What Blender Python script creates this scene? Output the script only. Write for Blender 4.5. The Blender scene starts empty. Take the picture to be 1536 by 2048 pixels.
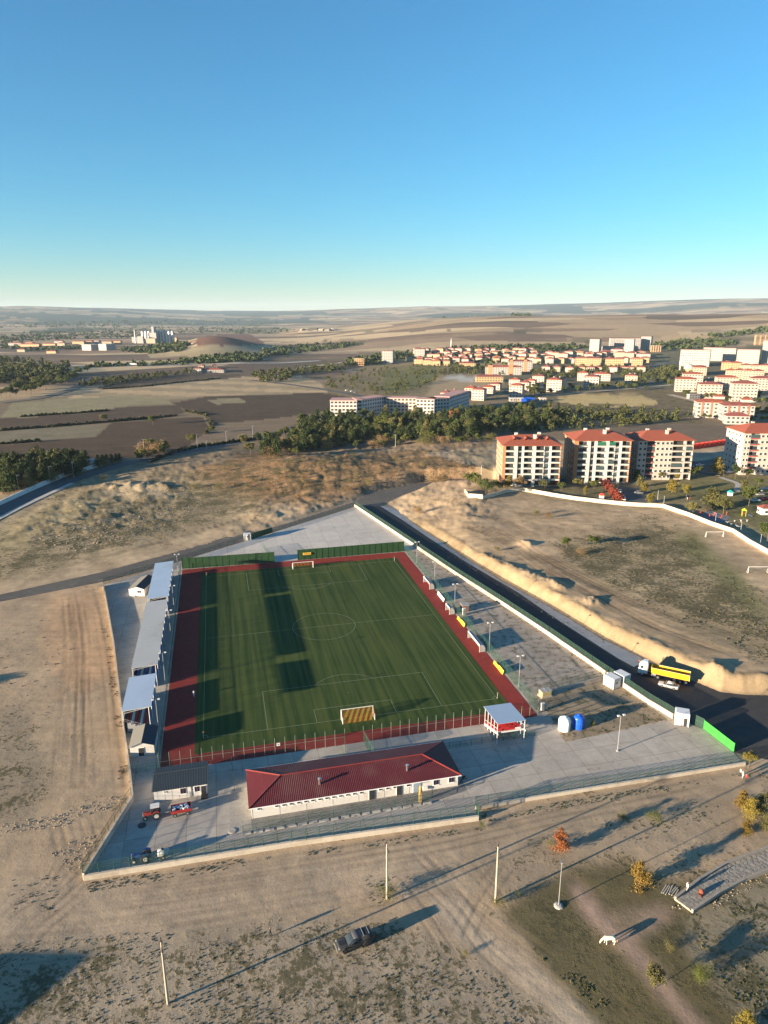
import bpy, math, random
import numpy as np
from mathutils import Vector, Matrix

# ------------------------------------------------------------------ camera, sky, sun, exposure
S = bpy.context.scene
COL = S.collection
F_PX, PITCH, ROLL, CAM_H = 1395.0, 0.275154, -0.004065, 87.979      # solved from the pitch markings (1536x2048 photograph)
SHADOW_AZ, SUN_EL = math.radians(28.0), math.radians(8.8)           # ground direction shadows run to, sun height
cam_d = bpy.data.cameras.new('camera'); cam = bpy.data.objects.new('camera', cam_d); COL.objects.link(cam)
cam_d.sensor_fit = 'VERTICAL'; cam_d.sensor_height = 24.0; cam_d.lens = F_PX / 2048 * 24.0
cam_d.clip_start = 1.0; cam_d.clip_end = 90000
cam.location = (0, 0, CAM_H)
cam.rotation_euler = (Matrix.Rotation(math.pi / 2 - PITCH, 3, 'X') @ Matrix.Rotation(ROLL, 3, 'Z')).to_euler()
S.camera = cam
w = bpy.data.worlds.new('World'); S.world = w; w.use_nodes = True
nt = w.node_tree; bgn = nt.nodes['Background']; bgn.inputs['Strength'].default_value = 0.1
sk = nt.nodes.new('ShaderNodeTexSky'); sk.sky_type = 'NISHITA'; sk.sun_disc = False
sk.sun_elevation = SUN_EL
SUN_DIR = Vector((-math.cos(SHADOW_AZ) * math.cos(SUN_EL), -math.sin(SHADOW_AZ) * math.cos(SUN_EL), math.sin(SUN_EL)))
sk.sun_rotation = math.atan2(SUN_DIR.x, SUN_DIR.y)
sk.altitude = 300; sk.air_density = 1.1; sk.dust_density = 0.0; sk.ozone_density = 8.0
wb = nt.nodes.new('ShaderNodeMix'); wb.data_type = 'RGBA'; wb.blend_type = 'MULTIPLY'; wb.inputs[0].default_value = 1.0
wb.inputs[7].default_value = (1.58, 1.0, .65, 1)                    # camera white balance, the same over the whole sky
nt.links.new(sk.outputs[0], wb.inputs[6]); nt.links.new(wb.outputs[2], bgn.inputs['Color'])
sun_d = bpy.data.lights.new('sun', 'SUN'); sun = bpy.data.objects.new('sun', sun_d); COL.objects.link(sun)
sun_d.energy = 5.0; sun_d.angle = math.radians(0.53); sun_d.color = (1.0, 0.81, 0.57)
sun.rotation_euler = SUN_DIR.to_track_quat('Z', 'Y').to_euler(); sun.location = (-300, -150, 200)
S.view_settings.view_transform = 'Standard'; S.view_settings.look = 'None'
S.view_settings.exposure = 2.0; S.view_settings.gamma = 1.0
S.view_settings.use_curve_mapping = False
S.cycles.use_denoising = True
S.cycles.max_bounces = 6; S.cycles.transparent_max_bounces = 24; S.cycles.volume_bounces = 0
random.seed(7)
RNG = np.random.default_rng(7)

# ------------------------------------------------------------------ helpers
def tag(o, label=None, cat=None, group=None, kind=None):
    if label: o['label'] = label
    if cat: o['category'] = cat
    if group: o['group'] = group
    if kind: o['kind'] = kind
    return o

class MB:
    """collects faces of one part"""
    def __init__(s): s.v = []; s.f = []
    def add(s, vs, fs):
        o = len(s.v); s.v += [tuple(p) for p in vs]; s.f += [tuple(i + o for i in f) for f in fs]; return s
    def box(s, cx, cy, z0, sx, sy, sz, rz=0.0, taper=1.0):
        c, n = math.cos(rz), math.sin(rz); vs = []
        for k, z in ((1.0, z0), (taper, z0 + sz)):
            for a, b in ((-1, -1), (1, -1), (1, 1), (-1, 1)):
                x, y = a * sx / 2 * k, b * sy / 2 * k
                vs.append((cx + x * c - y * n, cy + x * n + y * c, z))
        return s.add(vs, [(3, 2, 1, 0), (4, 5, 6, 7), (0, 1, 5, 4), (1, 2, 6, 5), (2, 3, 7, 6), (3, 0, 4, 7)])
    def tube(s, p0, p1, r0, r1=None, n=8, caps=True):
        r1 = r0 if r1 is None else r1
        p0 = Vector(p0); p1 = Vector(p1); d = (p1 - p0).normalized()
        a = d.orthogonal().normalized(); b = d.cross(a); vs = []
        for p, r in ((p0, r0), (p1, r1)):
            for i in range(n):
                t = 2 * math.pi * i / n; vs.append(p + (a * math.cos(t) + b * math.sin(t)) * r)
        fs = [(i, (i + 1) % n, n + (i + 1) % n, n + i) for i in range(n)]
        if caps: fs += [tuple(range(n - 1, -1, -1)), tuple(range(n, 2 * n))]
        return s.add(vs, fs)
    def path(s, pts, rs, n=8):
        for i in range(len(pts) - 1): s.tube(pts[i], pts[i + 1], rs[i], rs[i + 1], n)
        return s
    def lathe(s, prof, n=20, c=(0, 0, 0)):
        vs = []
        for r, z in prof:
            for i in range(n):
                t = 2 * math.pi * i / n; vs.append((c[0] + r * math.cos(t), c[1] + r * math.sin(t), c[2] + z))
        fs = []
        for k in range(len(prof) - 1):
            for i in range(n):
                fs.append((k * n + i, k * n + (i + 1) % n, (k + 1) * n + (i + 1) % n, (k + 1) * n + i))
        fs.append(tuple(range(n - 1, -1, -1))); m = (len(prof) - 1) * n; fs.append(tuple(range(m, m + n)))
        return s.add(vs, fs)
    def prism(s, poly, z0, z1):
        n = len(poly); vs = [(x, y, z0) for x, y in poly] + [(x, y, z1) for x, y in poly]
        return s.add(vs, [tuple(range(n - 1, -1, -1)), tuple(range(n, 2 * n))] + [(i, (i + 1) % n, n + (i + 1) % n, n + i) for i in range(n)])
    def extrude_y(s, poly, y0, y1):
        """outline in x,z swept along y"""
        n = len(poly); vs = [(x, y0, z) for x, z in poly] + [(x, y1, z) for x, z in poly]
        return s.add(vs, [tuple(range(n)), tuple(range(2 * n - 1, n - 1, -1))] + [(i, n + i, n + (i + 1) % n, (i + 1) % n) for i in range(n)])
    def hip(s, x0, x1, y0, y1, z0, h, inset=None, t=0.12):
        """hip roof over a rectangle, ridge along the longer side"""
        ww, dd = x1 - x0, y1 - y0; e = (min(ww, dd) / 2 if inset is None else inset)
        if ww >= dd: r0, r1 = (x0 + e, (y0 + y1) / 2), (x1 - e, (y0 + y1) / 2)
        else: r0, r1 = ((x0 + x1) / 2, y0 + e), ((x0 + x1) / 2, y1 - e)
        b = [(x0, y0), (x1, y0), (x1, y1), (x0, y1)]
        vs = [(x, y, z0) for x, y in b] + [(x, y, z0 + t) for x, y in b] + [(*r0, z0 + t + h), (*r1, z0 + t + h)]
        fs = [(3, 2, 1, 0), (0, 1, 5, 4), (1, 2, 6, 5), (2, 3, 7, 6), (3, 0, 4, 7)]
        fs += [(4, 5, 9, 8), (5, 6, 9), (6, 7, 8, 9), (7, 4, 8)] if ww >= dd else [(4, 5, 8), (5, 6, 9, 8), (6, 7, 9), (7, 4, 8, 9)]
        return s.add(vs, fs)
    def gable(s, x0, x1, y0, y1, z0, h, t=0.1):
        """gable roof slabs, ridge along y"""
        xm = (x0 + x1) / 2
        for a in (x0, x1):
            vs = [(a, y0, z0), (xm, y0, z0 + h), (xm, y1, z0 + h), (a, y1, z0)]
            vs += [(x, y, z + t) for x, y, z in vs]
            s.add(vs, [(0, 1, 2, 3), (7, 6, 5, 4), (0, 4, 5, 1), (1, 5, 6, 2), (2, 6, 7, 3), (3, 7, 4, 0)])
        return s
    def mesh(s, name, mat):
        me = bpy.data.meshes.new(name); me.from_pydata(s.v, [], s.f)
        if mat is not None: me.materials.append(mat)
        me.update(); return me
    def build(s, name, mat, parent=None, smooth=False, loc=None, rz=0.0):
        me = s.mesh(name, mat)
        if smooth:
            for p in me.polygons: p.use_smooth = True
        return link(name, me, parent, loc, rz)

def link(name, data, parent=None, loc=None, rz=0.0):
    o = bpy.data.objects.new(name, data); COL.objects.link(o)
    if parent is not None: o.parent = parent
    if loc is not None: o.location = loc
    if rz: o.rotation_euler = (0, 0, rz)
    return o
def thing(name, label, cat, loc=(0, 0, 0), rz=0.0, group=None):
    o = link(name, None, None, loc, rz); o.empty_display_size = 0.5
    return tag(o, label, cat, group)
def copy_tree(o, loc=None, rz=None, label=None, scale=None, parent=None):
    c = o.copy(); COL.objects.link(c)
    if parent is not None: c.parent = parent
    if loc is not None: c.location = loc
    if rz is not None: c.rotation_euler = (0, 0, rz)
    if scale is not None: c.scale = scale if hasattr(scale, '__len__') else (scale,) * 3
    if label: c['label'] = label
    for ch in o.children: copy_tree(ch, parent=c)
    return c

# ------------------------------------------------------------------ materials
MATS = {}
def nodes_of(name):
    m = bpy.data.materials.new(name); m.use_nodes = True
    return m, m.node_tree, m.node_tree.nodes['Principled BSDF']
def NN(nt, kind, **kw):
    n = nt.nodes.new(kind)
    for k, v in kw.items():
        if k in n.inputs: n.inputs[k].default_value = v
        else: setattr(n, k, v)
    return n
def mathn(nt, op, a, b=None, clamp=False):
    n = nt.nodes.new('ShaderNodeMath'); n.operation = op; n.use_clamp = clamp
    for i, x in enumerate((a, b)):
        if x is None: continue
        if hasattr(x, 'links'): nt.links.new(x, n.inputs[i])
        else: n.inputs[i].default_value = x
    return n.outputs[0]
def mixc(nt, f, a, b, mode='MIX'):
    n = nt.nodes.new('ShaderNodeMix'); n.data_type = 'RGBA'; n.blend_type = mode
    for sock, x in ((n.inputs[0], f), (n.inputs[6], a), (n.inputs[7], b)):
        if hasattr(x, 'links'): nt.links.new(x, sock)
        elif isinstance(x, (int, float)): sock.default_value = x
        else: sock.default_value = (*x, 1)
    return n.outputs[2]
def coords(nt, world=True):
    if world: return NN(nt, 'ShaderNodeNewGeometry').outputs['Position']
    return NN(nt, 'ShaderNodeTexCoord').outputs['Object']
def noise(nt, vec, scale, detail=4, rough=0.6, stretch=None, rz=0.0):
    if stretch:
        mp = NN(nt, 'ShaderNodeMapping'); mp.inputs['Scale'].default_value = stretch; mp.inputs['Rotation'].default_value = (0, 0, rz)
        nt.links.new(vec, mp.inputs['Vector']); vec = mp.outputs[0]
    n = NN(nt, 'ShaderNodeTexNoise', Scale=scale, Detail=detail, Roughness=rough); nt.links.new(vec, n.inputs['Vector'])
    return n.outputs['Fac']
def ramp(nt, fac, lo, hi, a=0.0, b=1.0):
    n = NN(nt, 'ShaderNodeMapRange'); n.interpolation_type = 'SMOOTHSTEP'
    n.inputs['From Min'].default_value = lo; n.inputs['From Max'].default_value = hi
    n.inputs['To Min'].default_value = a; n.inputs['To Max'].default_value = b
    nt.links.new(fac, n.inputs['Value']); return n.outputs[0]
def mat(name, col, rough=0.7, metal=0.0, var=0.25, scale=0.6, dirt=None, dirt_amt=0.0, spec=0.4, world=True, bump=0.0):
    """painted / plain surface with uneven tone and patches of dirt"""
    if name in MATS: return MATS[name]
    m, t, p = nodes_of(name); v = coords(t, world)
    n = noise(t, v, scale, 5, 0.65)
    c = mixc(t, n, tuple(max(0, x * (1 - var)) for x in col), tuple(min(1, x * (1 + var)) for x in col))
    if dirt is not None:
        d = ramp(t, noise(t, v, scale * 0.35, 6, 0.7), 0.62 - dirt_amt * 0.35, 0.75 - dirt_amt * 0.2)
        c = mixc(t, mathn(t, 'MULTIPLY', d, 0.75), c, dirt)
    t.links.new(c, p.inputs['Base Color'])
    p.inputs['Roughness'].default_value = rough; p.inputs['Metallic'].default_value = metal
    p.inputs['Specular IOR Level'].default_value = spec
    if bump:
        b = NN(t, 'ShaderNodeBump', Strength=bump, Distance=0.05); t.links.new(noise(t, v, scale * 8, 3), b.inputs['Height']); t.links.new(b.outputs[0], p.inputs['Normal'])
    MATS[name] = m; return m
def glass(name='glass', col=(0.03, 0.04, 0.05)):
    if name in MATS: return MATS[name]
    m, t, p = nodes_of(name); p.inputs['Base Color'].default_value = (*col, 1); p.inputs['Roughness'].default_value = 0.12
    p.inputs['Specular IOR Level'].default_value = 0.35; MATS[name] = m; return m
def mesh_mat(name, col, cover):
    """woven wire or netting: thin strands with open gaps, averaged"""
    if name in MATS: return MATS[name]
    m, t, p = nodes_of(name); p.inputs['Base Color'].default_value = (*col, 1); p.inputs['Roughness'].default_value = 0.6
    p.inputs['Alpha'].default_value = cover; MATS[name] = m; return m
WHITE = mat('white_paint', (.62, .61, .59), .55, var=.08, dirt=(.5, .46, .40), dirt_amt=.25)
GREEN_STEEL = mat('green_steel', (.022, .07, .05), .5, var=.2)
GALV = mat('galvanised_steel', (.42, .43, .44), .4, metal=.6, var=.12)
CONC = mat('pale_concrete', (.40, .385, .36), .85, var=.22, scale=.35, dirt=(.24, .21, .17), dirt_amt=.4)
TYRE = mat('tyre_rubber', (.02, .02, .02), .8, var=.2)
DARK = mat('dark_trim', (.03, .03, .032), .5)
GLASS = glass()

# ------------------------------------------------------------------ noise, projection and terrain height
def _h(ix, iy, s):
    n = (ix.astype(np.int64) * 374761393 + iy.astype(np.int64) * 668265263 + s * 982451653) & 0x7fffffff
    n = ((n ^ (n >> 13)) * 1274126177) & 0x7fffffff
    return ((n ^ (n >> 16)) & 0xffff) / 65535.0
def vnoise(x, y, s=0):
    ix, iy = np.floor(x), np.floor(y); fx, fy = x - ix, y - iy
    fx = fx * fx * (3 - 2 * fx); fy = fy * fy * (3 - 2 * fy)
    a = _h(ix, iy, s); b = _h(ix + 1, iy, s); c = _h(ix, iy + 1, s); d = _h(ix + 1, iy + 1, s)
    return a + (b - a) * fx + (c - a) * fy + (a - b - c + d) * fx * fy
def fbm(x, y, s=0, o=4):
    r = 0; amp = 0.5; t = 0
    for i in range(o):
        r = r + amp * vnoise(x * 2 ** i, y * 2 ** i, s + i * 17); t += amp; amp *= 0.5
    return r / t - 0.5
def sstep(x, a, b):
    t = np.clip((x - a) / (b - a), 0, 1); return t * t * (3 - 2 * t)
CP, SP, CR, SR = math.cos(PITCH), math.sin(PITCH), math.cos(ROLL), math.sin(ROLL)
def project(x, y, z):
    zz = z - CAM_H; d = y * CP - zz * SP; u = y * SP + zz * CP; d = np.maximum(d, 0.5)
    return 768 + F_PX * (x * CR + u * SR) / d, 1024 - F_PX * (-x * SR + u * CR) / d
def ray(px, py):
    a = (px - 768) / F_PX; b = -(py - 1024) / F_PX
    X = a * CR - b * SR; U = a * SR + b * CR
    return X, CP + U * SP, -SP + U * CP
def G(px, py, z=0.0):
    X, Y, Z = ray(px, py); t = (z - CAM_H) / Z
    return np.array([X * t, Y * t])
PCX, PCY, PPH = -17.759, 188.322, 0.232806                           # pitch centre and heading
PC, PS = math.cos(PPH), math.sin(PPH)
def W(u, v): return (PCX + u * PC - v * PS, PCY + u * PS + v * PC)
def inpoly(px, py, poly):
    r = np.zeros(px.shape, bool); P = np.asarray(poly, float)
    m = (px >= P[:, 0].min()) & (px <= P[:, 0].max()) & (py >= P[:, 1].min()) & (py <= P[:, 1].max())
    x, y = px[m], py[m]; q = np.zeros(x.shape, bool); n = len(P)
    for i in range(n):
        x0, y0 = P[i]; x1, y1 = P[(i + 1) % n]
        if y0 == y1: continue
        q ^= ((y0 > y) != (y1 > y)) & (x < (x1 - x0) * (y - y0) / (y1 - y0) + x0)
    r[m] = q; return r
def seg_dist(x, y, pts):
    """distance to a polyline and how far along it (0..1); positive on its left"""
    best = np.full(x.shape, 1e9); al = np.zeros(x.shape); sd = np.zeros(x.shape); pts = np.asarray(pts, float)
    L = np.r_[0, np.cumsum(np.hypot(*np.diff(pts, axis=0).T))]
    for i in range(len(pts) - 1):
        d = pts[i + 1] - pts[i]; l2 = (d ** 2).sum(); t = np.clip(((x - pts[i, 0]) * d[0] + (y - pts[i, 1]) * d[1]) / l2, 0, 1)
        qx, qy = x - pts[i, 0] - t * d[0], y - pts[i, 1] - t * d[1]; dd = np.hypot(qx, qy); k = dd < best
        best = np.where(k, dd, best); al = np.where(k, (L[i] + t * math.sqrt(l2)) / L[-1], al); sd = np.where(k, np.sign(d[0] * qy - d[1] * qx), sd)
    return best, al, sd
def pxline(pts, z=0.0): return np.array([G(a, b, z) for a, b in pts])

BANK = pxline([(770, 1012), (800, 1030), (850, 1062), (903, 1098), (1000, 1160), (1097, 1212), (1205, 1278), (1277, 1312), (1330, 1336), (1392, 1364), (1440, 1384), (1490, 1390), (1545, 1391), (1700, 1400)])
FLAT = np.array([G(*p) for p in [(709, 1004), (540, 1058), (207, 1145), (-60, 1195), (-60, 1215), (190, 1175), (225, 1300), (255, 1560), (258, 1602), (150, 1768), (590, 1702), (962, 1650), (962, 1626), (1500, 1538), (1600, 1530), (1600, 1394), (1490, 1389), (1440, 1383), (1392, 1363), (1330, 1335), (1275, 1311), (1205, 1276), (1097, 1210), (1000, 1158), (903, 1096), (830, 1048), (770, 1005), (860, 970), (985, 970), (985, 958), (850, 962), (745, 985)]])
LROAD = pxline([(-200, 1120), (-60, 1055), (30, 1010), (85, 985), (140, 962), (190, 948), (245, 931), (330, 912), (440, 893), (530, 873), (600, 852)])
HEAPS = pxline([(203, 979), (216, 976), (230, 980), (243, 975), (256, 979), (268, 974), (281, 979), (295, 975), (309, 980), (322, 976), (334, 981)])
HEAPS = np.vstack([HEAPS, pxline([(905, 1088), (930, 1100), (960, 1112), (985, 1122), (1010, 1133), (1028, 1140), (1048, 1150), (1066, 1156), (1086, 1166), (1104, 1172), (1118, 1181), (1178, 1207), (1186, 1210), (1050, 1090), (1062, 1096), (1425, 1345), (1438, 1338)], 2.3)])
RIDGE_PX = np.array([-400, 0, 100, 300, 450, 550, 700, 850, 1000, 1200, 1400, 1536, 1900.])
RIDGE_H = np.array([14, 14, 17, 13, 8, 8, 11, 15, 16, 20, 25, 24, 20.])
def height(x, y):
    x = np.asarray(x, float); y = np.asarray(y, float)
    r = np.hypot(x, y); k = x / np.maximum(y, 1.0)
    z = np.zeros(x.shape)
    # cut bank and raised ground right of the road
    d, al, sd = seg_dist(x, y, BANK)
    side = (sd > 0) & (y > 0)
    wob = 1 + 0.5 * fbm(x / 4, y / 4, 5) * (1 - sstep(d, 3.5, 8))
    hh = np.interp(x, [-8, 6, 18, 34, 60, 110], [.2, .5, 1.4, 2.7, 3.2, 3.0]) * wob
    rise = np.where(side, hh * sstep(d, 0.2, 4.2) + np.clip((d - 4) / 200, 0, 1) * 1.0, 0)
    rise = rise * (1 - sstep(y, 470, 700)) * sstep(x, -20, 45)
    z = z + rise
    # rough spoil and dry hillside beyond the stadium
    yl = 385 + 95 * sstep(x, -190, -70); rough = sstep(y, 250, 300) * (1 - sstep(y - yl, 0, 60)) * (1 - sstep(k, 0.12, 0.2))
    z = z + rough * (fbm(x / 45, y / 45, 3) * 3.2 + np.abs(fbm(x / 9, y / 9, 9, 5)) * 2.1 + fbm(x / 3, y / 3, 10, 3) * .6 + .3) * sstep(np.abs(x + 80), 0, 30)
    lr, _, _ = seg_dist(x, y, LROAD)
    z = z * np.where(y < 700, sstep(lr, 7, 28), 1)
    hump = np.exp(-((x + 40) / 95) ** 2 - ((y - 400) / 45) ** 2); z = z + 5.5 * hump
    hm = (y > 150) & (y < 420) & (x > -180) & (x < 120)
    if hm.any():
        xs, ys = x[hm], y[hm]; bump_ = 1.2 * fbm(xs / 1.5, ys / 1.5, 77, 3); add = np.zeros(xs.shape)
        for i_, (hx_, hy_) in enumerate(HEAPS):
            add += ((1.5 if i_ < 11 else .7) + bump_) * np.exp(-((xs - hx_) ** 2 + (ys - hy_) ** 2) / 8.0)
        z[hm] += add
    # small bumps of the waste ground
    near = (1 - sstep(y, 300, 500))
    z = z + near * (fbm(x / 14, y / 14, 21) * .25 + fbm(x / 2.2, y / 2.2, 22, 3) * .05)
    z = z + side * near * sstep(d, 2, 9) * fbm((x * .8 - y * .6) / 14, (x * .6 + y * .8) / 2.0, 31, 4) * .13
    # far relief
    ff = sstep(r, 700, 1500)
    z = z + ff * fbm(x / 500, y / 500, 41, 4) * 16
    pxf = 768 + 1342 * k
    hr = sstep(pxf, 560, 1000)
    z = z + hr * sstep(r, 1250, 3300) * (84 + 16 * fbm(x / 700, y / 700, 44))
    z = z + 34 * np.exp(-((k + .232) / .062) ** 2 - ((r - 1950) / 330) ** 2)
    z = z + 24 * np.exp(-((k + .10) / .03) ** 2 - ((r - 3900) / 450) ** 2)
    top = CAM_H + np.interp(pxf, RIDGE_PX, RIDGE_H) / F_PX * 14500
    f1 = sstep(r, 6000, 14500)
    z = z * (1 - sstep(r, 4500, 8000)) + f1 * top + sstep(r, 4800, 9000) * fbm(x / 1500, y / 1500, 51, 5) * 120 * (1 - .75 * sstep(r, 11000, 14500))
    z = np.where(y > 0, z, z * 0)
    # level ground of stadium and road
    pin = inpoly(x.ravel(), y.ravel(), FLAT).reshape(x.shape)
    dd, _, _ = seg_dist(x, y, np.vstack([FLAT, FLAT[:1]]))
    keep = np.where(pin, 0, sstep(dd, 0.0, 5.0))
    bankside = side & (d < 60) & (al > 0.06)
    keep = np.where(bankside & ~pin, np.maximum(keep, sstep(d, 0, .6)), keep)
    return z * keep - np.where(pin, 0.06, 0.06 * (1 - sstep(dd, 0, 1.5)))
def P(px, py, dz=0.0):
    """where the line of sight through a photo pixel meets the ground"""
    q = PV([px], [py])[0]; return Vector((float(q[0]), float(q[1]), float(q[2]) + dz))
def PV(pxs, pys):
    pxs = np.asarray(pxs, float); pys = np.asarray(pys, float); X, Y, Z = ray(pxs, pys)
    ts = (45 * (30000 / 45) ** np.linspace(0, 1, 300))[None, :] / Y[:, None]
    f = CAM_H + Z[:, None] * ts - height(X[:, None] * ts, Y[:, None] * ts)
    i = np.argmax(f < 0, 1); i = np.where(i == 0, 299, i); k = np.arange(len(pxs))
    f0, f1, t0, t1 = f[k, i - 1], f[k, i], ts[k, i - 1], ts[k, i]; t = t0 + (t1 - t0) * np.clip(f0 / (f0 - f1 + 1e-9), 0, 1)
    x, y = X * t, Y * t
    return np.stack([x, y, height(x, y)], 1)
def hz(x, y): return float(height(np.array([x]), np.array([y]))[0])
# ------------------------------------------------------------------ ground sheet (fans out from below the camera to the far hills)
def ground_material(name):
    m, t, p = nodes_of(name); v = coords(t)
    at = NN(t, 'ShaderNodeVertexColor'); at.layer_name = 'tone'
    ve = NN(t, 'ShaderNodeAttribute'); ve.attribute_name = 'weeds'
    st = NN(t, 'ShaderNodeAttribute'); st.attribute_name = 'streak'
    pa = NN(t, 'ShaderNodeAttribute'); pa.attribute_name = 'patch'
    mp = NN(t, 'ShaderNodeMapping'); mp.inputs['Rotation'].default_value = (0, 0, .5); mp.inputs['Scale'].default_value = (1 / 330, 1 / 150, 0); t.links.new(v, mp.inputs[0])
    vo = NN(t, 'ShaderNodeTexVoronoi'); vo.feature = 'F1'; vo.inputs['Scale'].default_value = 1.0; vo.inputs['Randomness'].default_value = .85; t.links.new(mp.outputs[0], vo.inputs['Vector'])
    sp = NN(t, 'ShaderNodeSeparateColor'); t.links.new(vo.outputs['Color'], sp.inputs[0])
    cr_ = NN(t, 'ShaderNodeValToRGB'); cr_.color_ramp.interpolation = 'CONSTANT'; t.links.new(sp.outputs[0], cr_.inputs[0]); el = cr_.color_ramp.elements
    fp = [(.44, .33, .20), (.17, .115, .08), (.33, .24, .15), (.40, .29, .175), (.22, .15, .10), (.36, .26, .16), (.13, .095, .068), (.46, .35, .215), (.27, .19, .125)]
    el[0].position = 0; el[0].color = (*fp[0], 1); el[1].position = 1 / len(fp); el[1].color = (*fp[1], 1)
    for i_, c_ in enumerate(fp[2:]): e_ = el.new((i_ + 2) / len(fp)); e_.color = (*c_, 1)
    tonec = mixc(t, pa.outputs['Fac'], at.outputs['Color'], cr_.outputs[0])
    big = noise(t, v, .05, 5, .6); mid = noise(t, v, .45, 6, .7); fine = noise(t, v, 2.6, 3, .7)
    k = mathn(t, 'ADD', mathn(t, 'MULTIPLY', mathn(t, 'SUBTRACT', big, .5), .6), mathn(t, 'MULTIPLY', mathn(t, 'SUBTRACT', mid, .5), .75))
    k = mathn(t, 'ADD', k, mathn(t, 'MULTIPLY', mathn(t, 'SUBTRACT', fine, .5), .5))
    sn = noise(t, v, 1.0, 5, .6, (.03, .55, .03), .35)
    k = mathn(t, 'ADD', k, mathn(t, 'MULTIPLY', mathn(t, 'MULTIPLY', mathn(t, 'SUBTRACT', sn, .5), 1.6), st.outputs['Fac']))
    k = mathn(t, 'ADD', k, 1.0)
    c = mixc(t, 1.0, tonec, k, 'MULTIPLY')
    wn = mathn(t, 'ADD', mathn(t, 'MULTIPLY', noise(t, v, .9, 6, .72), .6), mathn(t, 'MULTIPLY', noise(t, v, .13, 4, .6), .4))
    wm = ramp(t, mathn(t, 'SUBTRACT', mathn(t, 'ADD', wn, mathn(t, 'MULTIPLY', ve.outputs['Fac'], .36)), .62), 0.0, .09)
    wc = mixc(t, noise(t, v, .25, 3), (.055, .055, .026), (.10, .085, .045))
    c = mixc(t, mathn(t, 'MULTIPLY', wm, .85), c, wc)
    t.links.new(c, p.inputs['Base Color']); p.inputs['Roughness'].default_value = .95; p.inputs['Specular IOR Level'].default_value = .1
    b = NN(t, 'ShaderNodeBump', Strength=.4, Distance=.2)
    hgt = mathn(t, 'ADD', mathn(t, 'MULTIPLY', mid, .9), mathn(t, 'ADD', mathn(t, 'MULTIPLY', fine, .3), mathn(t, 'MULTIPLY', wm, .25)))
    t.links.new(hgt, b.inputs['Height']); t.links.new(b.outputs[0], p.inputs['Normal'])
    return m
GROUND = ground_material('earth')

az = np.r_[np.arange(-180, -44, 4), np.arange(-44, 44.01, .1), np.arange(48, 180.1, 4)]
rows = np.arange(2230, 652, -2.5)
r_near = CAM_H / np.tan(PITCH + np.arctan((rows - 1024) / F_PX))
rr = np.r_[[2, 15, 30, 45], r_near, r_near[-1] * (42000 / r_near[-1]) ** np.linspace(0, 1, 90)[1:]]
A, R = np.meshgrid(np.radians(az), rr)
GX, GY = R * np.sin(A), R * np.cos(A)
GZ = height(GX, GY)
PX, PY = project(GX, GY, GZ)
infront = GY > 20
PX = np.where(infront, PX, -9e5); 
jit = np.clip(9000 / np.maximum(R, 60), .6, 22)
JX = PX + (fbm(GX / 5, GY / 5, 61, 3) + 2.2 * fbm(GX / 22, GY / 22, 63, 3)) * jit; JY = PY + (fbm(GX / 5, GY / 5, 62, 3) + 2.2 * fbm(GX / 22, GY / 22, 64, 3)) * jit * .6
DIRT = (.38, .285, .19); PLOUGH = (.085, .058, .038); STUB = (.27, .215, .135); PALE = (.36, .285, .185); DRY = (.27, .195, .115); OLIVE = (.17, .155, .085)
tone = np.empty(GX.shape + (3,)); tone[:] = DIRT
weeds = np.full(GX.shape, .22); streak = np.zeros(GX.shape); patch = np.zeros(GX.shape); lab = np.zeros(GX.shape, np.int32)
# far country: a patchwork of cut and ploughed plots
cr, sr_ = math.cos(.5), math.sin(.5)
qx = (GX * cr + GY * sr_) / 330 + fbm(GX / 900, GY / 900, 71, 3) * 2.2; qy = (-GX * sr_ + GY * cr) / 190 + fbm(GX / 900, GY / 900, 72, 3) * 2.2
qy = qy + _h(np.floor(qx), np.zeros(qx.shape), 5) * .7
hsh = _h(np.floor(qx), np.floor(qy), 73)
pal = np.array([(.46, .36, .23), (.36, .28, .17), (.17, .115, .08), (.31, .21, .135), (.42, .31, .19), (.21, .14, .095), (.48, .37, .23), (.14, .10, .07)])
far = PY < 800
fm = pal[(hsh * 7.999).astype(int)]
tone = np.where(far[..., None], fm, tone); weeds = np.where(far, .05, weeds); patch[far] = 1
valley = far & (PX < 560) & (PY < 668) & (fbm(GX / 420, GY / 160, 75, 3) > .0)
tone[valley] = (.05, .06, .035); patch[valley] = 0
hillwood = (R > 7000) & (fbm(GX / 1300, GY / 900, 76, 4) > .02)
tone[hillwood] = (.06, .065, .045); patch[hillwood] = 0
scrub = far & (PX > 560) & (PY > 660) & (PY < 760) & (fbm(GX / 130, GY / 90, 77, 3) > .12)
tone[scrub] = (.075, .07, .038); patch[scrub] = 0
def paint(poly, col, wd=None, sk_=None, label=0, raw=False):
    m = inpoly(PX, PY, poly) if raw else inpoly(JX, JY, poly)
    tone[m] = col; patch[m] = 0
    if wd is not None: weeds[m] = wd
    if sk_ is not None: streak[m] = sk_
    if label: lab[m] = label
    return m
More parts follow.
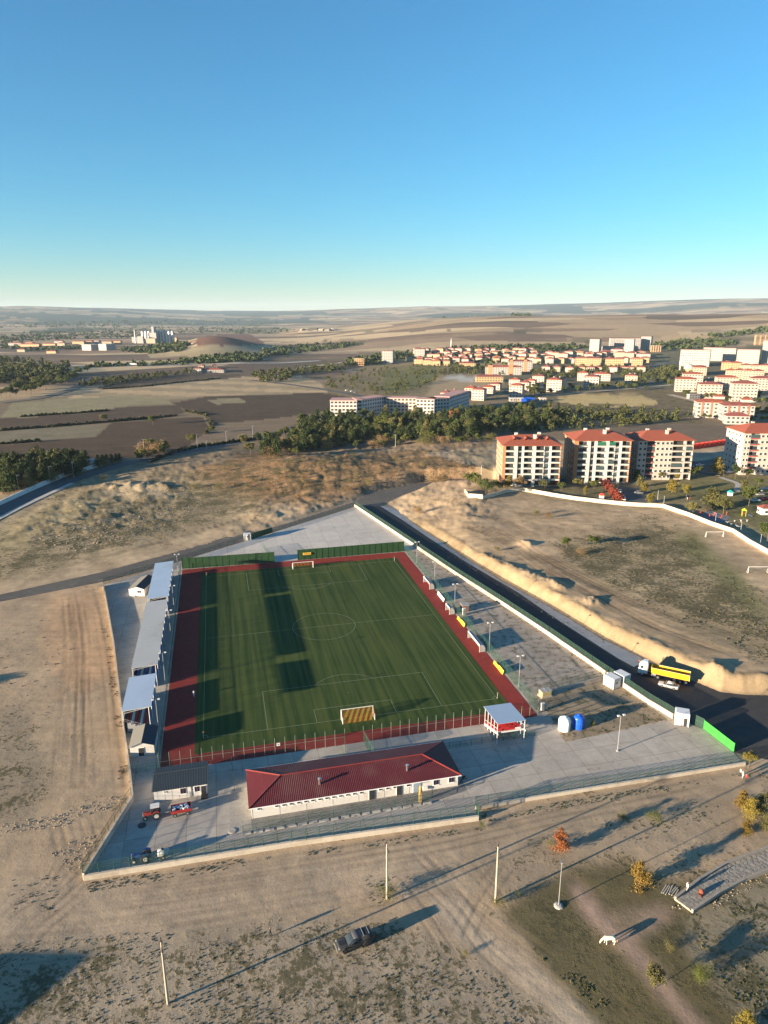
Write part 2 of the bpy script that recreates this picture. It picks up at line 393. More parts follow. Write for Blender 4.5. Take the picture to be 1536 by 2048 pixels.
# middle distance base
paint([(-300, 800), (0, 796), (700, 760), (1100, 770), (1800, 760), (1800, 880), (1000, 880), (650, 930), (0, 960), (-300, 980)], (.20, .15, .095), .2)
paint([(560, 800), (640, 770), (760, 720), (880, 712), (1010, 740), (1000, 800), (900, 815), (640, 815)], (.24, .18, .10), .35)          # bluff below the town
paint([(770, 740), (880, 725), (870, 760), (800, 790), (760, 780)], (.17, .16, .06), .3)
paint([(870, 757), (1000, 752), (1010, 768), (900, 790), (850, 800)], (.34, .25, .15), .1)
paint([(880, 752), (955, 750), (950, 762), (890, 758)], (.42, .40, .36), 0)
paint([(1010, 700), (1536, 690), (1700, 700), (1700, 800), (1300, 800), (1080, 800), (1010, 790)], (.13, .12, .075), .35)                  # town ground
paint([(1030, 805), (1120, 780), (1340, 775), (1400, 800), (1410, 850), (1250, 852), (1040, 850)], (.21, .155, .09), .45)                  # scrubby slope below the town
paint([(1110, 795), (1160, 787), (1290, 790), (1310, 806), (1270, 815), (1190, 810), (1120, 806)], (.47, .35, .16), .05)                   # sandy cut
# valley fields
FIELDS = [
 ('ploughed_field', PLOUGH, .0, [(-250, 920), (0, 891), (78, 883), (190, 874), (206, 861), (223, 846), (305, 839), (406, 834), (418, 857), (393, 881), (372, 896), (305, 912), (254, 915), (186, 923), (100, 923), (0, 935), (-250, 960)]),
 ('stubble_field', (.19, .16, .105), .1, [(-250, 880), (0, 863), (115, 854), (203, 850), (206, 861), (190, 874), (78, 883), (0, 891), (-250, 915)]),
 ('ploughed_field', (.09, .062, .042), .0, [(-250, 848), (0, 837), (44, 835), (135, 829), (183, 824), (250, 813), (355, 810), (372, 824), (352, 832), (234, 840), (203, 846), (0, 863), (-250, 875)]),
 ('stubble_field', (.25, .215, .125), .1, [(24, 807), (135, 797), (244, 793), (338, 798), (342, 807), (250, 813), (183, 824), (135, 829), (44, 835), (3, 835)]),
 ('stubble_field', (.33, .255, .155), .0, [(135, 797), (176, 780), (298, 769), (440, 759), (500, 752), (600, 752), (640, 765), (655, 785), (520, 790), (416, 793), (338, 798), (244, 793)]),
 ('ploughed_field', (.095, .068, .047), .0, [(190, 776), (250, 759), (386, 747), (491, 749), (491, 752), (440, 757), (349, 766), (288, 773), (203, 778)]),
 ('ploughed_field', (.082, .056, .038), .0, [(342, 807), (413, 793), (520, 790), (640, 785), (700, 795), (690, 806), (650, 822), (610, 830), (500, 842), (440, 845), (425, 852), (410, 830), (372, 822), (355, 810)]),
 ('stubble_field', (.24, .20, .12), .1, [(413, 800), (475, 795), (494, 804), (433, 809)]),
 ('ploughed_field', (.19, .14, .095), .1, [(393, 877), (430, 855), (457, 846), (520, 842), (615, 828), (625, 836), (585, 852), (530, 868), (470, 882), (400, 893)]),
 ('ploughed_field', (.23, .165, .105), .0, [(745, 886), (880, 880), (985, 882), (985, 894), (850, 902), (748, 899)]),
 ('ploughed_field', (.17, .125, .085), .0, [(1195, 862), (1260, 850), (1420, 848), (1500, 858), (1480, 884), (1380, 888), (1255, 872)]),
 ('stubble_field', (.30, .23, .14), .0, [(905, 902), (985, 892), (985, 946), (958, 940), (925, 922)]),
 ('stubble_field', (.30, .24, .145), .0, [(290, 702), (385, 692), (530, 690), (536, 704), (420, 712), (300, 716)]),
 ('ploughed_field', (.15, .08, .055), .0, [(385, 690), (395, 675), (440, 668), (500, 668), (528, 684), (530, 690), (460, 692)]),
]
for i, (nm, col, wd, poly) in enumerate(FIELDS):
    paint(poly, col, wd, .5, label=i + 1, raw=True)
sh = fbm(GX / 60, GY / 14, 81, 3)
m5 = lab == 5; tone[m5] = np.where((np.floor((GX * .35 + GY) / 38) % 2)[m5][:, None] > 0, (.43, .31, .185), (.30, .235, .14))
# hedges, dry hillside, spoil ground
paint([(380, 935), (500, 905), (640, 905), (850, 901), (930, 925), (985, 962), (860, 964), (740, 985), (600, 1012), (480, 990), (390, 978)], (.31, .185, .095), .5, 0)
paint([(-300, 1080), (0, 1045), (120, 968), (210, 945), (380, 940), (480, 990), (600, 1012), (540, 1030), (430, 1045), (300, 1085), (120, 1135), (0, 1165), (-300, 1210)], (.30, .235, .145), .5, 0)
paint([(0, 1170), (120, 1135), (300, 1085), (430, 1045), (640, 1005), (700, 1005), (500, 1060), (300, 1110), (0, 1190)], (.40, .30, .19), .1)
paint([(0, 1075), (60, 1035), (130, 1000), (230, 965), (180, 1005), (100, 1050), (0, 1120)], (.29, .235, .13), .2)
paint([(190, 984), (205, 968), (340, 968), (350, 984), (260, 990)], (.40, .31, .21), .05, 0)
# right-hand hill
paint([(770, 1000), (900, 975), (985, 995), (1100, 1000), (1320, 1010), (1450, 1060), (1540, 1100), (1800, 1250), (1800, 1420), (1440, 1388), (1330, 1355), (1205, 1270), (1000, 1155), (850, 1060)], (.41, .30, .19), .2, .35)
paint([(1120, 1085), (1300, 1045), (1400, 1075), (1536, 1190), (1700, 1300), (1540, 1330), (1400, 1260), (1260, 1200), (1160, 1140)], (.30, .235, .145), .52, .6)
paint([(1350, 1060), (1420, 1075), (1480, 1150), (1540, 1215), (1540, 1250), (1430, 1160), (1380, 1110)], (.16, .155, .07), .4, .1)
paint([(1405, 1076), (1440, 1072), (1500, 1115), (1540, 1140), (1540, 1152), (1495, 1150), (1440, 1110)], (.36, .27, .18), .0, 0)
bd, bal, bsd = seg_dist(GX, GY, BANK)
cut = (bsd > 0) & (bd < 5.2 + 2 * fbm(GX / 3, GY / 3, 91)) & (bal > .12) & (bal < .99) & (GY > 50)
tone[cut] = (.27, .20, .122); weeds[cut] = .02; streak[cut] = 0
# park by the apartments
paint([(930, 985), (985, 960), (1260, 950), (1310, 985), (1300, 1012), (1190, 1000), (1060, 985), (990, 985)], (.15, .135, .075), .3, 0)
paint([(1255, 958), (1400, 950), (1700, 940), (1800, 1140), (1545, 1092), (1450, 1045), (1400, 1022), (1330, 1008), (1290, 985)], (.145, .135, .062), .25, 0)
# foreground
paint([(-100, 1215), (205, 1175), (262, 1602), (165, 1765), (-100, 1745)], (.36, .27, .18), .16, .25)
paint([(90, 1190), (200, 1175), (235, 1330), (150, 1400), (90, 1290)], (.43, .285, .17), .05, .3)
paint([(-100, 1480), (60, 1420), (90, 1560), (60, 1640), (-100, 1660)], (.27, .215, .15), .38, .2)
paint([(-200, 1790), (200, 1740), (700, 1690), (950, 1650), (1000, 1700), (930, 1800), (700, 1800), (400, 1850), (-200, 1900)], (.385, .295, .205), .06, .1)
paint([(-300, 1880), (330, 1860), (560, 1830), (840, 1850), (1000, 1950), (1180, 2080), (1100, 2300), (-300, 2300)], (.31, .25, .18), .42, 0)
paint([(900, 1640), (1500, 1545), (1700, 1540), (1700, 1720), (1250, 1690), (1010, 1790), (940, 1780)], (.33, .255, .175), .24, .1)
paint([(1000, 1815), (1140, 1735), (1260, 1715), (1340, 1760), (1700, 1690), (1700, 2300), (1260, 2300), (1190, 2040), (1090, 1930)], (.12, .10, .052), .36, .15)
paint([(1380, 1810), (1540, 1750), (1700, 1760), (1700, 2080), (1540, 2060), (1420, 1960), (1360, 1880)], (.24, .20, .135), .42, 0)
paint([(860, 1790), (925, 1800), (1010, 1895), (1100, 1955), (1225, 2070), (1300, 2300), (1200, 2300), (1135, 2048), (1000, 1935), (905, 1865)], (.43, .34, .245), .0, 0)
paint([(1140, 1760), (1165, 1765), (1210, 1820), (1300, 1905), (1345, 1965), (1440, 2060), (1400, 2060), (1310, 1970), (1270, 1915), (1185, 1840)], (.36, .25, .19), .0, 0)
paint([(1215, 1828), (1320, 1808), (1350, 1820), (1262, 1880), (1250, 1862), (1310, 1825), (1225, 1836)], (.36, .255, .19), .0, 0)
def soft(a, n, passes=2):
    for _ in range(passes):
        for ax in (0, 1):
            c = np.cumsum(np.concatenate([np.repeat(a.take([0], ax), n + 1, ax), a, np.repeat(a.take([-1], ax), n, ax)], ax), ax)
            a = (c.take(range(2 * n + 1, c.shape[ax]), ax) - c.take(range(0, c.shape[ax] - 2 * n - 1), ax)) / (2 * n + 1)
    return a
lo_ = (PY > 935) & ~cut & (lab == 0)
tone = np.where(lo_[..., None], soft(tone, 5), tone); weeds = np.where(lo_, soft(weeds, 6), weeds)
tone = np.where((lab == 0)[..., None] & (PY < 800)[..., None], soft(tone, 1, 1), tone)
mid_ = sstep(PY, 885, 905) * (1 - sstep(PY, 1150, 1250))
tone *= (1 + (.18 + .5 * mid_) * fbm(GX / 3, GY / 3, 95, 3) + mid_ * .5 * fbm(GX / 14, GY / 14, 96, 3))[..., None]
# wheel ruts: darker, slightly sunken lines pressed into the bare earth
def ruts(pts, gauge=1.7, wd=.32, deep=.05, dark=.72, reps=1, spread=3.0, seed=0):
    rg = np.random.default_rng(seed); base_ = np.array([G(*p) for p in pts])
    for k in range(reps):
        ln = base_ + rg.normal(size=2) * (spread if k else 0) + np.cumsum(rg.normal(size=base_.shape), 0) * (.5 if k else 0)
        m = (GX > ln[:, 0].min() - 4) & (GX < ln[:, 0].max() + 4) & (GY > ln[:, 1].min() - 4) & (GY < ln[:, 1].max() + 4)
        if not m.any(): continue
        t_ = np.linspace(0, 1, len(ln) * 8); u = np.linspace(0, 1, len(ln)); fine_ = np.stack([np.interp(t_, u, ln[:, 0]), np.interp(t_, u, ln[:, 1])], 1)
        for _ in range(8): fine_[1:-1] = (fine_[:-2] + 2 * fine_[1:-1] + fine_[2:]) / 4
        d_, a_, s__ = seg_dist(GX[m], GY[m], fine_); f = np.exp(-((d_ - gauge / 2) / wd) ** 2) * sstep(a_, 0, .08) * (1 - sstep(a_, .92, 1)) * np.clip(.55 + 1.6 * fbm(GX[m] / 7, GY[m] / 7, 300 + k + seed), 0, 1)
        tone[m] *= (1 - (1 - dark) * f)[:, None]; GZ[m] -= deep * f; weeds[m] *= 1 - f
for i, (pts_, n_) in enumerate([([(150, 1190), (165, 1300), (160, 1450), (150, 1600)], 5), ([(190, 1200), (215, 1350), (230, 1500), (240, 1590)], 4), ([(110, 1640), (130, 1720), (80, 1790), (0, 1840)], 4), ([(190, 1790), (350, 1780), (600, 1740), (900, 1690), (1100, 1640), (1450, 1570)], 5), ([(-20, 1850), (300, 1820), (600, 1770), (880, 1720)], 4), ([(830, 1700), (900, 1770), (960, 1850), (1080, 1950), (1200, 2050)], 5), ([(1000, 1700), (940, 1780), (900, 1850)], 3), ([(60, 1860), (120, 1790), (180, 1740)], 4),
        ([(900, 1060), (1000, 1090), (1130, 1180), (1300, 1280), (1500, 1350)], 6), ([(1050, 1120), (1200, 1200), (1350, 1260), (1530, 1330)], 6), ([(880, 1010), (1000, 1060), (1050, 1090)], 4), ([(1100, 1150), (1300, 1240), (1500, 1300)], 6), ([(1000, 1040), (1150, 1050), (1250, 1060)], 3), ([(100, 1140), (300, 1090), (500, 1035)], 4), ([(10, 1090), (80, 1040), (180, 980), (230, 960)], 3), ([(300, 1040), (450, 1010), (600, 1000)], 3)]): ruts(pts_, reps=n_, seed=i * 7, deep=.02 if pts_[0][1] > 1140 else .06, dark=.78 if pts_[0][1] > 1140 else .66, wd=.3 if pts_[0][1] > 1140 else .55)
nr, nc = GX.shape
idx = np.arange(nr * nc).reshape(nr, nc)
q = np.stack([idx[:-1, :-1], idx[:-1, 1:], idx[1:, 1:], idx[1:, :-1]], -1).reshape(-1, 4)
flab = lab[:-1, :-1].ravel()
V = np.stack([GX, GY, GZ], -1).reshape(-1, 3); T_ = np.concatenate([tone.reshape(-1, 3), np.ones((V.shape[0], 1))], 1); Wd = weeds.ravel(); Sk = streak.ravel(); Pt = patch.ravel()
def sheet(name, faces):
    u, inv = np.unique(faces, return_inverse=True); me = bpy.data.meshes.new(name); n = len(faces)
    me.vertices.add(len(u)); me.vertices.foreach_set('co', V[u].ravel().astype(np.float32))
    me.loops.add(4 * n); me.loops.foreach_set('vertex_index', inv.ravel()[::1].astype(np.int32))
    me.polygons.add(n); me.polygons.foreach_set('loop_start', np.arange(0, 4 * n, 4, dtype=np.int32)); me.polygons.foreach_set('loop_total', np.full(n, 4, np.int32))
    me.polygons.foreach_set('use_smooth', np.ones(n, bool))
    me.update(calc_edges=True)
    a = me.color_attributes.new('tone', 'FLOAT_COLOR', 'POINT'); a.data.foreach_set('color', T_[u].ravel().astype(np.float32))
    a = me.attributes.new('weeds', 'FLOAT', 'POINT'); a.data.foreach_set('value', Wd[u].astype(np.float32))
    a = me.attributes.new('patch', 'FLOAT', 'POINT'); a.data.foreach_set('value', Pt[u].astype(np.float32))
    a = me.attributes.new('streak', 'FLOAT', 'POINT'); a.data.foreach_set('value', Sk[u].astype(np.float32))
    me.materials.append(GROUND); return tag(link(name, me), kind='structure')
sheet('ground', q[flab == 0][:, ::-1])
for i, (nm, *_) in enumerate(FIELDS):
    k = q[flab == i + 1][:, ::-1]
    if len(k): sheet(nm, k)
# ------------------------------------------------------------------ stadium ground: yard, track, turf, lines, roads
def W3(u, v, z=0.0): return (*W(u, v), z)
def flat_sheet(name, pts, z, m, thick=.15):
    return tag(MB().prism([tuple(p) for p in pts], z - thick, z).build(name, m), kind='structure')
def gp(*ps): return [tuple(G(*p)) for p in ps]
def ground_mat(name, a, b, scale, extra=None, stretch=None, rz=0.0, bump=.25, joints=0.0):
    m, t, p = nodes_of(name); v = coords(t)
    n = mathn(t, 'ADD', mathn(t, 'MULTIPLY', noise(t, v, scale, 6, .7), .6), mathn(t, 'MULTIPLY', noise(t, v, scale * .12, 4, .6), .4))
    c = mixc(t, ramp(t, n, .32, .68), a, b)
    if extra:
        c = mixc(t, ramp(t, noise(t, v, scale * .5, 7, .75, stretch, rz), extra[1], extra[1] + .1, 0, extra[2]), c, extra[0])
    if joints:                                                        # sawn slab joints filled with dust, and a tone of its own for each slab
        mp = NN(t, 'ShaderNodeMapping'); mp.inputs['Rotation'].default_value = (0, 0, -PPH); t.links.new(v, mp.inputs[0]); bk = NN(t, 'ShaderNodeTexBrick'); bk.offset = 0.0
        for k_, v_ in (('Scale', 1.0), ('Mortar Size', .07), ('Brick Width', joints), ('Row Height', joints), ('Color1', (.92, .92, .92, 1)), ('Color2', (1.06, 1.05, 1.03, 1)), ('Mortar', (.70, .66, .60, 1))): bk.inputs[k_].default_value = v_
        t.links.new(mp.outputs[0], bk.inputs['Vector']); c = mixc(t, 1.0, c, bk.outputs['Color'], 'MULTIPLY')
    t.links.new(c, p.inputs['Base Color']); p.inputs['Roughness'].default_value = .9; p.inputs['Specular IOR Level'].default_value = .2
    bm = NN(t, 'ShaderNodeBump', Strength=bump, Distance=.04); t.links.new(noise(t, v, scale * 6, 4), bm.inputs['Height']); t.links.new(bm.outputs[0], p.inputs['Normal'])
    return m
M_YARD = ground_mat('yard_concrete', (.31, .28, .245), (.45, .41, .36), .35, ((.22, .185, .15), .56, .7), joints=5.2)
M_SLAB = ground_mat('fresh_concrete', (.41, .38, .345), (.54, .505, .46), .3, ((.30, .26, .22), .57, .7), joints=6.5)
M_RUBBLE = ground_mat('dusty_rubble', (.27, .22, .17), (.50, .42, .34), 1.1, ((.10, .092, .05), .5, .8), bump=.6)
M_ASPH = ground_mat('asphalt', (.042, .042, .043), (.062, .060, .058), .4, ((.13, .11, .085), .60, .5), (.25, 1, 1), -.6)
M_OLDASPH = ground_mat('worn_asphalt', (.085, .080, .074), (.125, .115, .10), .4, ((.24, .20, .15), .58, .6))
M_TRACK = ground_mat('red_track', (.19, .026, .022), (.25, .036, .028), .6, ((.22, .10, .08), .66, .4), bump=.1)
def turf_material():
    m, t, p = nodes_of('turf'); v = coords(t)
    mp = NN(t, 'ShaderNodeMapping'); mp.vector_type = 'POINT'; mp.inputs['Rotation'].default_value = (0, 0, -PPH); t.links.new(v, mp.inputs[0]); pv = mp.outputs[0]
    stre = noise(t, pv, 1.0, 3, .6, (.75, .02, 1)); blot = noise(t, pv, .06, 5, .65); fine = noise(t, pv, 1.2, 3, .7)
    k = mathn(t, 'ADD', mathn(t, 'MULTIPLY', ramp(t, stre, .3, .7), .42), mathn(t, 'ADD', mathn(t, 'MULTIPLY', blot, .38), mathn(t, 'MULTIPLY', fine, .2)))
    c = mixc(t, ramp(t, k, .2, .8), (.022, .047, .010), (.064, .084, .021))
    t.links.new(c, p.inputs['Base Color']); p.inputs['Roughness'].default_value = .9; p.inputs['Specular IOR Level'].default_value = .15
    b = NN(t, 'ShaderNodeBump', Strength=.3, Distance=.02); t.links.new(noise(t, v, 9, 2), b.inputs['Height']); t.links.new(b.outputs[0], p.inputs['Normal'])
    return m
M_TURF = turf_material()
M_LINE = mat('line_paint', (.165, .19, .11), .8, var=.35, scale=.8)
flat_sheet('stadium_yard', gp((709, 1014), (207, 1170), (228, 1290), (245, 1440), (262, 1560), (266, 1602), (168, 1760), (583, 1692), (955, 1641), (951, 1618), (1490, 1530), (1467, 1505), (1407, 1458), (1346, 1437), (1296, 1407), (1205, 1346), (1100, 1273), (1005, 1210), (909, 1148), (834, 1097)), 0.0, M_YARD)
flat_sheet('concrete_apron', [W(-42, 60.5), W(40.2, 60.2)] + gp((832, 1097), (709, 1015), (545, 1066), (395, 1112)), .008, M_SLAB, .05)
flat_sheet('rubble_strip', [W(40.6, 59.5), W(40.6, -61)] + gp((1113, 1452), (1130, 1485), (1335, 1442), (1290, 1405), (1205, 1347), (1100, 1275), (1005, 1212), (909, 1150), (836, 1099)), .012, M_RUBBLE, .05)
flat_sheet('weedy_plot', gp((1078, 1400), (1215, 1356), (1335, 1439), (1130, 1484), (1113, 1452)), .02, ground_mat('weedy_earth', (.20, .155, .10), (.36, .28, .19), .8, ((.075, .075, .035), .5, .85), bump=.6), .05)
flat_sheet('running_track', [W(-42.4, -59.6), W(40.1, -59.0), W(40.1, 59.0), W(-42.4, 59.2)], .03, M_TRACK, .05)
pitch = flat_sheet('football_pitch', [W(-35.7, -55.4), W(35.7, -55.2), W(35.5, 53.3), W(-35.7, 53.1)], .045, M_TURF, .05)
def line(u0, v0, u1, v1, wd=.13):
    d = Vector((u1 - u0, v1 - v0)).normalized(); n = Vector((-d.y, d.x)) * wd / 2; a = Vector((u0, v0)); b = Vector((u1, v1))
    MB().add([W3(*(a - n), .052), W3(*(b - n), .052), W3(*(b + n), .052), W3(*(a + n), .052)], [(0, 1, 2, 3)]).build('line', M_LINE, pitch)
def arc(cu, cv, r, t0, t1, wd=.13, n=56):
    vs, fs = [], []
    for i in range(n + 1):
        t = t0 + (t1 - t0) * i / n
        for q_ in (r - wd / 2, r + wd / 2): vs.append(W3(cu + q_ * math.cos(t), cv + q_ * math.sin(t), .056))
    fs = [(2 * i, 2 * i + 1, 2 * i + 3, 2 * i + 2) for i in range(n)]
    MB().add(vs, fs).build('line', M_LINE, pitch)
hu, hv = 33.94, 49.82
for sgn in (-1, 1):
    line(sgn * hu, -hv, sgn * hu, hv); line(-hu, sgn * hv, hu, sgn * hv)
    for half, dep in ((20.16, 16.5), (9.16, 5.5)):
        e = sgn * hv; f = sgn * (hv - dep)
        line(-half, e, -half, f); line(half, e, half, f); line(-half, f, half, f)
    a0 = math.acos(5.5 / 9.15); base = -math.pi / 2 if sgn > 0 else math.pi / 2
    arc(0, sgn * (hv - 11), 9.15, base - a0, base + a0)
    arc(0, sgn * (hv - 11), .06, 0, 2 * math.pi, .12, 10)
line(-hu, 0, hu, 0); arc(0, 0, 9.15, 0, 2 * math.pi)
for su in (-1, 1):
    for sv in (-1, 1): arc(su * hu, sv * hv, 1, {(1, 1): math.pi, (-1, 1): -math.pi / 2, (-1, -1): 0, (1, -1): math.pi / 2}[su, sv], {(1, 1): 1.5 * math.pi, (-1, 1): 0, (-1, -1): math.pi / 2, (1, -1): math.pi}[su, sv], n=8)
road = flat_sheet('road', gp((716, 1013), (760, 1012), (805, 1040), (852, 1072), (940, 1129), (1036, 1185), (1119, 1242), (1235, 1316), (1268, 1334), (1290, 1322), (1330, 1336), (1392, 1364), (1440, 1384), (1490, 1390), (1545, 1391), (1700, 1392), (1760, 1515), (1540, 1520), (1497, 1512), (1467, 1504), (1407, 1456), (1346, 1435), (1296, 1405), (1205, 1344), (1100, 1271), (1005, 1208), (909, 1146), (834, 1095)), .0, M_ASPH)
flat_sheet('road', gp((-120, 1222), (-120, 1207), (0, 1189), (200, 1145), (330, 1110), (500, 1060), (640, 1019), (735, 988), (800, 971), (860, 965), (930, 962), (1000, 962), (1000, 969), (900, 971), (850, 976), (805, 990), (775, 1008), (765, 1012), (712, 1012), (540, 1067), (340, 1128), (207, 1163), (0, 1203)), .0, M_OLDASPH)
flat_sheet('roadside_strip', gp((768, 1012), (795, 1020), (850, 1062), (903, 1098), (1000, 1160), (1097, 1212), (1205, 1278), (1277, 1312), (1290, 1322), (1268, 1334), (1235, 1316), (1119, 1242), (1036, 1185), (940, 1129), (852, 1072), (805, 1040), (760, 1012)), -.01, M_SLAB, .05)
# ------------------------------------------------------------------ walls and fences
M_WALL = mat('cream_wall', (.46, .41, .34), .85, var=.18, scale=.5, dirt=(.30, .25, .19), dirt_amt=.45)
def wall(name, label, pts, h, th=.25, m=None, cap=True, step=None, cat='wall', z0=None):
    """low wall along a polyline; one mesh per straight length, stepped if asked"""
    pts = [Vector((*p[:2], 0)) for p in pts]
    t = thing(name, label, cat, (pts[0].x, pts[0].y, 0)); o = pts[0]
    for i in range(len(pts) - 1):
        a, b = pts[i] - o, pts[i + 1] - o; d = b - a; L = d.length; n = max(1, round(L / step)) if step else max(1, round(L / 9))
        for k in range(n):
            c = a + d * ((k + .5) / n); z = (hz(c.x + o.x, c.y + o.y) if z0 is None else z0)
            mb = MB().box(c.x, c.y, z - .4, L / n - .012, th, h + .4, math.atan2(d.y, d.x))
            mb.build('wall_section', m or M_WALL, t)
            if cap: MB().box(c.x, c.y, z + h, L / n - .008, th + .1, .06, math.atan2(d.y, d.x)).build('coping', m or M_WALL, t)
    return t
def fence(name, label, pts, h, base=0.0, spacing=2.4, cover=.16, post_r=.05, col=None, pm=None, rails=(1.0, .5), meshm=None, follow=False, brace=False):
    pts = [Vector((*p[:2], 0)) for p in pts]; o = pts[0]; t = thing(name, label, 'fence', (o.x, o.y, 0))
    pm = pm or GREEN_STEEL; mm = meshm or mesh_mat('wire_mesh_%d' % round(cover * 100), col or (.018, .06, .045), cover)
    pmesh = MB().tube((0, 0, 0), (0, 0, h), post_r, n=6).mesh('post', pm); cache = {}
    for i in range(len(pts) - 1):
        a, b = pts[i] - o, pts[i + 1] - o; d = b - a; L = d.length; n = max(1, round(L / spacing)); ang = math.atan2(d.y, d.x)
        key = round(L / n, 3)
        if key not in cache:
            w_ = L / n
            cache[key] = (MB().add([(0, 0, .05), (w_, 0, .05), (w_, 0, h - .02), (0, 0, h - .02)], [(0, 1, 2, 3)]).mesh('mesh_panel', mm),
                          MB().tube((0, 0, 0), (w_, 0, 0), post_r * .62, n=5, caps=False).mesh('rail', pm))
        for k in range(n + (1 if i == len(pts) - 2 else 0)):
            p = a + d * (k / n); z = base + (hz(p.x + o.x, p.y + o.y) if follow else 0)
            link('post', pmesh, t, (p.x, p.y, z))
            if k < n:
                link('mesh_panel', cache[key][0], t, (p.x, p.y, z), ang)
                for f in rails: link('rail', cache[key][1], t, (p.x, p.y, z + h * f), ang)
    return t
RW = gp((709, 1013), (834, 1097), (909, 1148), (1005, 1210), (1100, 1273), (1205, 1346), (1296, 1407), (1346, 1437))
wall('boundary_wall', 'long sunlit cream wall beside the new asphalt road, right of the pitch', RW, 1.2, .3)
off = [(x + .45, y + .3) for x, y in RW]
fence('mesh_fence', 'tall dense dark green screen fence along the asphalt road', off, 2.4, 0, 2.5, .62, .05, col=(.012, .035, .024), rails=(1.0, .5, .02))
LW = gp((207, 1172), (228, 1290), (245, 1440), (262, 1560), (266, 1602))
wall('boundary_wall', 'narrow pale wall along the left side of the stadium yard behind the stands', LW, 1.25, .25)
wall('boundary_wall', 'short slanting wall at the lower left corner of the yard', gp((266, 1602), (168, 1760)), 1.3, .3)
fence('mesh_fence', 'short green wire fence on the slanting lower left wall', gp((264, 1603), (167, 1758)), 1.8, 1.3, 2.4, .14)
fence('mesh_fence', 'green wire fence end piece above the left wall by the far shed', gp((207, 1171), (209, 1190)), 2.4, .4, 2.0, .5)
BW = gp((168, 1760), (583, 1692), (957, 1640))
wall('boundary_wall', 'long pale low wall along the dirt track, below the red roofed building', BW, .95, .32)
fence('mesh_fence', 'green wire fence on the low wall in front of the tractor yard', gp((168, 1759), (583, 1691)), 2.0, .95, 2.4, .2)
fence('mesh_fence', 'green wire fence on the low wall in front of the red roofed building', gp((584, 1691), (956, 1639)), 2.2, .95, 2.4, .2)
wall('boundary_wall', 'low kerb wall under the lower right yard fence', gp((951, 1618), (1490, 1530)), .7, .3)
fence('mesh_fence', 'long green wire fence closing the wide concrete yard at lower right', gp((951, 1617), (1490, 1529)), 1.9, .7, 2.4, .2)
fence('mesh_fence', 'short green fence return at the yard entrance beside the red roofed building', gp((951, 1617), (957, 1640)), 2.4, .3, 1.6, .3)
fence('mesh_fence', 'grey green wire fence along the old road at the far side of the stadium', gp((207, 1169), (340, 1130), (490, 1082)), 2.3, 0, 2.4, .38, col=(.09, .10, .095))
fence('mesh_fence', 'wire fence at the far tip of the pale concrete apron', gp((545, 1066), (709, 1013)), 1.6, 0, 2.4, .25, col=(.09, .10, .095))
fence('mesh_fence', 'green fence between the covered stands and the red track', [W(-42.9, 58.8), W(-42.7, 0), W(-42.6, -58.5)], 2.6, 0, 2.6, .22)
fence('mesh_fence', 'tall pale post fence behind the near goal', [W(-42.4, -59.4), W(-4.6, -59.6)], 4.0, 0, 2.05, .07, pm=mat('pale_green_post', (.16, .18, .14), .5), rails=(.52,))
fence('mesh_fence', 'tall pale post fence right of the near goal gate', [W(-.6, -59.6), W(40.2, -58.7)], 4.0, 0, 2.05, .07, pm=MATS['pale_green_post'], rails=(.52,))
fence('mesh_fence', 'left side of the green fenced player passage behind the near goal', [W(-4.6, -59.6), W(-5.6, -66)], 3.0, 0, 2.1, .4)
fence('mesh_fence', 'right side of the green fenced player passage behind the near goal', [W(-.6, -59.6), W(.2, -66)], 3.0, 0, 2.1, .4)
fence('mesh_fence', 'green wire fence right of the track behind dugouts and advert boards', [W(40.6, 59), W(40.7, -58)], 3.2, 0, 2.6, .24)
fence('mesh_fence', 'low dark wire fence between red roofed building and small stand', [W(-3, -66.2), W(36, -66.0)], 1.5, 0, 2.4, .18)
fence('mesh_fence', 'wire fence crossing the rubble strip beside the two white containers', gp((1075, 1390), (1215, 1352)), 2.0, .4, 2.4, .2)
wall('boundary_wall', 'low concrete wall crossing the rubble strip near the two white containers', gp((1075, 1390), (1215, 1352)), .4, .2)
fence('mesh_fence', 'green wire fence in front of the long white wall with small windows', [W(-26.8, -81.5), W(7.6, -81.3), W(8.6, -79.6)], 1.9, 0, 2.3, .12)
fence('mesh_fence', 'small green gate fence between the dark roofed shed and the office cabin', [W(-48.6, -59.2), W(-43.4, -58.8)], 1.8, 0, 1.7, .15)
fence('mesh_fence', 'dark green fence beside the dark roofed shed at the track corner', [W(-43.0, -58.6), W(-42.6, -63)], 2.6, 0, 1.5, .35)
fence('mesh_fence', 'green fence separating cabin yard from red roofed building yard', [W(-28.2, -61), W(-27.9, -69)], 2.2, 0, 2.2, .25)
fence('mesh_fence', 'slim green fence crossing the concrete apron behind the far gate', [W(-9.6, 60.5), W(-12.5, 76)], 2.2, 0, 2.2, .2)
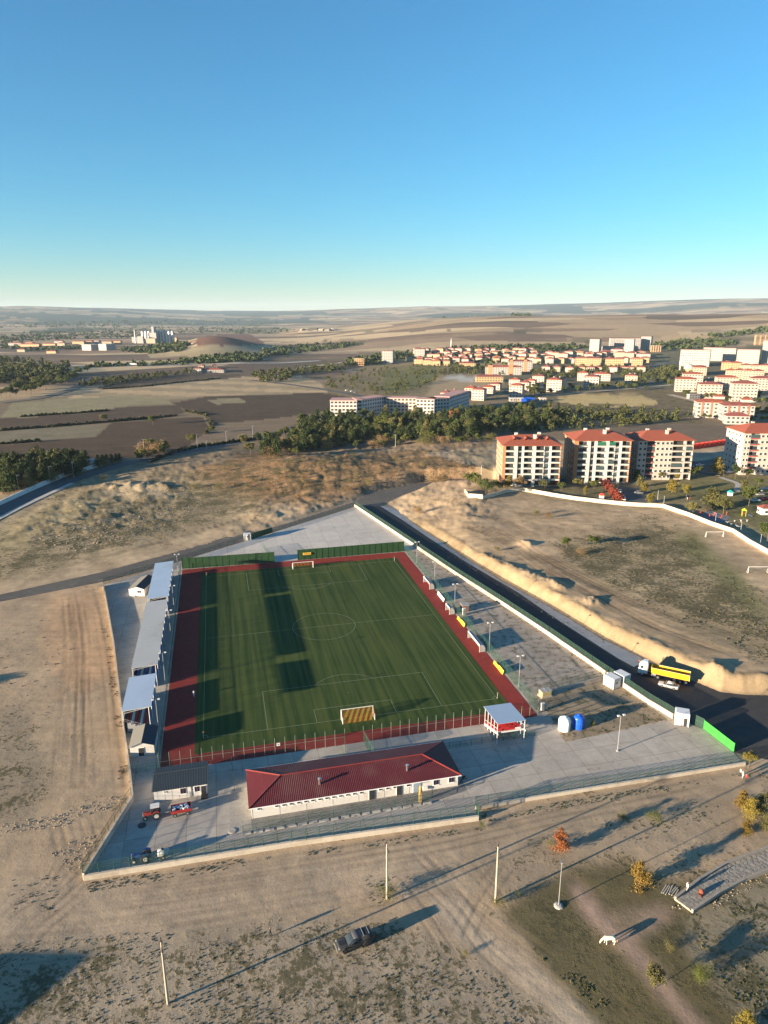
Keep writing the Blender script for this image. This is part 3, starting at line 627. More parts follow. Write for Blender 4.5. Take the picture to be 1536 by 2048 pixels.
# solid green panel screens behind the far goal
M_PANEL = mat('green_sheet', (.017, .055, .018), .55, var=.35, scale=.4)
M_POSTG = mat('dark_green_post', (.012, .032, .015), .5)
def screen(label, u0, u1, v0, v1, h, n):
    t = thing('panel_screen', label, 'screen', W3(u0, v0), PPH); L = math.hypot(u1 - u0, v1 - v0); a = math.atan2(v1 - v0, u1 - u0)
    t.rotation_euler = (0, 0, PPH + a); wd = L / n
    pm = MB().box(wd / 2, 0, .1, wd - .16, .05, h - .1).mesh('panel', M_PANEL); qm = MB().box(0, 0, 0, .13, .13, h + .05).mesh('post', M_POSTG)
    for k in range(n + 1):
        link('post', qm, t, (k * wd, 0, 0))
        if k < n: link('panel', pm, t, (k * wd, .02, 0))
screen('solid green panel screen left of the far gate', -42.4, -9.5, 60.0, 59.0, 4.1, 14)
screen('solid green panel screen with a yellow board, right of the far gate', -.8, 40.2, 59.2, 59.4, 4.1, 18)
t = tag(MB().box(0, 0, 2.0, 3.0, .08, .85).build('advert_board', mat('yellow_board', (.75, .45, .05), .5, var=.1), None, loc=W3(2.6, 58.9), rz=PPH), 'small yellow board hung on the green screen behind the far goal', 'sign')
for k in range(7): MB().box(-1.05 + k * .35, -.06, 2.26, .2, .03, .34).build('lettering', mat('brown_print', (.30, .12, .03), .6), t)
t = thing('gate', 'dark green double gate in the far fence by the small white hut', 'gate', (*G(497, 1081), 0), math.atan2(*(G(545, 1066) - G(497, 1081))[::-1]))
L = float(np.hypot(*(G(545, 1066) - G(497, 1081))))
for k in range(3): MB().box((k + .5) * L / 3, 0, .15, L / 3 - .1, .06, 2.4).build('panel', M_PANEL, t); MB().box(k * L / 3, 0, 0, .12, .12, 2.7).build('post', M_POSTG, t)
# bright green entrance gate
M_GATE = mat('bright_green_sheet', (.04, .33, .045), .5, var=.12)
a_, b_ = np.array(G(1407, 1458)), np.array(G(1467, 1505)); L = float(np.hypot(*(b_ - a_)))
t = thing('entrance_gate', 'bright green sheet metal gate at the asphalt road', 'gate', (*a_, 0), math.atan2(b_[1] - a_[1], b_[0] - a_[0]))
for k in range(4):
    MB().box((k + .5) * L / 4, 0, .12, L / 4 - .06, .05, 2.05).build('panel', M_GATE, t)
    MB().box((k + .5) * L / 4, -.05, 1.1, L / 4 - .1, .05, .07).build('rail', mat('gate_frame', (.03, .22, .035), .5), t)
for k in (0, 2, 4): MB().box(k * L / 4, 0, 0, .12, .12, 2.3).build('post', MATS['gate_frame'], t)
fence('mesh_fence', 'dark wire fence panel between guard cabin and bright green gate', gp((1385, 1447), (1407, 1458)), 2.4, 0, 1.6, .6)
# ------------------------------------------------------------------ goals, flags, dugouts, boards
M_NETR, M_NETY = mesh_mat('red_net', (.26, .03, .02), .42), mesh_mat('yellow_net', (.42, .34, .02), .42)
def goal(label, v, sgn, wd=7.32, h=2.44, dep=2.0, net=True, loc=None, rz=None, nm='football_goal'):
    t = thing(nm, label, 'goal', loc or W3(0, v, .05), PPH + (0 if sgn > 0 else math.pi) if rz is None else rz); r = .09
    for s_ in (-1, 1):
        MB().tube((s_ * wd / 2, 0, 0), (s_ * wd / 2, 0, h + r), r).build('goal_post', WHITE, t)
        MB().tube((s_ * wd / 2, dep, 0), (s_ * wd / 2, .0, h * .96 if not net else h), .04).build('brace', WHITE, t)
        MB().tube((s_ * wd / 2, 0, .04), (s_ * wd / 2, dep, .04), .04).build('ground_bar', WHITE, t)
        if net: MB().tube((s_ * wd / 2, dep, 0), (s_ * wd / 2, dep, 1.6), .05).build('net_post', WHITE, t)
    MB().tube((-wd / 2 - r, 0, h), (wd / 2 + r, 0, h), r).build('crossbar', WHITE, t)
    if net:
        n = 12
        for k in range(n):
            a, b = -wd / 2 + wd * k / n, -wd / 2 + wd * (k + 1) / n; sk1 = .5
            sh = lambda x, f: min(max(x + (f - .5) * 1.5, -wd / 2), wd / 2)
            MB().add([(sh(a, 0), .05, h), (sh(b, 0), .05, h), (sh(b, .6), dep * .8, h * .72), (sh(a, .6), dep * .8, h * .72), (sh(b, 1), dep, .1), (sh(a, 1), dep, .1)], [(0, 1, 2, 3), (3, 2, 4, 5)]).build('net_strip', M_NETR if k % 2 else M_NETY, t)
        for s_ in (-1, 1): MB().add([(s_ * wd / 2, 0, .05), (s_ * wd / 2, dep, .05), (s_ * wd / 2, dep, 1.6), (s_ * wd / 2, 0, h)], [(0, 1, 2, 3)]).build('side_net', M_NETR, t)
    return t
goal('white football goal with red and yellow net at the near end', -hv, -1)
goal('white football goal with red and yellow net at the far end', hv, 1)
spare = goal('white frame of a spare goal parked on the apron behind the green screen', 0, 1, 7.3, 2.4, 1.6, False, W3(6.5, 63), PPH + .1, 'goal_frame')
for i, (su, sv, lb) in enumerate(((-1, 1, 'far left'), (1, 1, 'far right'), (-1, -1, 'near left'), (1, -1, 'near right'))):
    t = thing('corner_flag', 'corner flag at the %s corner of the pitch' % lb, 'flag', W3(su * hu, sv * hv, .05), PPH)
    MB().tube((0, 0, 0), (0, 0, 1.6), .03, n=6).build('pole', WHITE, t)
    MB().add([(0, .01, 1.58), (.42, .04, 1.42), (0, .01, 1.2), (0, -.01, 1.58), (.42, .02, 1.42), (0, -.01, 1.2)], [(0, 1, 2), (5, 4, 3), (0, 3, 4, 1), (1, 4, 5, 2)]).build('flag_cloth', mat('flag_red', (.55, .07, .04), .7), t)
M_DUG = mat('dugout_sheet', (.30, .32, .36), .35, metal=.2, var=.1)
def dugout(label, v0, v1, seats):
    t = thing('dugout', label, 'dugout', W3(38.2, (v0 + v1) / 2, .03), PPH); L = v1 - v0
    prof = [(0.15, 2.1), (.9, 2.12), (1.45, 1.8), (1.75, 1.2), (1.8, .05)]
    vs = []; 
    for x, z in prof: vs += [(x, -L / 2, z), (x, L / 2, z)]
    vs += [(x - .05, y, z - .05) for x, y, z in vs]
    n = len(prof); fs = [(2 * i, 2 * i + 1, 2 * i + 3, 2 * i + 2) for i in range(n - 1)] + [(2 * n + 2 * i, 2 * n + 2 * i + 2, 2 * n + 2 * i + 3, 2 * n + 2 * i + 1) for i in range(n - 1)]
    MB().add(vs, fs).build('shell', M_DUG, t)
    for s_ in (-1, 1):
        y = s_ * (L / 2 - .01)
        MB().add([(x, y, z) for x, z in prof] + [(.15, y, .05)], [tuple(range(n + 1))]).build('side_panel', mat('dugout_side', (.33, .32, .31), .4, var=.1), t)
        MB().tube((.12, y, 0), (.12, y, 2.12), .05, n=6).build('front_post', WHITE, t)
    MB().box(.1, 0, 2.05, .12, L, .3).build('fascia', WHITE, t)
    for k in range(int(L / .75)):
        y = -L / 2 + .5 + k * .72
        MB().box(1.2, y, .35, .42, .5, .07).box(1.42, y, .4, .07, .5, .5).build('seat', seats, t)
RED = mat('red_plastic', (.42, .025, .025), .45, var=.1); 
dugout('grey curved dugout with red seats nearest the far right corner', 19.6, 26.5, RED)
dugout('short grey curved dugout at the halfway line', -1.2, 2.4, WHITE)
dugout('long grey curved dugout with white fascia on the near half', -26.6, -17.6, WHITE)
def board(label, v0, v1, m, h=1.05):
    t = thing('advert_board', label, 'advert board', W3(39.6, (v0 + v1) / 2, .03), PPH); L = v1 - v0
    MB().extrude_y([(.0, .05), (.1, .05), (.42, h), (.32, h)], -L / 2, L / 2).build('face_panel', m, t)
    for s_ in (-1, 1): MB().tube((.3, s_ * L * .35, .7), (.75, s_ * L * .35, 0), .03, n=5).build('strut', DARK, t)
    return t
YEL = mat('yellow_vinyl', (.85, .52, .04), .5, var=.12, scale=1.2)
board('plain white advert board between two dugouts on the right touchline', 8.6, 15.2, WHITE)
board('smaller yellow advert board just past the halfway dugout', -7.2, -4.4, YEL, .75); board('larger yellow advert board beside the halfway line', -10.6, -7.5, YEL)
board('smaller yellow advert board toward the near right corner', -36.0, -33.2, YEL, .75); board('larger yellow advert board toward the near right corner', -39.4, -36.3, YEL)
t = tag(MB().box(0, 0, 2.2, .7, .04, .7).build('sign', WHITE, None, loc=W3(-18.6, -59.75), rz=PPH), 'small square white sign on the near goal fence', 'sign')
MB().box(0, -.03, 2.45, .26, .02, .2).build('printed_mark', DARK, t)
# lamp poles
def lamp_pole(label, loc, h=8.3, heads=2, m=None, rz=0.0, grp='lamp poles around the pitch'):
    t = thing('lamp_pole', label, 'lamp pole', loc, rz, grp); m = m or GALV
    MB().tube((0, 0, 0), (0, 0, h), .10, .055, n=8).build('pole', m, t); MB().box(0, 0, 0, .45, .45, .12).build('base_plate', CONC, t)
    MB().tube((-.7, 0, h), (.7, 0, h), .035, n=6).build('cross_arm', m, t)
    for s_ in ((-1, 1) if heads == 2 else (1,)): MB().box(s_ * .65, -.12, h - .05, .5, .4, .2).build('floodlight', WHITE, t)
    return t
ords = ['farthest', 'second', 'third', 'fourth', 'nearest']
for i, v in enumerate((45.2, 23.3, 2.6, -26.2, -45.7)): lamp_pole('%s lamp pole from the far end, right of the pitch' % ords[i] if 0 < i < 4 else '%s lamp pole right of the pitch' % ords[i], W3(41.3, v), 8.3, rz=PPH)
for i, v in enumerate((52, 22, 3, -23.3, -45.6)): lamp_pole('%s lamp pole from the far end, left beside the covered stands' % ords[i] if 0 < i < 4 else '%s lamp pole left beside the covered stands' % ords[i], W3(-43.4, v), 8.4, rz=PPH)
lamp_pole('single lamp pole standing on the wide concrete yard', (*G(1235, 1502), 0), 8.5, rz=.3)
# ------------------------------------------------------------------ stands
M_ROOFB = mat('sky_tinted_metal_roof', (.40, .49, .60), .35, metal=.35, var=.12, scale=.2, dirt=(.36, .38, .40), dirt_amt=.3); M_ROOFG = mat('grey_metal_roof', (.36, .37, .375), .5, metal=.2, var=.12, scale=.2, dirt=(.27, .27, .26), dirt_amt=.3)  # first roof: plain metal with the sky's blue reflection put into its colour
M_BLUE = mat('blue_plastic', (.03, .13, .42), .45); M_STEEL = mat('painted_steel', (.55, .55, .54), .5)
M_TIER = mat('stand_deck', (.30, .30, .30), .8, var=.2)
def stand(label, v0, v1, roofm, seatm, altm=None):
    L = v1 - v0; t = thing('covered_stand', label, 'grandstand', W3(-47.7, (v0 + v1) / 2), PPH)     # x toward the pitch
    x0, x1 = -3.1, 3.1; z0, z1 = 5.65, 6.0
    rf = MB().extrude_y([(x0, z0), (x1, z1), (x1, z1 + .1), (x0, z0 + .1)], -L / 2, L / 2).build('roof', roofm, t)
    n = int(L / 1.0); rib = MB().add([(x0, -.04, z0 + .1), (x1, -.04, z1 + .1), (x1, .04, z1 + .1), (x0, .04, z0 + .1), (x0, 0, z0 + .115), (x1, 0, z1 + .115)], [(0, 1, 5, 4), (3, 4, 5, 2), (0, 4, 3), (1, 2, 5)]).mesh('roof_rib', roofm)
    for k in range(n): link('roof_rib', rib, rf, (0, -L / 2 + (k + .5) * L / n, 0))
    nb = max(3, round(L / 4.6)); colm = MB().box(-2.9, 0, 0, .14, .14, z0).box(-2.7, 0, z0 - .15, .5, .1, .14).mesh('column', M_STEEL)
    colf = MB().tube((2.5, 0, 0), (2.5, 0, z1 - .05), .09, n=6).mesh('column', M_STEEL)
    beam = MB().tube((x0 + .1, 0, z0 - .12), (x1 - .1, 0, z1 - .12), .07, n=6).tube((-2.9, 0, z0 - .7), (x1 - .6, 0, z1 - .2), .04, n=5).mesh('roof_beam', M_STEEL)
    for k in range(nb + 1):
        y = -L / 2 + .15 + k * (L - .3) / nb
        link('column', colm, t, (0, y, 0)); link('column', colf, t, (0, y, 0)); link('roof_beam', beam, t, (0, y, 0))
    for k in range(5):
        x = 1.5 - k * .85; z = .75 + k * .42
        MB().box(x, 0, 0.25, .85, L - .4, z - .25).build('tier', M_TIER, t)
        sm = (altm if altm and k % 2 else seatm)
        MB().box(x - .12, 0, z + .3, .42, L - .7, .07).build('seat_row', sm, t)
        MB().box(x - .32, 0, z + .3, .06, L - .7, .42).build('seat_back_row', sm, t)
    MB().box(-3.0, 0, .1, .06, L, 3.2).build('back_panel', mat('stand_back', (.34, .35, .36), .5, var=.1), t)
    MB().box(2.15, 0, 0, .06, L, 1.15).build('front_panel', M_BLUE, t)
    for s_ in (-1, 1):
        MB().tube((-2.9, s_ * (L / 2 - .1), 3.7), (2.1, s_ * (L / 2 - .1), 1.3), .035, n=5).tube((-2.9, s_ * (L / 2 - .1), 3.2), (2.1, s_ * (L / 2 - .1), .8), .03, n=5).build('side_rail', M_STEEL, t)
    return t
stand('covered stand with metal roof tinted by sky reflection at the far end of the left side', 19.7, 52.1, M_ROOFB, mat('wine_plastic', (.22, .02, .05), .5))
stand('longest covered stand with grey roof in the middle of the left side', -24.5, 17.2, M_ROOFG, M_BLUE, WHITE)
stand('covered stand with metal roof tinted by sky reflection and red seats, nearest on the left side', -44.2, -29.2, M_ROOFB, RED, WHITE)
# small raised stand behind the near right corner (faces the pitch, +y)
t = thing('covered_stand', 'small raised stand with blue roof and red seats by the near right corner', 'grandstand', W3(30.0, -63.0), PPH)
rf = MB().add([(-3.25, 4.0, 4.3), (3.2, 4.0, 4.3), (3.2, -4.1, 4.9), (-3.25, -4.1, 4.9), (-3.25, 4.0, 4.4), (3.2, 4.0, 4.4), (3.2, -4.1, 5.0), (-3.25, -4.1, 5.0)], [(0, 1, 2, 3), (7, 6, 5, 4), (0, 4, 5, 1), (1, 5, 6, 2), (2, 6, 7, 3), (3, 7, 4, 0)]).build('roof', mat('blue_roof', (.36, .45, .56), .4, metal=.2, var=.06, scale=.2), t)
for k in range(9):
    x = -3.0 + k * .74; MB().add([(x - .03, 4.0, 4.4), (x + .03, 4.0, 4.4), (x + .03, -4.1, 5.0), (x - .03, -4.1, 5.0), (x, 4.0, 4.412), (x, -4.1, 5.012)], [(0, 4, 5, 3), (1, 2, 5, 4), (0, 1, 4), (3, 5, 2)]).build('roof_rib', MATS['blue_roof'], rf)
for k in range(8):
    y = 3.0 - k * .86; z = .5 + k * .27
    MB().box(0, y, z, 6.2, .8, .07).build('tier', WHITE, t)
    for j in range(11): MB().box(-2.8 + j * .55, y - .2, z + .3, .45, .36, .06).box(-2.8 + j * .55, y - .38, z + .32, .45, .05, .4).build('seat', RED, t)
for s_ in (-1, 1):
    for k in range(5):
        y = 3.2 - k * 1.75; MB().tube((s_ * 3.1, y, 0), (s_ * 3.1, y, 4.35 + (3.2 - y) * .075), .06, n=6).build('column', WHITE, t)
    for k in range(9): MB().box(s_ * 3.12, 3.0 - k * .86, .2 + k * .27, .06, .8, .3).build('side_step', WHITE, t)
    MB().tube((s_ * 3.1, 3.3, 1.5), (s_ * 3.1, -3.6, 3.6), .035, n=5).build('side_rail', WHITE, t)
MB().box(.4, -3.75, 2.45, 5.2, .06, .35).build('back_panel', WHITE, t); MB().box(1.6, -3.82, 2.9, 1.3, .04, .5).build('banner', WHITE, t)
# ------------------------------------------------------------------ yard buildings
def ribbed(mb, e0, e1, top, n, amp=.035):
    """corrugated slope: e0,e1 eave ends, top(s)->upper point for s in 0..1; n ribs"""
    e0, e1 = Vector(e0), Vector(e1); nrm = (e1 - e0).cross(Vector(top(.5)) - (e0 + e1) / 2).normalized()
    if nrm.z < 0: nrm = -nrm
    vs, fs = [], []
    for i in range(n):
        for f, a in ((0, 0), (.3, 0), (.45, amp), (.85, amp)):
            s_ = (i + f) / n; vs += [e0.lerp(e1, s_) + nrm * a, Vector(top(s_)) + nrm * a]
    vs += [e1, Vector(top(1))]
    m = len(vs) // 2; fs = [(2 * i, 2 * i + 2, 2 * i + 3, 2 * i + 1) for i in range(m - 1)]
    mb.add(vs, fs)
M_REDROOF = mat('red_ribbed_roof', (.085, .011, .015), .55, metal=.0, var=.3, scale=.25, dirt=(.12, .045, .042), dirt_amt=.35); M_REDCAP = mat('red_ridge_cap', (.19, .026, .022), .5)
M_WIN = glass('dark_window', (.035, .02, .03)); M_FRAME = mat('white_frame', (.80, .79, .77), .5, var=.05)
M_CLAD = mat('white_cladding', (.58, .56, .53), .6, var=.07, scale=.4, dirt=(.46, .41, .36), dirt_amt=.3)
def window(parent, x, y, z, wd, h, face=-1, panes=1, m=None):
    """window in a wall that faces local -y (face -1) or +y"""
    f = MB().box(x, y + face * .02, z, wd + .14, .06, h + .14).build('window', M_FRAME, parent)
    for k in range(panes):
        pw = wd / panes; MB().box(x - wd / 2 + (k + .5) * pw, y + face * .06, z + .07, pw - .07, .03, h).build('pane', m or M_WIN, f)
    MB().box(x, y + face * .09, z - .05, wd + .25, .12, .05).build('sill', M_FRAME, f)
def door(parent, x, y, wd, h, face=-1, m=None, z=0.05):
    f = MB().box(x, y + face * .02, z, wd + .16, .08, h + .08).build('door', M_FRAME, parent); MB().box(x, y + face * .075, z, wd, .04, h).build('door_leaf', m or DARK, f); return f
t = thing('changing_room_building', 'long low white building with dark red hipped metal roof and two chimneys', 'building', W3(-5.35, -72.5), PPH)
wx, wy, ez = 19.7, 5.3, 2.55
MB().box(0, 0, 0, 2 * wx, 2 * wy, ez).build('wall', M_CLAD, t)
ox, oy, rx, rz_ = 20.2, 5.75, 13.9, 4.35
for sy in (-1, 1):
    mb = MB(); tp = lambda s_, sy=sy: ((-ox + 2 * ox * s_), (sy * oy * (1 - min(1, s_ * 2 * ox / (ox - rx), (1 - s_) * 2 * ox / (ox - rx)))), ez + (rz_ - ez) * min(1, s_ * 2 * ox / (ox - rx), (1 - s_) * 2 * ox / (ox - rx)))
    ribbed(mb, (-ox, sy * oy, ez), (ox, sy * oy, ez), tp, 116); mb.build('roof_slope', M_REDROOF, t)
for sx in (-1, 1):
    mb = MB(); tp = lambda s_, sx=sx: (sx * (ox - (ox - rx) * min(1, 2 * s_, 2 - 2 * s_)), -oy + 2 * oy * s_, ez + (rz_ - ez) * min(1, 2 * s_, 2 - 2 * s_))
    ribbed(mb, (sx * ox, -oy, ez), (sx * ox, oy, ez), tp, 34); mb.build('roof_slope', M_REDROOF, t)
    for sy in (-1, 1): MB().tube((sx * ox, sy * oy, ez + .05), (sx * rx, 0, rz_ + .05), .13, n=6).build('hip_cap', M_REDCAP, t)
MB().tube((-rx, 0, rz_ + .05), (rx, 0, rz_ + .05), .14, n=6).build('ridge_cap', M_REDCAP, t)
MB().box(0, -oy, ez - .14, 2 * ox, .1, .16).box(0, oy, ez - .14, 2 * ox, .1, .16).build('gutter', M_FRAME, t)
for x in (-6.9, 10.1):
    c_ = MB().tube((x, -3.0, 2.9), (x, -3.0, 4.5), .22, n=12).build('chimney', mat('bright_steel', (.6, .6, .6), .25, metal=.9), t); MB().lathe([(.34, 0), (.34, .08), (.1, .3)], 12, (x, -3.0, 4.55)).build('cowl', MATS['bright_steel'], c_)
for k, x in enumerate([-18.4, -15.2, -13.9, -12.6, -11.2, -9.9, -8.6, -7.3, -6.0, -4.7, -3.4, -2.1, -.8, .5, 4.2, 5.6, 7.0]): window(t, x, -wy, 1.65, .62, .4)
window(t, 9.7, -wy, 1.6, .8, .5); window(t, 15.2, -wy, .95, 1.1, 1.25, panes=2); window(t, 18.3, -wy, .95, 1.1, 1.25, panes=2)
door(t, 2.6, -wy, 1.1, 2.05); door(t, 7.9, -wy, 1.0, 2.05); door(t, 11.4, -wy, 1.5, 2.1, m=mat('blue_grey_door', (.25, .3, .36), .5))
MB().box(12.9, -wy - .04, 1.9, 1.4, .05, .35).build('name_plate', GALV, t); MB().box(13.0, -wy - .2, .5, .9, .35, .6).build('air_conditioner', WHITE, t)
for k in range(9): MB().box(-19.6 + k * 4.9, -wy - .012, .05, .05, .03, 2.45).build('panel_joint', mat('joint_grey', (.45, .44, .42), .7), t)
flat_sheet('paved_path', [W(-26.9, -81.2), W(8.4, -81.1), W(15.6, -79.6), W(15.6, -77.0), W(-26.9, -77.2)], .01, ground_mat('cobbled_paving', (.14, .135, .125), (.27, .26, .24), 2.2, bump=.5), .04)
flat_sheet('paved_path', [W(-29.0, -80.6), W(-25.2, -80.6), W(-25.2, -66.3), W(-29.0, -66.3)], .014, ground_mat('stone_paving', (.24, .22, .20), (.36, .34, .30), 1.6, bump=.4), .04)
t = thing('kerb', 'row of rough stone kerb blocks in front of the red roofed building', 'kerb', W3(-26.9, -81.45), PPH)
for k in range(18): MB().box(k * 1.95 + .8, random.uniform(-.06, .06), 0, 1.5 + random.uniform(-.2, .3), .35, .28, random.uniform(-.03, .03)).build('kerb_stone', CONC, t)
t = thing('statue', 'golden figure on a slim post beside the red roofed building entrance', 'statue', W3(5.9, -80.6), PPH)
MB().box(0, 0, 0, .5, .4, 1.9).build('pedestal', mat('ochre_stone', (.42, .30, .12), .7), t)
MB().lathe([(.2, 0), (.26, .3), (.2, .75), (.3, 1.05), (.12, 1.25), (.14, 1.4), (.15, 1.5), (.05, 1.65)], 10, (0, 0, 1.9)).build('figure', mat('gold_paint', (.60, .36, .06), .35, metal=.4), t, True)
# office cabin
t = thing('office_cabin', 'white cabin with dark ribbed gable roof behind the red tractor', 'cabin', W3(-37.8, -65.6), PPH); wx, wy = 4.85, 3.35
MB().box(0, 0, 0, 2 * wx, 2 * wy, 2.5).build('wall', M_CLAD, t)
M_DROOF = mat('dark_ribbed_roof', (.045, .055, .065), .5, metal=.2, var=.15)
for sy in (-1, 1):
    mb = MB(); ribbed(mb, (-5.15, sy * 3.75, 2.5), (5.15, sy * 3.75, 2.5), lambda s_: (-5.15 + 10.3 * s_, .7, 3.25), 34, .045); mb.build('roof_slope', M_DROOF, t)
for sx in (-1, 1): MB().add([(sx * wx, -wy, 2.5), (sx * wx, wy, 2.5), (sx * wx, .7, 3.2)], [(0, 1, 2)]).build('gable_end', M_CLAD, t)
MB().tube((-5.15, .7, 3.28), (5.15, .7, 3.28), .09, n=6).build('ridge_cap', M_DROOF, t)
window(t, .45, -wy, .95, 1.1, 1.15, panes=2); window(t, 3.0, -wy, .95, 1.0, 1.1, panes=2); window(t, -2.8, -wy, 1.75, .5, .25); door(t, 4.2, -wy, .95, 2.0)
MB().box(4.3, -wy - .7, 0, 1.3, 1.2, .3).build('door_step', DARK, t)
MB().tube((1.9, -wy - .06, .1), (1.9, -wy - .06, 2.45), .05, n=6).build('downpipe', GALV, t)
for k in range(5): MB().box(-4.2 + k * 1.3, -wy - .01, .05, .03, .02, 2.4).build('panel_joint', MATS['joint_grey'], t)
# sheds (ridge runs away from the camera)
M_SHL = mat('sunlit_felt', (.17, .165, .145), .8, var=.1); M_SHD = mat('shaded_felt', (.02, .028, .045), .7, var=.15)  # one felt: sunlit tone painted on left slopes, shade on right slopes
def shed(label, u, v, wd, dep, dx=0.0, doorx=-.3, dark_door=True, win=False):
    t = thing('shed', label, 'shed', W3(u, v), PPH - (.28 if win else .03)); h, a = 2.45, .85
    MB().box(0, dep / 2, 0, wd, dep, h).build('wall', M_CLAD, t)
    for y in (.002, dep - .002): MB().add([(-wd / 2, y, h), (wd / 2, y, h), (0, y, h + a)], [(0, 1, 2)]).build('gable_end', M_CLAD, t)
    for sx, m_ in ((-1, M_SHL), (1, M_SHD)):
        e = wd / 2 + .2; z = h - .2 * a / (wd / 2)
        MB().add([(sx * e, -.25, z), (0, -.25, h + a), (0, dep + .25, h + a), (sx * e, dep + .25, z), (sx * e, -.25, z + .08), (0, -.25, h + a + .08), (0, dep + .25, h + a + .08), (sx * e, dep + .25, z + .08)], [(0, 1, 2, 3), (7, 6, 5, 4), (0, 4, 5, 1), (1, 5, 6, 2), (2, 6, 7, 3), (3, 7, 4, 0)]).build('roof_slope', m_, t)
        MB().box(sx * .02 + sx * wd / 4, -.26, h + a / 2 - .05, wd / 2 * 1.07, .05, .12).build('barge_board', M_FRAME, t).hide_render = False
    door(t, doorx, 0, 1.1, 1.95, m=DARK if dark_door else mat('pale_door', (.55, .56, .58), .5))
    if win: window(t, .9, 0, 1.05, 1.4, .7, panes=2)
    MB().box(doorx, -.5, 0, 1.5, .8, .14).build('door_step', CONC, t)
    return t
def fix_barge(t):
    for c in list(t.children):
        if c.name.startswith('barge_board'): bpy.data.objects.remove(c)
fix_barge(shed('small white shed with felt roof coloured sunlit left and shaded right behind the far stand', -55.9, 37.5, 5.1, 10.5, doorx=-1.2, dark_door=False, win=True))
fix_barge(shed('white shed with felt roof coloured sunlit left and shaded right beside the near stand', -46.1, -53.4, 4.75, 6.7, doorx=-.2))
# white site cabins
def site_cabin(label, loc, rz, sx, sy, h, open_door=False):
    t = thing('site_cabin', label, 'cabin', loc, rz)
    MB().box(0, 0, .08, sx, sy, h).build('body', M_CLAD, t); MB().box(0, 0, h + .08, sx + .12, sy + .12, .1).build('roof', mat('cabin_roof', (.62, .63, .64), .5, var=.06), t)
    for a in (-1, 1):
        for b in (-1, 1): MB().box(a * (sx / 2), b * (sy / 2), 0, .14, .14, h + .16).build('corner_post', M_FRAME, t)
    for k in range(max(2, int(sx / .8))): MB().box(-sx / 2 + (k + .5) * sx / max(2, int(sx / .8)), -sy / 2 - .012, .25, .05, .03, h - .3).build('panel_rib', MATS['joint_grey'], t)
    if open_door: door(t, sx * .25, -sy / 2, .75, 1.9, z=.1); 
    else: window(t, 0, -sy / 2, 1.2, .7, .6)
    return t
ca = math.atan2(*(np.array(G(1240, 1386)) - np.array(G(1220, 1372)))[::-1])
site_cabin('left one of two white site containers against the road wall', (*G(1223, 1372), 0), .55, 2.3, 3.0, 2.6)
site_cabin('right one of two white site containers against the road wall', (*(np.array(G(1223, 1372)) + (2.9, 1.45)), 0), .55, 2.3, 3.0, 2.6)
site_cabin('white guard cabin beside the bright green gate', (*(np.array(G(1369, 1451)) + (-.3, 1.0)), 0), -.35, 2.7, 2.4, 2.9, True)
site_cabin('tiny white hut by the far dark green gate', (*G(495, 1079), 0), .25, 2.6, 2.6, 2.3)
# utility boxes, tanks
t = thing('transformer_box', 'cream electrical box on a plinth at the rubble strip', 'electrical box', (*G(1090, 1392), 0), .35)
MB().box(0, 0, 0, 3.0, 1.9, .25).build('plinth', CONC, t); MB().box(0, 0, .25, 2.6, 1.5, 1.35).build('body', mat('cream_paint', (.60, .47, .24), .6), t); MB().box(0, 0, 1.6, 2.75, 1.65, .1).box(0, 0, 1.7, .1, 1.65, .05).build('lid', mat('lid_grey', (.40, .38, .35), .6), t)
MB().box(-.6, -.77, .4, 1.1, .03, 1.1).box(.6, -.77, .4, 1.1, .03, 1.1).build('door_panel', mat('cream_door', (.52, .40, .2), .6), t)
t = thing('control_cabinet', 'narrow white cabinet with a round bin beside the near right track corner', 'cabinet', W3(42.2, -57.0), PPH); MB().box(0, 0, 0, .8, .6, 1.9).build('body', WHITE, t); MB().box(0, -.32, .1, .7, .03, 1.7).build('door_panel', GALV, t); MB().tube((.9, .2, .2), (.9, .2, 1.1), .45, n=14).build('bin', mat('tan_paint', (.5, .4, .25), .6), t)
t = thing('control_cabinet', 'narrow white cabinet behind the halfway dugout', 'cabinet', W3(42.6, -2.2), PPH); MB().box(0, 0, 0, .9, .7, 2.2).build('body', WHITE, t); MB().box(0, -.37, .1, .8, .03, 2.0).build('door_panel', GALV, t)
t = thing('brick_kiosk', 'small brown brick kiosk behind the halfway dugout', 'kiosk', W3(43.9, .8), PPH); MB().box(0, 0, 0, 2.0, 2.2, 2.1).build('wall', mat('brown_brick', (.22, .12, .08), .8, var=.3, scale=2), t); MB().box(0, 0, 2.1, 2.3, 2.5, .14).build('roof', CONC, t)
M_TW, M_TB = mat('white_tank', (.74, .75, .76), .35, var=.05), mat('blue_tank', (.015, .10, .55), .3, var=.08)
for (pxp, m_, lb) in (((1128, 1459), M_TW, 'white upright plastic water tank next to the blue tank'), ((1156, 1455), M_TB, 'blue upright plastic water tank next to the white tank')):
    t = thing('water_tank', lb, 'tank', (*G(*pxp), 0), .4); r = 1.28 if m_ is M_TW else 1.22
    MB().lathe([(r * .97, 0), (r, .15), (r, 1.2), (r * 1.015, 1.25), (r, 1.3), (r, 2.4), (r * .93, 2.75), (r * .6, 3.0), (.3, 3.1)], 28).build('body', m_, t, True)
    MB().lathe([(.34, 3.05), (.34, 3.3), (.2, 3.34)], 14).build('lid', m_, t)
    for k in range(8):
        a = k * math.pi / 4; MB().tube((math.cos(a) * r * 1.0, math.sin(a) * r, .1), (math.cos(a) * r, math.sin(a) * r, 2.4), .045, n=5).tube((math.cos(a) * r, math.sin(a) * r, 2.4), (math.cos(a) * .4, math.sin(a) * .4, 3.06), .045, n=5).build('rib', m_, t)
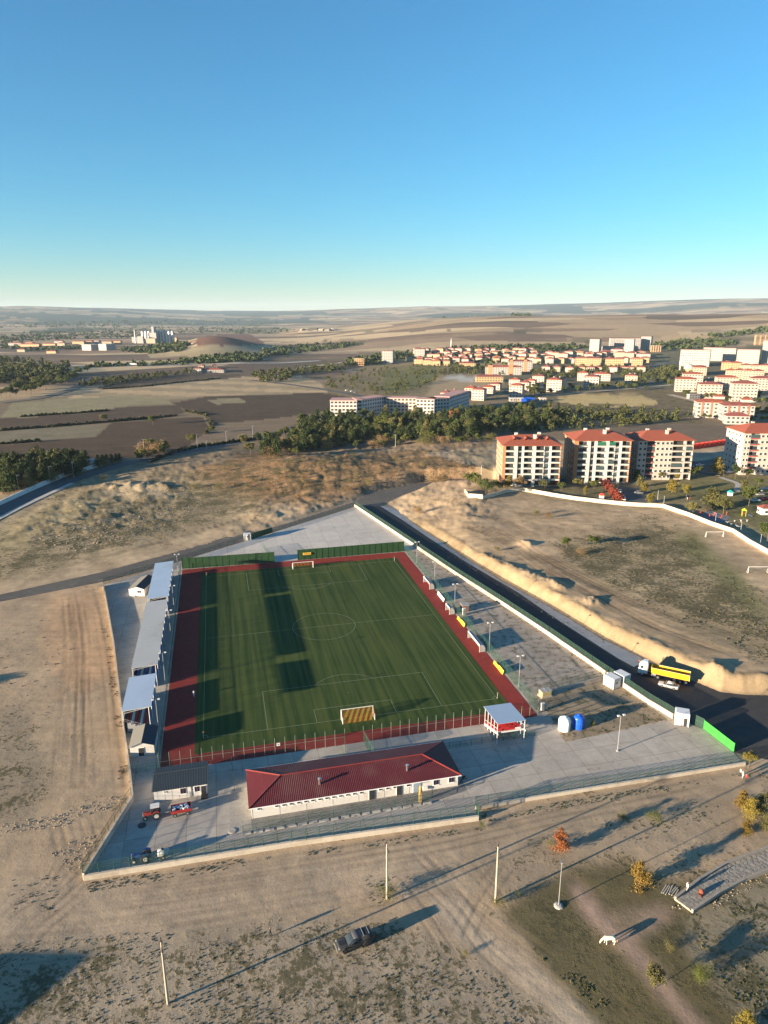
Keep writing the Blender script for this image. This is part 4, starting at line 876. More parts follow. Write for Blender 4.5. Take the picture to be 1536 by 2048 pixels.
for pxp, lb, m_ in (((284, 1651), 'dark iron manhole cover in the tractor yard', mat('iron', (.05, .05, .05), .6)), ((465, 1662), 'pale round concrete cover by the yard fence', CONC)):
    t = thing('manhole_cover', lb, 'manhole', (*G(*pxp), .004)); MB().lathe([(.75, 0), (.75, .07), (.7, .09)], 20).build('cover_ring', m_, t); MB().lathe([(.55, .09), (.55, .115)], 16).build('cover_plate', m_, t)
# ------------------------------------------------------------------ roads and strips in the middle distance
def strip(name, pts, wd, m, dz=.12, kind='structure', sub=6):
    p = [np.array(x, float) for x in pts]; q_ = []
    for i in range(len(p) - 1):
        for k in range(sub): q_.append(p[i] + (p[i + 1] - p[i]) * k / sub)
    q_.append(p[-1]); q_ = np.array(q_)[:, :2]
    for _ in range(3): q_[1:-1] = (q_[:-2] + q_[1:-1] * 2 + q_[2:]) / 4
    d = np.gradient(q_, axis=0); d /= np.linalg.norm(d, axis=1)[:, None]; n = np.stack([-d[:, 1], d[:, 0]], 1)
    vs, fs = [], []; cols = [-.5, 0, .5]
    for i in range(len(q_)):
        for c in cols:
            x, y = q_[i] + n[i] * wd * c; vs.append((x, y, hz(x, y) + dz))
    for i in range(len(q_) - 1):
        for j in range(2): a = i * 3 + j; fs.append((a, a + 1, a + 4, a + 3))
    return tag(MB().add(vs, fs).build(name, m), kind=kind)
def ppx(*pts): return [tuple(P(*p)) for p in pts]
M_FARROAD = ground_mat('far_asphalt', (.075, .08, .085), (.11, .112, .115), .2)
M_TRACKD = mat('pale_track', (.40, .34, .25), .9, var=.2)
strip('road', [(*p,) for p in LROAD[:8]], 13, M_FARROAD, .15)
strip('road', [(*p,) for p in LROAD[7:]], 11, M_FARROAD, .12)
strip('footpath', [(p[0] + 5.0, p[1] - 8.0) for p in LROAD[:5]], 3.0, CONC, .22)
strip('highway', ppx((-60, 737), (100, 733), (260, 731), (420, 730), (540, 727), (640, 722)), 16, mat('pale_highway', (.34, .33, .31), .8), .6)
strip('road', ppx((500, 760), (570, 768), (640, 778), (720, 792), (760, 803)), 9, M_FARROAD, .4)
strip('road', ppx((0, 806), (80, 797), (150, 778), (175, 757)), 12, mat('dam_track', (.13, .11, .085), .9), .4)
strip('road', ppx((600, 735), (680, 726), (720, 722)), 12, M_TRACKD, .5)
strip('road', ppx((1340, 790), (1430, 812), (1480, 803), (1560, 790)), 9, M_TRACKD, .5)
strip('road', ppx((1090, 792), (1180, 784), (1260, 778), (1345, 770)), 7, M_TRACKD, .4)
strip('road', ppx((1070, 790), (1085, 770), (1105, 755)), 10, M_FARROAD, .4)
strip('road', ppx((1300, 735), (1340, 722), (1370, 740)), 14, M_FARROAD, .4)
flat_sheet('parking_road', [tuple(P(*p))[:2] for p in ((1232, 975), (1262, 955), (1300, 985), (1318, 1005), (1262, 1005), (1245, 995))], P(1270, 985).z + .12, M_FARROAD, .4)
flat_sheet('parking_road', [tuple(P(*p))[:2] for p in ((1374, 925), (1475, 915), (1478, 945), (1440, 952), (1385, 945))], P(1430, 935).z + .2, M_FARROAD, .6)
strip('footpath', ppx((1440, 955), (1480, 968), (1470, 985), (1545, 975)), 3, CONC, .15)
lw = [(p[0] - 6.5, p[1] + 9.5) for p in LROAD[1:7]]
wall('stepped_wall', 'pale stepped retaining wall along the curving road at far left', lw, 2.2, .5, WHITE, step=6)
PWALL = [tuple(P(*p)) for p in ((930, 984), (938, 996), (965, 998), (990, 992), (1012, 985), (1045, 982), (1100, 992), (1150, 1000), (1200, 1006), (1262, 1012), (1325, 1015), (1378, 1033), (1420, 1050), (1465, 1065), (1500, 1088), (1540, 1110), (1600, 1140))]
wall('boundary_wall', 'long cream stepped wall between the dirt hill and the park', PWALL, 1.7, .35, mat('sunny_wall', (.52, .45, .35), .85, var=.1, dirt=(.5, .42, .3), dirt_amt=.3), step=9)
# ------------------------------------------------------------------ apartment blocks
M_TILE = mat('red_tile', (.27, .07, .038), .8, var=.2, scale=.4); M_TILE2 = mat('faded_red_tile', (.20, .06, .048), .8, var=.22, scale=.3)
M_BRICK = mat('orange_brick', (.36, .17, .085), .85, var=.15, scale=.6); M_STUC = mat('white_stucco', (.46, .44, .415), .8, var=.06, scale=.2)
M_PINK = mat('pinkish_stucco', (.42, .355, .31), .85, var=.08, scale=.2); M_MAROON = mat('maroon_paint', (.30, .05, .05), .7)
M_BGL = glass('balcony_glass', (.05, .075, .08)); M_DK = mat('shaded_room', (.035, .033, .032), .8); M_GRN = glass('green_glass', (.02, .12, .07))
WCACHE = {}
def win_part(parent, x, y, z, wd, h, rz=0.0, m=None, frame=M_FRAME):
    key = (round(wd, 2), round(h, 2), frame.name); mm = (m or GLASS)
    if key not in WCACHE: WCACHE[key] = MB().box(0, 0, -h / 2 - .06, wd + .14, .1, h + .12).mesh('window', frame)
    k2 = (round(wd, 2), round(h, 2), mm.name, 'p')
    if k2 not in WCACHE: WCACHE[k2] = MB().box(0, -.06, -h / 2, wd, .05, h).mesh('pane', mm)
    o = link('window', WCACHE[key], parent, (x, y, z + h / 2), rz); link('pane', WCACHE[k2], o)
def apartment(label, base, rz, bays, depth, floors, wallm, sidem, balm, parm, tall=2.95, dormer=False, roofm=None, grey_side=False):
    t = thing('apartment_block', label, 'apartment block', base, rz); Wd = sum(b[1] for b in bays); x0 = -Wd / 2; H = floors * tall + .4
    MB().box(0, depth / 2 + .7, -1.5, Wd - .2, depth - 1.4, H + 1.5).build('wall', wallm, t)
    for s_ in (-1, 1):
        MB().box(s_ * (Wd / 2 + .02), depth / 2, -1.5, .3, depth, H + 1.5).build('side_wall', sidem, t)
        for f in range(floors):
            MB().box(s_ * (Wd / 2 + .2), depth / 2, f * tall + tall - .1, .1, depth - .1, .22).build('floor_band', wallm, t)
            for yy in (.2, .4, .62, .82): win_part(t, s_ * (Wd / 2 + .2), depth * yy, f * tall + 1.1, 1.3, 1.25, math.pi / 2 if s_ > 0 else -math.pi / 2)
    x = x0
    for kind, wd, *ex in bays:
        c = x + wd / 2; x += wd
        if kind == 'pier': MB().box(c, .75, -1.5, wd - .03, 1.5, H + 1.5).build('pier', ex[0] if ex else wallm, t)
        for f in range(floors):
            z = f * tall + .35
            if kind == 'balc':
                if f: 
                    b = MB().box(c, .7, z - .22, wd - .04, 1.5, .22).build('balcony', balm, t)
                    MB().box(c, -.02, z, wd - .04, .1, .55).build('parapet', parm if (parm is not M_MAROON or ex) else wallm, b)
                    MB().box(c, -.02, z + .55, wd - .06, .06, .4).build('glass_rail', M_BGL, b)
                win_part(t, c, 1.36, z + .15, wd - .5, 2.2, 0, M_DK if ((int(abs(c) * 13) + f * 7 + len(label)) % 3) else GLASS)
                r = (int(c * 7) + f * 5) % 7
                if f and r == 0: MB().box(c, .05, z + .95, wd - .1, .05, 1.5).build('balcony_glazing', M_BGL, t)
                if f == floors - 1 and ex and ex[0] == 1: MB().box(c, .05, z + .95, wd - .1, .05, 1.5).build('balcony_glazing', M_GRN, t)
            elif kind == 'win':
                if f == 0 or True: win_part(t, c, 1.36 if not ex else .28, z + .25, wd - .45, 2.0 if not ex else 1.3, 0, M_BGL if f % 2 else GLASS)
                MB().box(c, .9, z - .25, wd - .03, 1.0, .25).build('floor_band', wallm, t)
            elif kind == 'wall':
                if f == 0: MB().box(c, .75, -1.5, wd - .03, 1.5, H + 1.5).build('pier', wallm, t)
                for dx in (-.25, .25): win_part(t, c + dx * wd, -.03, z + .9, min(1.2, wd * .28), 1.25)
    rm = roofm or M_TILE; e = .9
    rf = MB().hip(-Wd / 2 - e, Wd / 2 + e, -e, depth + e, H, 3.6, inset=min(Wd, depth) * .42, t=.25).build('roof', rm, t)
    for (cx, cy) in ((-.22, .55), (.2, .6), (.08, .3)): 
        MB().box(cx * Wd, depth * cy, H + 1.2, 1.5, 1.1, 3.2).build('chimney', M_STUC if wallm is not M_PINK else M_PINK, rf)
        MB().box(cx * Wd, depth * cy, H + 4.4, 1.7, 1.3, .15).build('chimney_cap', CONC, rf)
    if dormer:
        for dx in (-.28, -.08, .12, .3): MB().gable(dx * Wd - 1.1, dx * Wd + 1.1, depth * .2, depth * .5, H + 2.2, 1.0, .12).box(dx * Wd, depth * .35, H + .6, 1.8, depth * .2, 1.7).build('dormer', rm, rf)
    return t
bA = [('pier', 1.2, M_BRICK), ('balc', 4.4), ('pier', 1.6), ('win', 2.3), ('pier', .9), ('balc', 4.4), ('pier', 1.5), ('balc', 4.2), ('win', 2.8), ('pier', .8), ('balc', 4.6)]
bB = [('pier', 2.0, M_BRICK), ('balc', 4.6), ('pier', 1.5), ('win', 2.2), ('pier', 1.2), ('balc', 4.4, 1), ('pier', 1.6), ('balc', 3.2, 1), ('win', 2.4), ('pier', .9), ('balc', 4.4)]
bC = [('wall', 4.6, 1), ('balc', 4.2, 2), ('wall', 5.0), ('wall', 4.2), ('balc', 6.0), ('pier', 1.0), ('balc', 3.6)]
bD = [('wall', 3.4), ('balc', 5.0, 2), ('wall', 5.0), ('wall', 5.0), ('balc', 5.0), ('wall', 4.0), ('balc', 5)]
def mid(a, b): return tuple((P(*a) + P(*b)) / 2)
apartment('orange brick and white apartment block with dormered red roof, leftmost of four', mid((1009, 974), (1112, 972)), -.02, bA, 23, 7, M_STUC, M_BRICK, M_STUC, M_STUC, dormer=True)
apartment('orange brick and white apartment block with plain red hip roof, second from left', mid((1146, 968), (1253, 966)), -.02, bB, 22, 7, M_STUC, M_BRICK, M_STUC, M_STUC, 3.15)
apartment('pinkish apartment block with maroon balconies, third from left', mid((1279, 961), (1370, 959)), .0, bC, 20, 7, M_PINK, M_PINK, M_PINK, M_MAROON, 2.95)
pD = P(1478, 950); apartment('cream apartment block with maroon balconies at the right edge of the picture', (pD.x + 16.5, pD.y, pD.z), .0, bD, 20, 7, M_PINK, M_PINK, M_PINK, M_MAROON, 3.2)
# ------------------------------------------------------------------ long white building behind the pine plantation
t = thing('long_building', 'long white five storey building with brown windows behind the pine plantation', 'building', tuple(P(663, 838)))
OB = P(663, 838)
def lblock(pxa, pxb, ya, yb, h, dep, m=M_STUC, nwin=None, roofm=None):
    a, b = P(pxa, ya) - OB, P(pxb, yb) - OB; d = b - a; L = math.hypot(d.x, d.y); ang = math.atan2(d.y, d.x); c = (a + b) / 2
    nx, ny = -math.sin(ang), math.cos(ang)
    cx, cy = c.x + nx * dep / 2, c.y + ny * dep / 2
    MB().box(cx, cy, -2, L, dep, h + 2, ang).build('wing_wall', m, t)
    MB().box(cx, cy, h, L + .8, dep + .8, .5, ang).build('wing_roof', roofm or mat('pinkish_roof', (.45, .25, .22), .8, var=.15), t)
    n = nwin or max(2, round(L / 3.4)); fl = 5
    for f in range(fl):
        for k in range(n):
            s_ = (k + .5) / n - .5
            win_part(t, c.x + math.cos(ang) * L * s_ - nx * .06, c.y + math.sin(ang) * L * s_ - ny * .06, f * h / fl + .9, L / n * .66, 1.7, ang, mat('brown_window', (.07, .05, .045), .3))
lblock(661, 714, 838, 838, 16, 20); lblock(714, 725, 837.5, 837, 16.4, 16, nwin=1); lblock(725, 772, 836, 828, 16, 14, mat('shaded_stucco', (.46, .47, .48), .8))  # bluish wings: white stucco with their shade put into the colour
lblock(772, 832, 829, 829, 15, 14, mat('tan_stucco', (.45, .38, .33), .8)); lblock(832, 868, 832, 832, 15.5, 16); lblock(868, 898, 831, 829, 15.5, 14); lblock(898, 938, 828, 815, 16, 14, MATS['shaded_stucco'])
# ------------------------------------------------------------------ houses of the town
HC = {'c': mat('cream_house', (.40, .33, .245), .85, var=.08, scale=.1), 'p': mat('pink_white_house', (.41, .34, .295), .85, var=.07, scale=.1), 'y': mat('yellow_house', (.37, .275, .155), .85, var=.08, scale=.1), 'w': mat('white_house', (.34, .325, .31), .8, var=.06, scale=.1), 'o': mat('orange_house', (.52, .34, .2), .85, var=.08, scale=.1)}
def house(label, x0, x1, eave, base, col='p', rz=-.42, dep=None, roof='hip', nm='house', cat='house', group='town houses', fl=None, rm=None, chim=1):
    o = P((x0 + x1) / 2, base); d = math.hypot(o.x, o.y); view = math.atan2(o.x, o.y); rel = abs(rz + view) if True else 0
    wd = max(5.0, (x1 - x0) * d / F_PX / max(.55, math.cos(rz + view))); h = max(3.0, (base - eave) * d / F_PX * 1.0)
    dep = dep or min(max(9, wd * .8), 15); fl = fl or max(1, round(h / 3.0))
    t = thing(nm, label, cat, tuple(o), rz, group)
    MB().box(0, dep / 2, -2, wd, dep, h + 2).build('wall', HC[col], t)
    if roof == 'hip':
        rf = MB().hip(-wd / 2 - .6, wd / 2 + .6, -.6, dep + .6, h, min(2.4, .26 * min(wd, dep) + .4), t=.2).build('roof', rm or (M_TILE2 if sum(map(ord, label)) % 2 else M_TILE), t)
        for k in range(chim): MB().box((-.2 + .4 * k) * wd * (1 if chim > 1 else .3), dep * .55, h + .6, 1.2, 1.0, 2.3).build('chimney', HC['w'], rf)
    else: MB().box(0, dep / 2, h, wd + .5, dep + .5, .5).build('roof', rm or CONC, t)
    mb = MB(); n = max(2, round(wd / 3.6)); nd = max(2, round(dep / 4))
    for f in range(fl):
        z = f * h / fl + h / fl * .32; wh = h / fl * .42
        for k in range(n): mb.box(-wd / 2 + (k + .5) * wd / n, -.03, z, min(1.9, wd / n * .52), .08, wh)
        for k in range(nd):
            for s_ in (-1, 1): mb.box(s_ * (wd / 2 + .03), (k + .5) * dep / nd, z, .08, min(1.4, dep / nd * .4), wh)
    tag(mb.build('window_rows', mat('house_window', (.05, .045, .045), .3), t), kind='stuff')
    return t
def nth(i): return ['first', 'second', 'third', 'fourth', 'fifth', 'sixth', 'seventh', 'eighth', 'ninth', 'tenth', 'eleventh', 'twelfth', 'thirteenth', 'fourteenth', 'fifteenth', 'sixteenth', 'seventeenth', 'eighteenth', 'nineteenth', 'twentieth'][i]
def row(desc, items, **kw):
    for i, it in enumerate(items): house('%s from left, %s' % (nth(i), desc), *it[:4], col=it[4] if len(it) > 4 else 'p', **{**kw, **(it[5] if len(it) > 5 else {})})
row('row of pale houses just behind the long white building', [(881, 898, 786, 799), (899, 914, 784, 796), (929, 950, 777, 793), (943, 967, 780, 801), (964, 986, 775, 787), (980, 999, 769, 780)])
row('group of pink white houses below the striped school', [(1018, 1039, 760, 770), (1018, 1043, 772, 795), (1038, 1057, 766, 782), (1050, 1069, 762, 773), (1065, 1087, 753, 765)])
row('row of cream houses along the top of the sandy slope', [(1093, 1121, 761, 784, 'p', dict(dep=28, chim=2)), (1155, 1174, 747, 762), (1167, 1195, 755, 778, 'p', dict(dep=16)), (1184, 1218, 749, 762), (1250, 1272, 753, 771, 'c', dict(dep=18, chim=2)), (1353, 1388, 761, 784, 'p', dict(rz=-.3)), (1401, 1438, 772, 797, 'p', dict(rz=-.25, chim=2)), (1467, 1507, 772, 804, 'p', dict(rz=-.25, chim=2))])
row('second row of pink white houses at the right edge of town', [(1368, 1402, 750, 764, 'p', dict(rz=-.3)), (1436, 1471, 758, 778, 'p', dict(rz=-.25)), (1506, 1542, 761, 786, 'p', dict(rz=-.25, chim=2))])
row('row of yellow terraced houses under the white towers', [(1151, 1174, 717, 731, 'y'), (1175, 1199, 718, 732, 'y'), (1208, 1226, 719, 732, 'y'), (1227, 1246, 719, 733, 'y'), (1264, 1283, 719, 736, 'y')], rz=-.3)
row('right hand row of cream terraced houses', [(1389, 1410, 737, 751, 'c', dict(dep=34)), (1453, 1469, 743, 757, 'c'), (1470, 1486, 743, 758, 'c'), (1487, 1504, 744, 760, 'c'), (1506, 1524, 745, 761, 'c')], rz=-.35)
row('upper right row of yellow houses in front of the white blocks', [(1445, 1462, 727, 740, 'y'), (1463, 1481, 728, 741, 'y'), (1484, 1500, 732, 743, 'c'), (1502, 1520, 733, 744, 'c'), (1522, 1542, 733, 745, 'c')], rz=-.35)
row('hazy row of red roofs between towers and yellow terraces', [(1090, 1106, 713, 722), (1118, 1134, 708, 716), (1145, 1165, 706, 713, 'c'), (1168, 1184, 709, 717), (1186, 1202, 707, 715), (1201, 1217, 703, 711), (1222, 1243, 700, 711), (1232, 1250, 706, 716, 'c'), (1250, 1266, 707, 717, 'c'), (1274, 1298, 709, 718)])
far_row = [(812 + i * 17 + (i % 3) * 2, 826 + i * 17 + (i % 3) * 2, 714 + (i % 4) * 1.5, 722 + (i % 4) * 1.6, 'cyp'[i % 3]) for i in range(16)]
row('long far row of small red roofed houses left of the school', far_row)
row('nearer row of yellow houses left of the school', [(828, 845, 719, 728, 'y'), (846, 862, 721, 730, 'y'), (863, 880, 722, 731, 'y'), (881, 899, 722, 731, 'y'), (918, 934, 714, 724, 'p'), (957, 970, 716, 724, 'y'), (985, 1000, 714, 722, 'y')], rz=-.3)
row('farthest row of tiny red roofs at the back of town', [(835 + i * 19, 847 + i * 19, 706 + (i * 7 % 4), 712 + (i * 7 % 4), 'pcy'[i % 3]) for i in range(14)])
for i, (x, y) in enumerate([(a + random.uniform(-7, 7), b + random.uniform(-1.5, 1.5)) for b in (704, 709.5, 716, 724) for a in range(838 if b < 715 else 880, 1085, 19)]):
    if not (965 < x < 1070 and y > 715): house('small red roofed house deep in the crowded middle of town', x - 7, x + 6, y - 6.5, y + 2, 'pcyp'[i % 4], rz=-.35 - .1 * (i % 3), group='crowded small town houses')
for i, (x, y) in enumerate([(a + random.uniform(-6, 6), b + random.uniform(-1.2, 1.2)) for b in (712, 724, 742) for a in range(1095, 1300, 21)]):
    house('small red roofed house between the yellow terraces and the lower rows', x - 8, x + 7, y - 7, y + 2, 'pcpy'[i % 4], rz=-.35 - .1 * (i % 3), group='houses between the terraces')
house('yellow long low house above the pale bare plot', 918, 950, 727, 738, 'y', rz=-.2)
t = house('pale yellow long two storey building by the bare plot', 953, 1005, 754, 764, 'y', rz=-.05, nm='long_low_building', cat='building', group=None, rm=M_TILE2)
for lb, a in (('long white school wing with orange stripes and red roof', (972, 1041, 735, 750)), ('taller white school block with orange corners behind the striped wing', (1017, 1063, 724, 744))):
    t = house(lb, *a, 'w', rz=-.12, nm='school_building', cat='school', group=None)
    b = t.children[0].bound_box; wd = b[4][0] - b[0][0]; hh = b[1][2]
    for k in (-.36, .2): MB().box(wd * k, -.08, 0, wd * .12, .2, hh).build('orange_stripe', mat('orange_paint', (.50, .20, .10), .8), t)
# towers and tall blocks
def tower(label, x0, x1, top, base, rz=-.5, dep=16, col='w', fl=None, rm=None): return house(label, x0, x1, top, base, col, rz, dep, 'flat', 'tower_block', 'tower block', 'tall blocks behind the town', fl, rm or M_TILE2)
tower('white tower block at the left of the far tower group', 1179, 1196, 681, 706, dep=24); tower('wide white slab with a shaded front in the far tower group', 1223, 1276, 679, 701, -.1, 14)
tower('slim white tower in front of the wide white slab', 1249, 1265, 681, 704); tower('low white block in front of the wide white slab', 1208, 1247, 694, 703, -.1); tower('white tower with a dark right side at the right of the far tower group', 1282, 1299, 676, 699, dep=24)
tower('large white apartment block beside the mosque', 1363, 1412, 704, 733, -.5, 18, fl=7); tower('white block half hidden behind the large white block', 1408, 1440, 699, 722, -.5, 14); tower('white block with dark balconies right of the large white block', 1446, 1466, 701, 728, -.5, 14); tower('wide white block with balconies near the right edge', 1476, 1511, 704, 731, -.5, 14, fl=7); tower('tall white block cut by the right edge', 1525, 1552, 689, 729, -.5)
tower('single white tower block standing left of the town', 764, 785, 703, 727, -.2, 18); tower('white block just left of the red roofed rows', 829, 849, 699, 713, -.2, 14)
def frame_building(label, x0, x1, top, base):
    o = P((x0 + x1) / 2, base); d = math.hypot(o.x, o.y); wd = (x1 - x0) * d / F_PX; h = (base - top) * d / F_PX; n = max(2, round(h / 3.2)); t = thing('unfinished_building', label, 'building', tuple(o), -.25)
    for f in range(n + 1): MB().box(0, 6, f * h / n, wd, 12, .4).build('floor_slab', HC['o'], t)
    for k in range(5):
        for y in (.3, 6, 11.7): MB().box(-wd / 2 + .4 + k * (wd - .8) / 4, y, -2, .6, .5, h + 2).build('column', HC['o'], t)
frame_building('unfinished brick coloured frame left of the single white tower', 708, 727, 718, 731); frame_building('unfinished concrete frame behind the far towers', 1303, 1320, 693, 704); frame_building('unfinished pale frame on the slope at the right edge', 1514, 1545, 674, 690); frame_building('unfinished concrete frame behind the red roofed rows', 980, 1003, 702, 712)
# two villas with arches and red roofs
for lb, a in (('large white villa with brown trim and red roofs, left one of the villa pair', (1397, 1445, 808, 836)), ('large white villa with stacked red roofs, right one of the villa pair', (1450, 1500, 815, 842))):
    t = house(lb, *a, 'w', rz=-.2, dep=14, nm='villa', cat='villa', group=None, chim=2)
    wd = t.children[0].bound_box[4][0] * 2; hh = t.children[0].bound_box[1][2]
    MB().box(wd * .25, 6, hh, 8, 6, 2.2).build('upper_storey', HC['w'], t); MB().hip(wd * .25 - 4.6, wd * .25 + 4.6, 2.4, 9.6, hh + 2.2, 1.6).build('upper_roof', M_TILE, t)
    for k in (-.3, 0, .3): MB().box(wd * k, -.08, .5, 1.7, .1, hh * .85).build('brown_bay', mat('brown_trim', (.25, .12, .08), .7), t)
t = house('lower white annex with red roof in front of the villa pair', 1456, 1493, 834, 849, 'w', rz=-.2, dep=10, nm='villa', cat='villa', group=None)
# mosque
o = P(1378, 748); t = thing('mosque', 'ochre mosque with grey dome and one slim white minaret', 'mosque', tuple(o), -.3); sc = math.hypot(o.x, o.y) / F_PX
MB().box(0, 8, -2, 15, 15, 9).build('hall', HC['y'], t); MB().lathe([(7.6, 7), (7.6, 8.2), (6.8, 11), (4.6, 13.2), (1.8, 14.6), (.2, 15.2)], 24, (0, 8, 0)).build('dome', mat('lead_dome', (.35, .33, .30), .5), t, True)
m_ = MB().lathe([(1.3, 0), (1.2, 14), (1.7, 14.3), (1.7, 15.2), (1.0, 15.4), (.9, 20), (.05, 26)], 14, (-13, 4, -1)).build('minaret', WHITE, t, True)
for k in (-1, 0, 1): MB().box(k * 4.5, .42, 1.0, 1.6, .12, 3.2).build('window', M_DK, t)
o = P(902, 703); t = thing('minaret', 'slim white minaret rising from the far red roofs', 'minaret', tuple(o)); MB().lathe([(1.4, 0), (1.2, 16), (1.8, 16.4), (1.8, 17.2), (1, 17.4), (.9, 24), (.05, 30)], 12).build('shaft', WHITE, t, True); MB().lathe([(2, 0), (2, 3)], 8).build('base', WHITE, t)
# grain works on the plain
o = P(290, 687); t = thing('grain_works', 'white grain works with tall tower and chimney on the plain', 'factory', tuple(o)); s0 = math.hypot(o.x, o.y) / F_PX
def at(px, py): return (P(px, 687) - o).x, (687 - py) * s0
for lb, x0, x1, top, dy in (('main_block', 272, 287, 674, 0), ('sloped_block', 294, 311, 668, 20), ('head_tower', 300, 305, 657, 30), ('shed_hall', 287, 311, 678, 5), ('long_hall', 250, 274, 676, 60)):
    a, hh = at(x0, top); b, _ = at(x1, top); MB().box((a + b) / 2, dy + 12, -3, b - a, 24, hh + 3, 0, .85 if lb == 'main_block' else 1).build(lb, HC['w'] if lb != 'shed_hall' else HC['c'], t)
a, hh = at(270, 662); MB().tube((a, 0, 0), (a, 0, hh), 2.0, 1.3, 12).build('chimney', WHITE, t)
for k, px_ in enumerate((275, 282, 289, 307, 313, 319, 325, 331, 337)):
    a, hh = at(px_, 664); MB().lathe([(5, -2), (5, hh - 4), (.5, hh)], 14, (a, 55, 0)).build('silo', GALV, t)
for i, (x0, x1) in enumerate(((314, 327), (329, 340), (342, 353))): house('%s orange building right of the grain works' % ['first', 'second', 'third'][i], x0, x1, 676, 683, 'o', rz=-.1, nm='works_building', cat='building', group='buildings on the plain')
house('left one of two white cube blocks on the plain', 166, 181, 691, 701, 'w', rz=-.55, dep=30, roof='flat', nm='white_block', cat='building', group=None); house('right one of two white cube blocks on the plain', 199, 212, 690, 701, 'w', rz=-.55, dep=30, roof='flat', nm='white_block', cat='building', group=None)
for i, (x0, x1, e, b) in enumerate(((88, 108, 688, 691), (110, 124, 683, 688), (116, 128, 687, 691), (147, 166, 684, 690), (168, 183, 683, 689), (184, 197, 682, 688), (206, 222, 684, 690), (224, 240, 683, 689), (42, 74, 689, 693), (20, 40, 687, 691), (36, 48, 700, 704), (95, 110, 703, 707), (52, 64, 686, 690))):
    house('%s low building from the left among the works on the plain' % nth(i), x0, x1, e, b, 'owco'[i % 4], rz=-.1, dep=14, nm='works_building', cat='building', group='buildings on the plain', rm=M_TILE2 if i % 3 else None)
house('white restaurant with red roof beside the highway on the plain', 388, 402, 738, 745, 'w', rz=-.1, nm='roadside_building', cat='building', group=None, dep=16)
house('long red roofed wing of the restaurant beside the highway', 403, 446, 740, 745, 'w', rz=.0, nm='roadside_building', cat='building', group=None, dep=26)
house('small cream house behind the roadside restaurant', 398, 407, 732, 738, 'c', rz=-.1, nm='roadside_building', cat='building', group=None); house('slanting cream shed behind the roadside restaurant', 424, 434, 731, 737, 'c', rz=.3, nm='roadside_building', cat='building', group=None)
house('tiny white farm building at the edge of the valley field', 552, 560, 746, 752, 'w', nm='farm_building', cat='building', group=None)
# red and blue site sheds
for i in range(11):
    o = P(1380 + i * 9.0, 900 - i * 1.3); t = thing('site_shed', '%s red site shed from the left, in the row behind the apartments' % nth(i), 'shed', tuple(o), .1, 'red site sheds'); MB().box(0, 1.6, 0, 2.5, 3.2, 2.6).build('wall', mat('signal_red', (.62, .05, .025), .5), t); MB().gable(-1.4, 1.4, -.1, 3.4, 2.6, .6).build('roof', MATS['signal_red'], t)
o = P(1056, 803); t = thing('site_shed', 'blue covered store below the town by the pine plantation', 'shed', tuple(o), .05); MB().box(0, 3, 0, 14, 6, 3.0).build('wall', M_TB, t); MB().hip(-7.3, 7.3, -.3, 6.3, 3.0, 1.0).build('roof', M_TB, t)
for i, px_ in enumerate((1020, 1034, 1080)): house('%s low shed in the row beside the blue covered store' % nth(i), px_, px_ + 12, 797, 803, 'wcp'[i], rz=0, dep=7, roof='flat', nm='low_shed', cat='shed', group='low sheds')
house('white topped bus shelter building by the road near the villas', 1380, 1398, 790, 798, 'w', rz=.3, dep=4, roof='flat', nm='bus_shelter', cat='shelter', group=None)
house('low white wall building at left foot of the long white building', 632, 650, 836, 841, 'w', rz=-.1, dep=8, roof='flat', nm='low_shed', cat='shed', group=None)
# cliff quarry on the plain
M_ROCK = mat('pale_rock', (.26, .21, .15), .9, var=.3, scale=.02)
for i, px_ in enumerate((612, 648)):
    o = P(px_ + 8, 662); d = math.hypot(o.x, o.y) / F_PX; mb = MB()
    for k in range(16): mb.box(random.uniform(-16, 16) * d, random.uniform(0, 200), -5, random.uniform(6, 14) * d, 80, random.uniform(2, 7) * d, random.uniform(0, 3), .5)
    tag(mb.build('quarry_face', M_ROCK, loc=tuple(o)), '%s pale quarry outcrop on the far plain' % ['left', 'right'][i], 'rock')
# ------------------------------------------------------------------ trees and shrubs
def leaf_mat(name, a, b, rough=.8):
    if name in MATS: return MATS[name]
    m, t, p = nodes_of(name); oi = NN(t, 'ShaderNodeObjectInfo'); v = coords(t, False)
    f = mathn(t, 'ADD', mathn(t, 'MULTIPLY', noise(t, v, .9, 3), .6), mathn(t, 'MULTIPLY', oi.outputs['Random'], .4))
    t.links.new(mixc(t, ramp(t, f, .2, .8), a, b), p.inputs['Base Color']); p.inputs['Roughness'].default_value = rough; p.inputs['Specular IOR Level'].default_value = .2
    MATS[name] = m; return m
L_PINE = leaf_mat('pine_needles', (.024, .042, .014), (.08, .095, .03)); L_GRN = leaf_mat('green_leaves', (.045, .066, .015), (.12, .125, .03)); L_YEL = leaf_mat('yellow_leaves', (.12, .105, .02), (.23, .175, .035))
L_OR = leaf_mat('orange_leaves', (.19, .06, .02), (.30, .11, .04)); L_OLV = leaf_mat('olive_leaves', (.085, .085, .03), (.16, .14, .05)); L_GOLD = leaf_mat('golden_needles', (.12, .08, .016), (.21, .135, .03)); L_BR = leaf_mat('dry_scrub', (.14, .09, .045), (.24, .16, .08)); L_RED = leaf_mat('red_leaves', (.16, .03, .02), (.26, .07, .03))
BARK = mat('bark', (.13, .095, .07), .9, var=.3, scale=4); BARKW = mat('limed_bark', (.45, .42, .38), .9, var=.2)
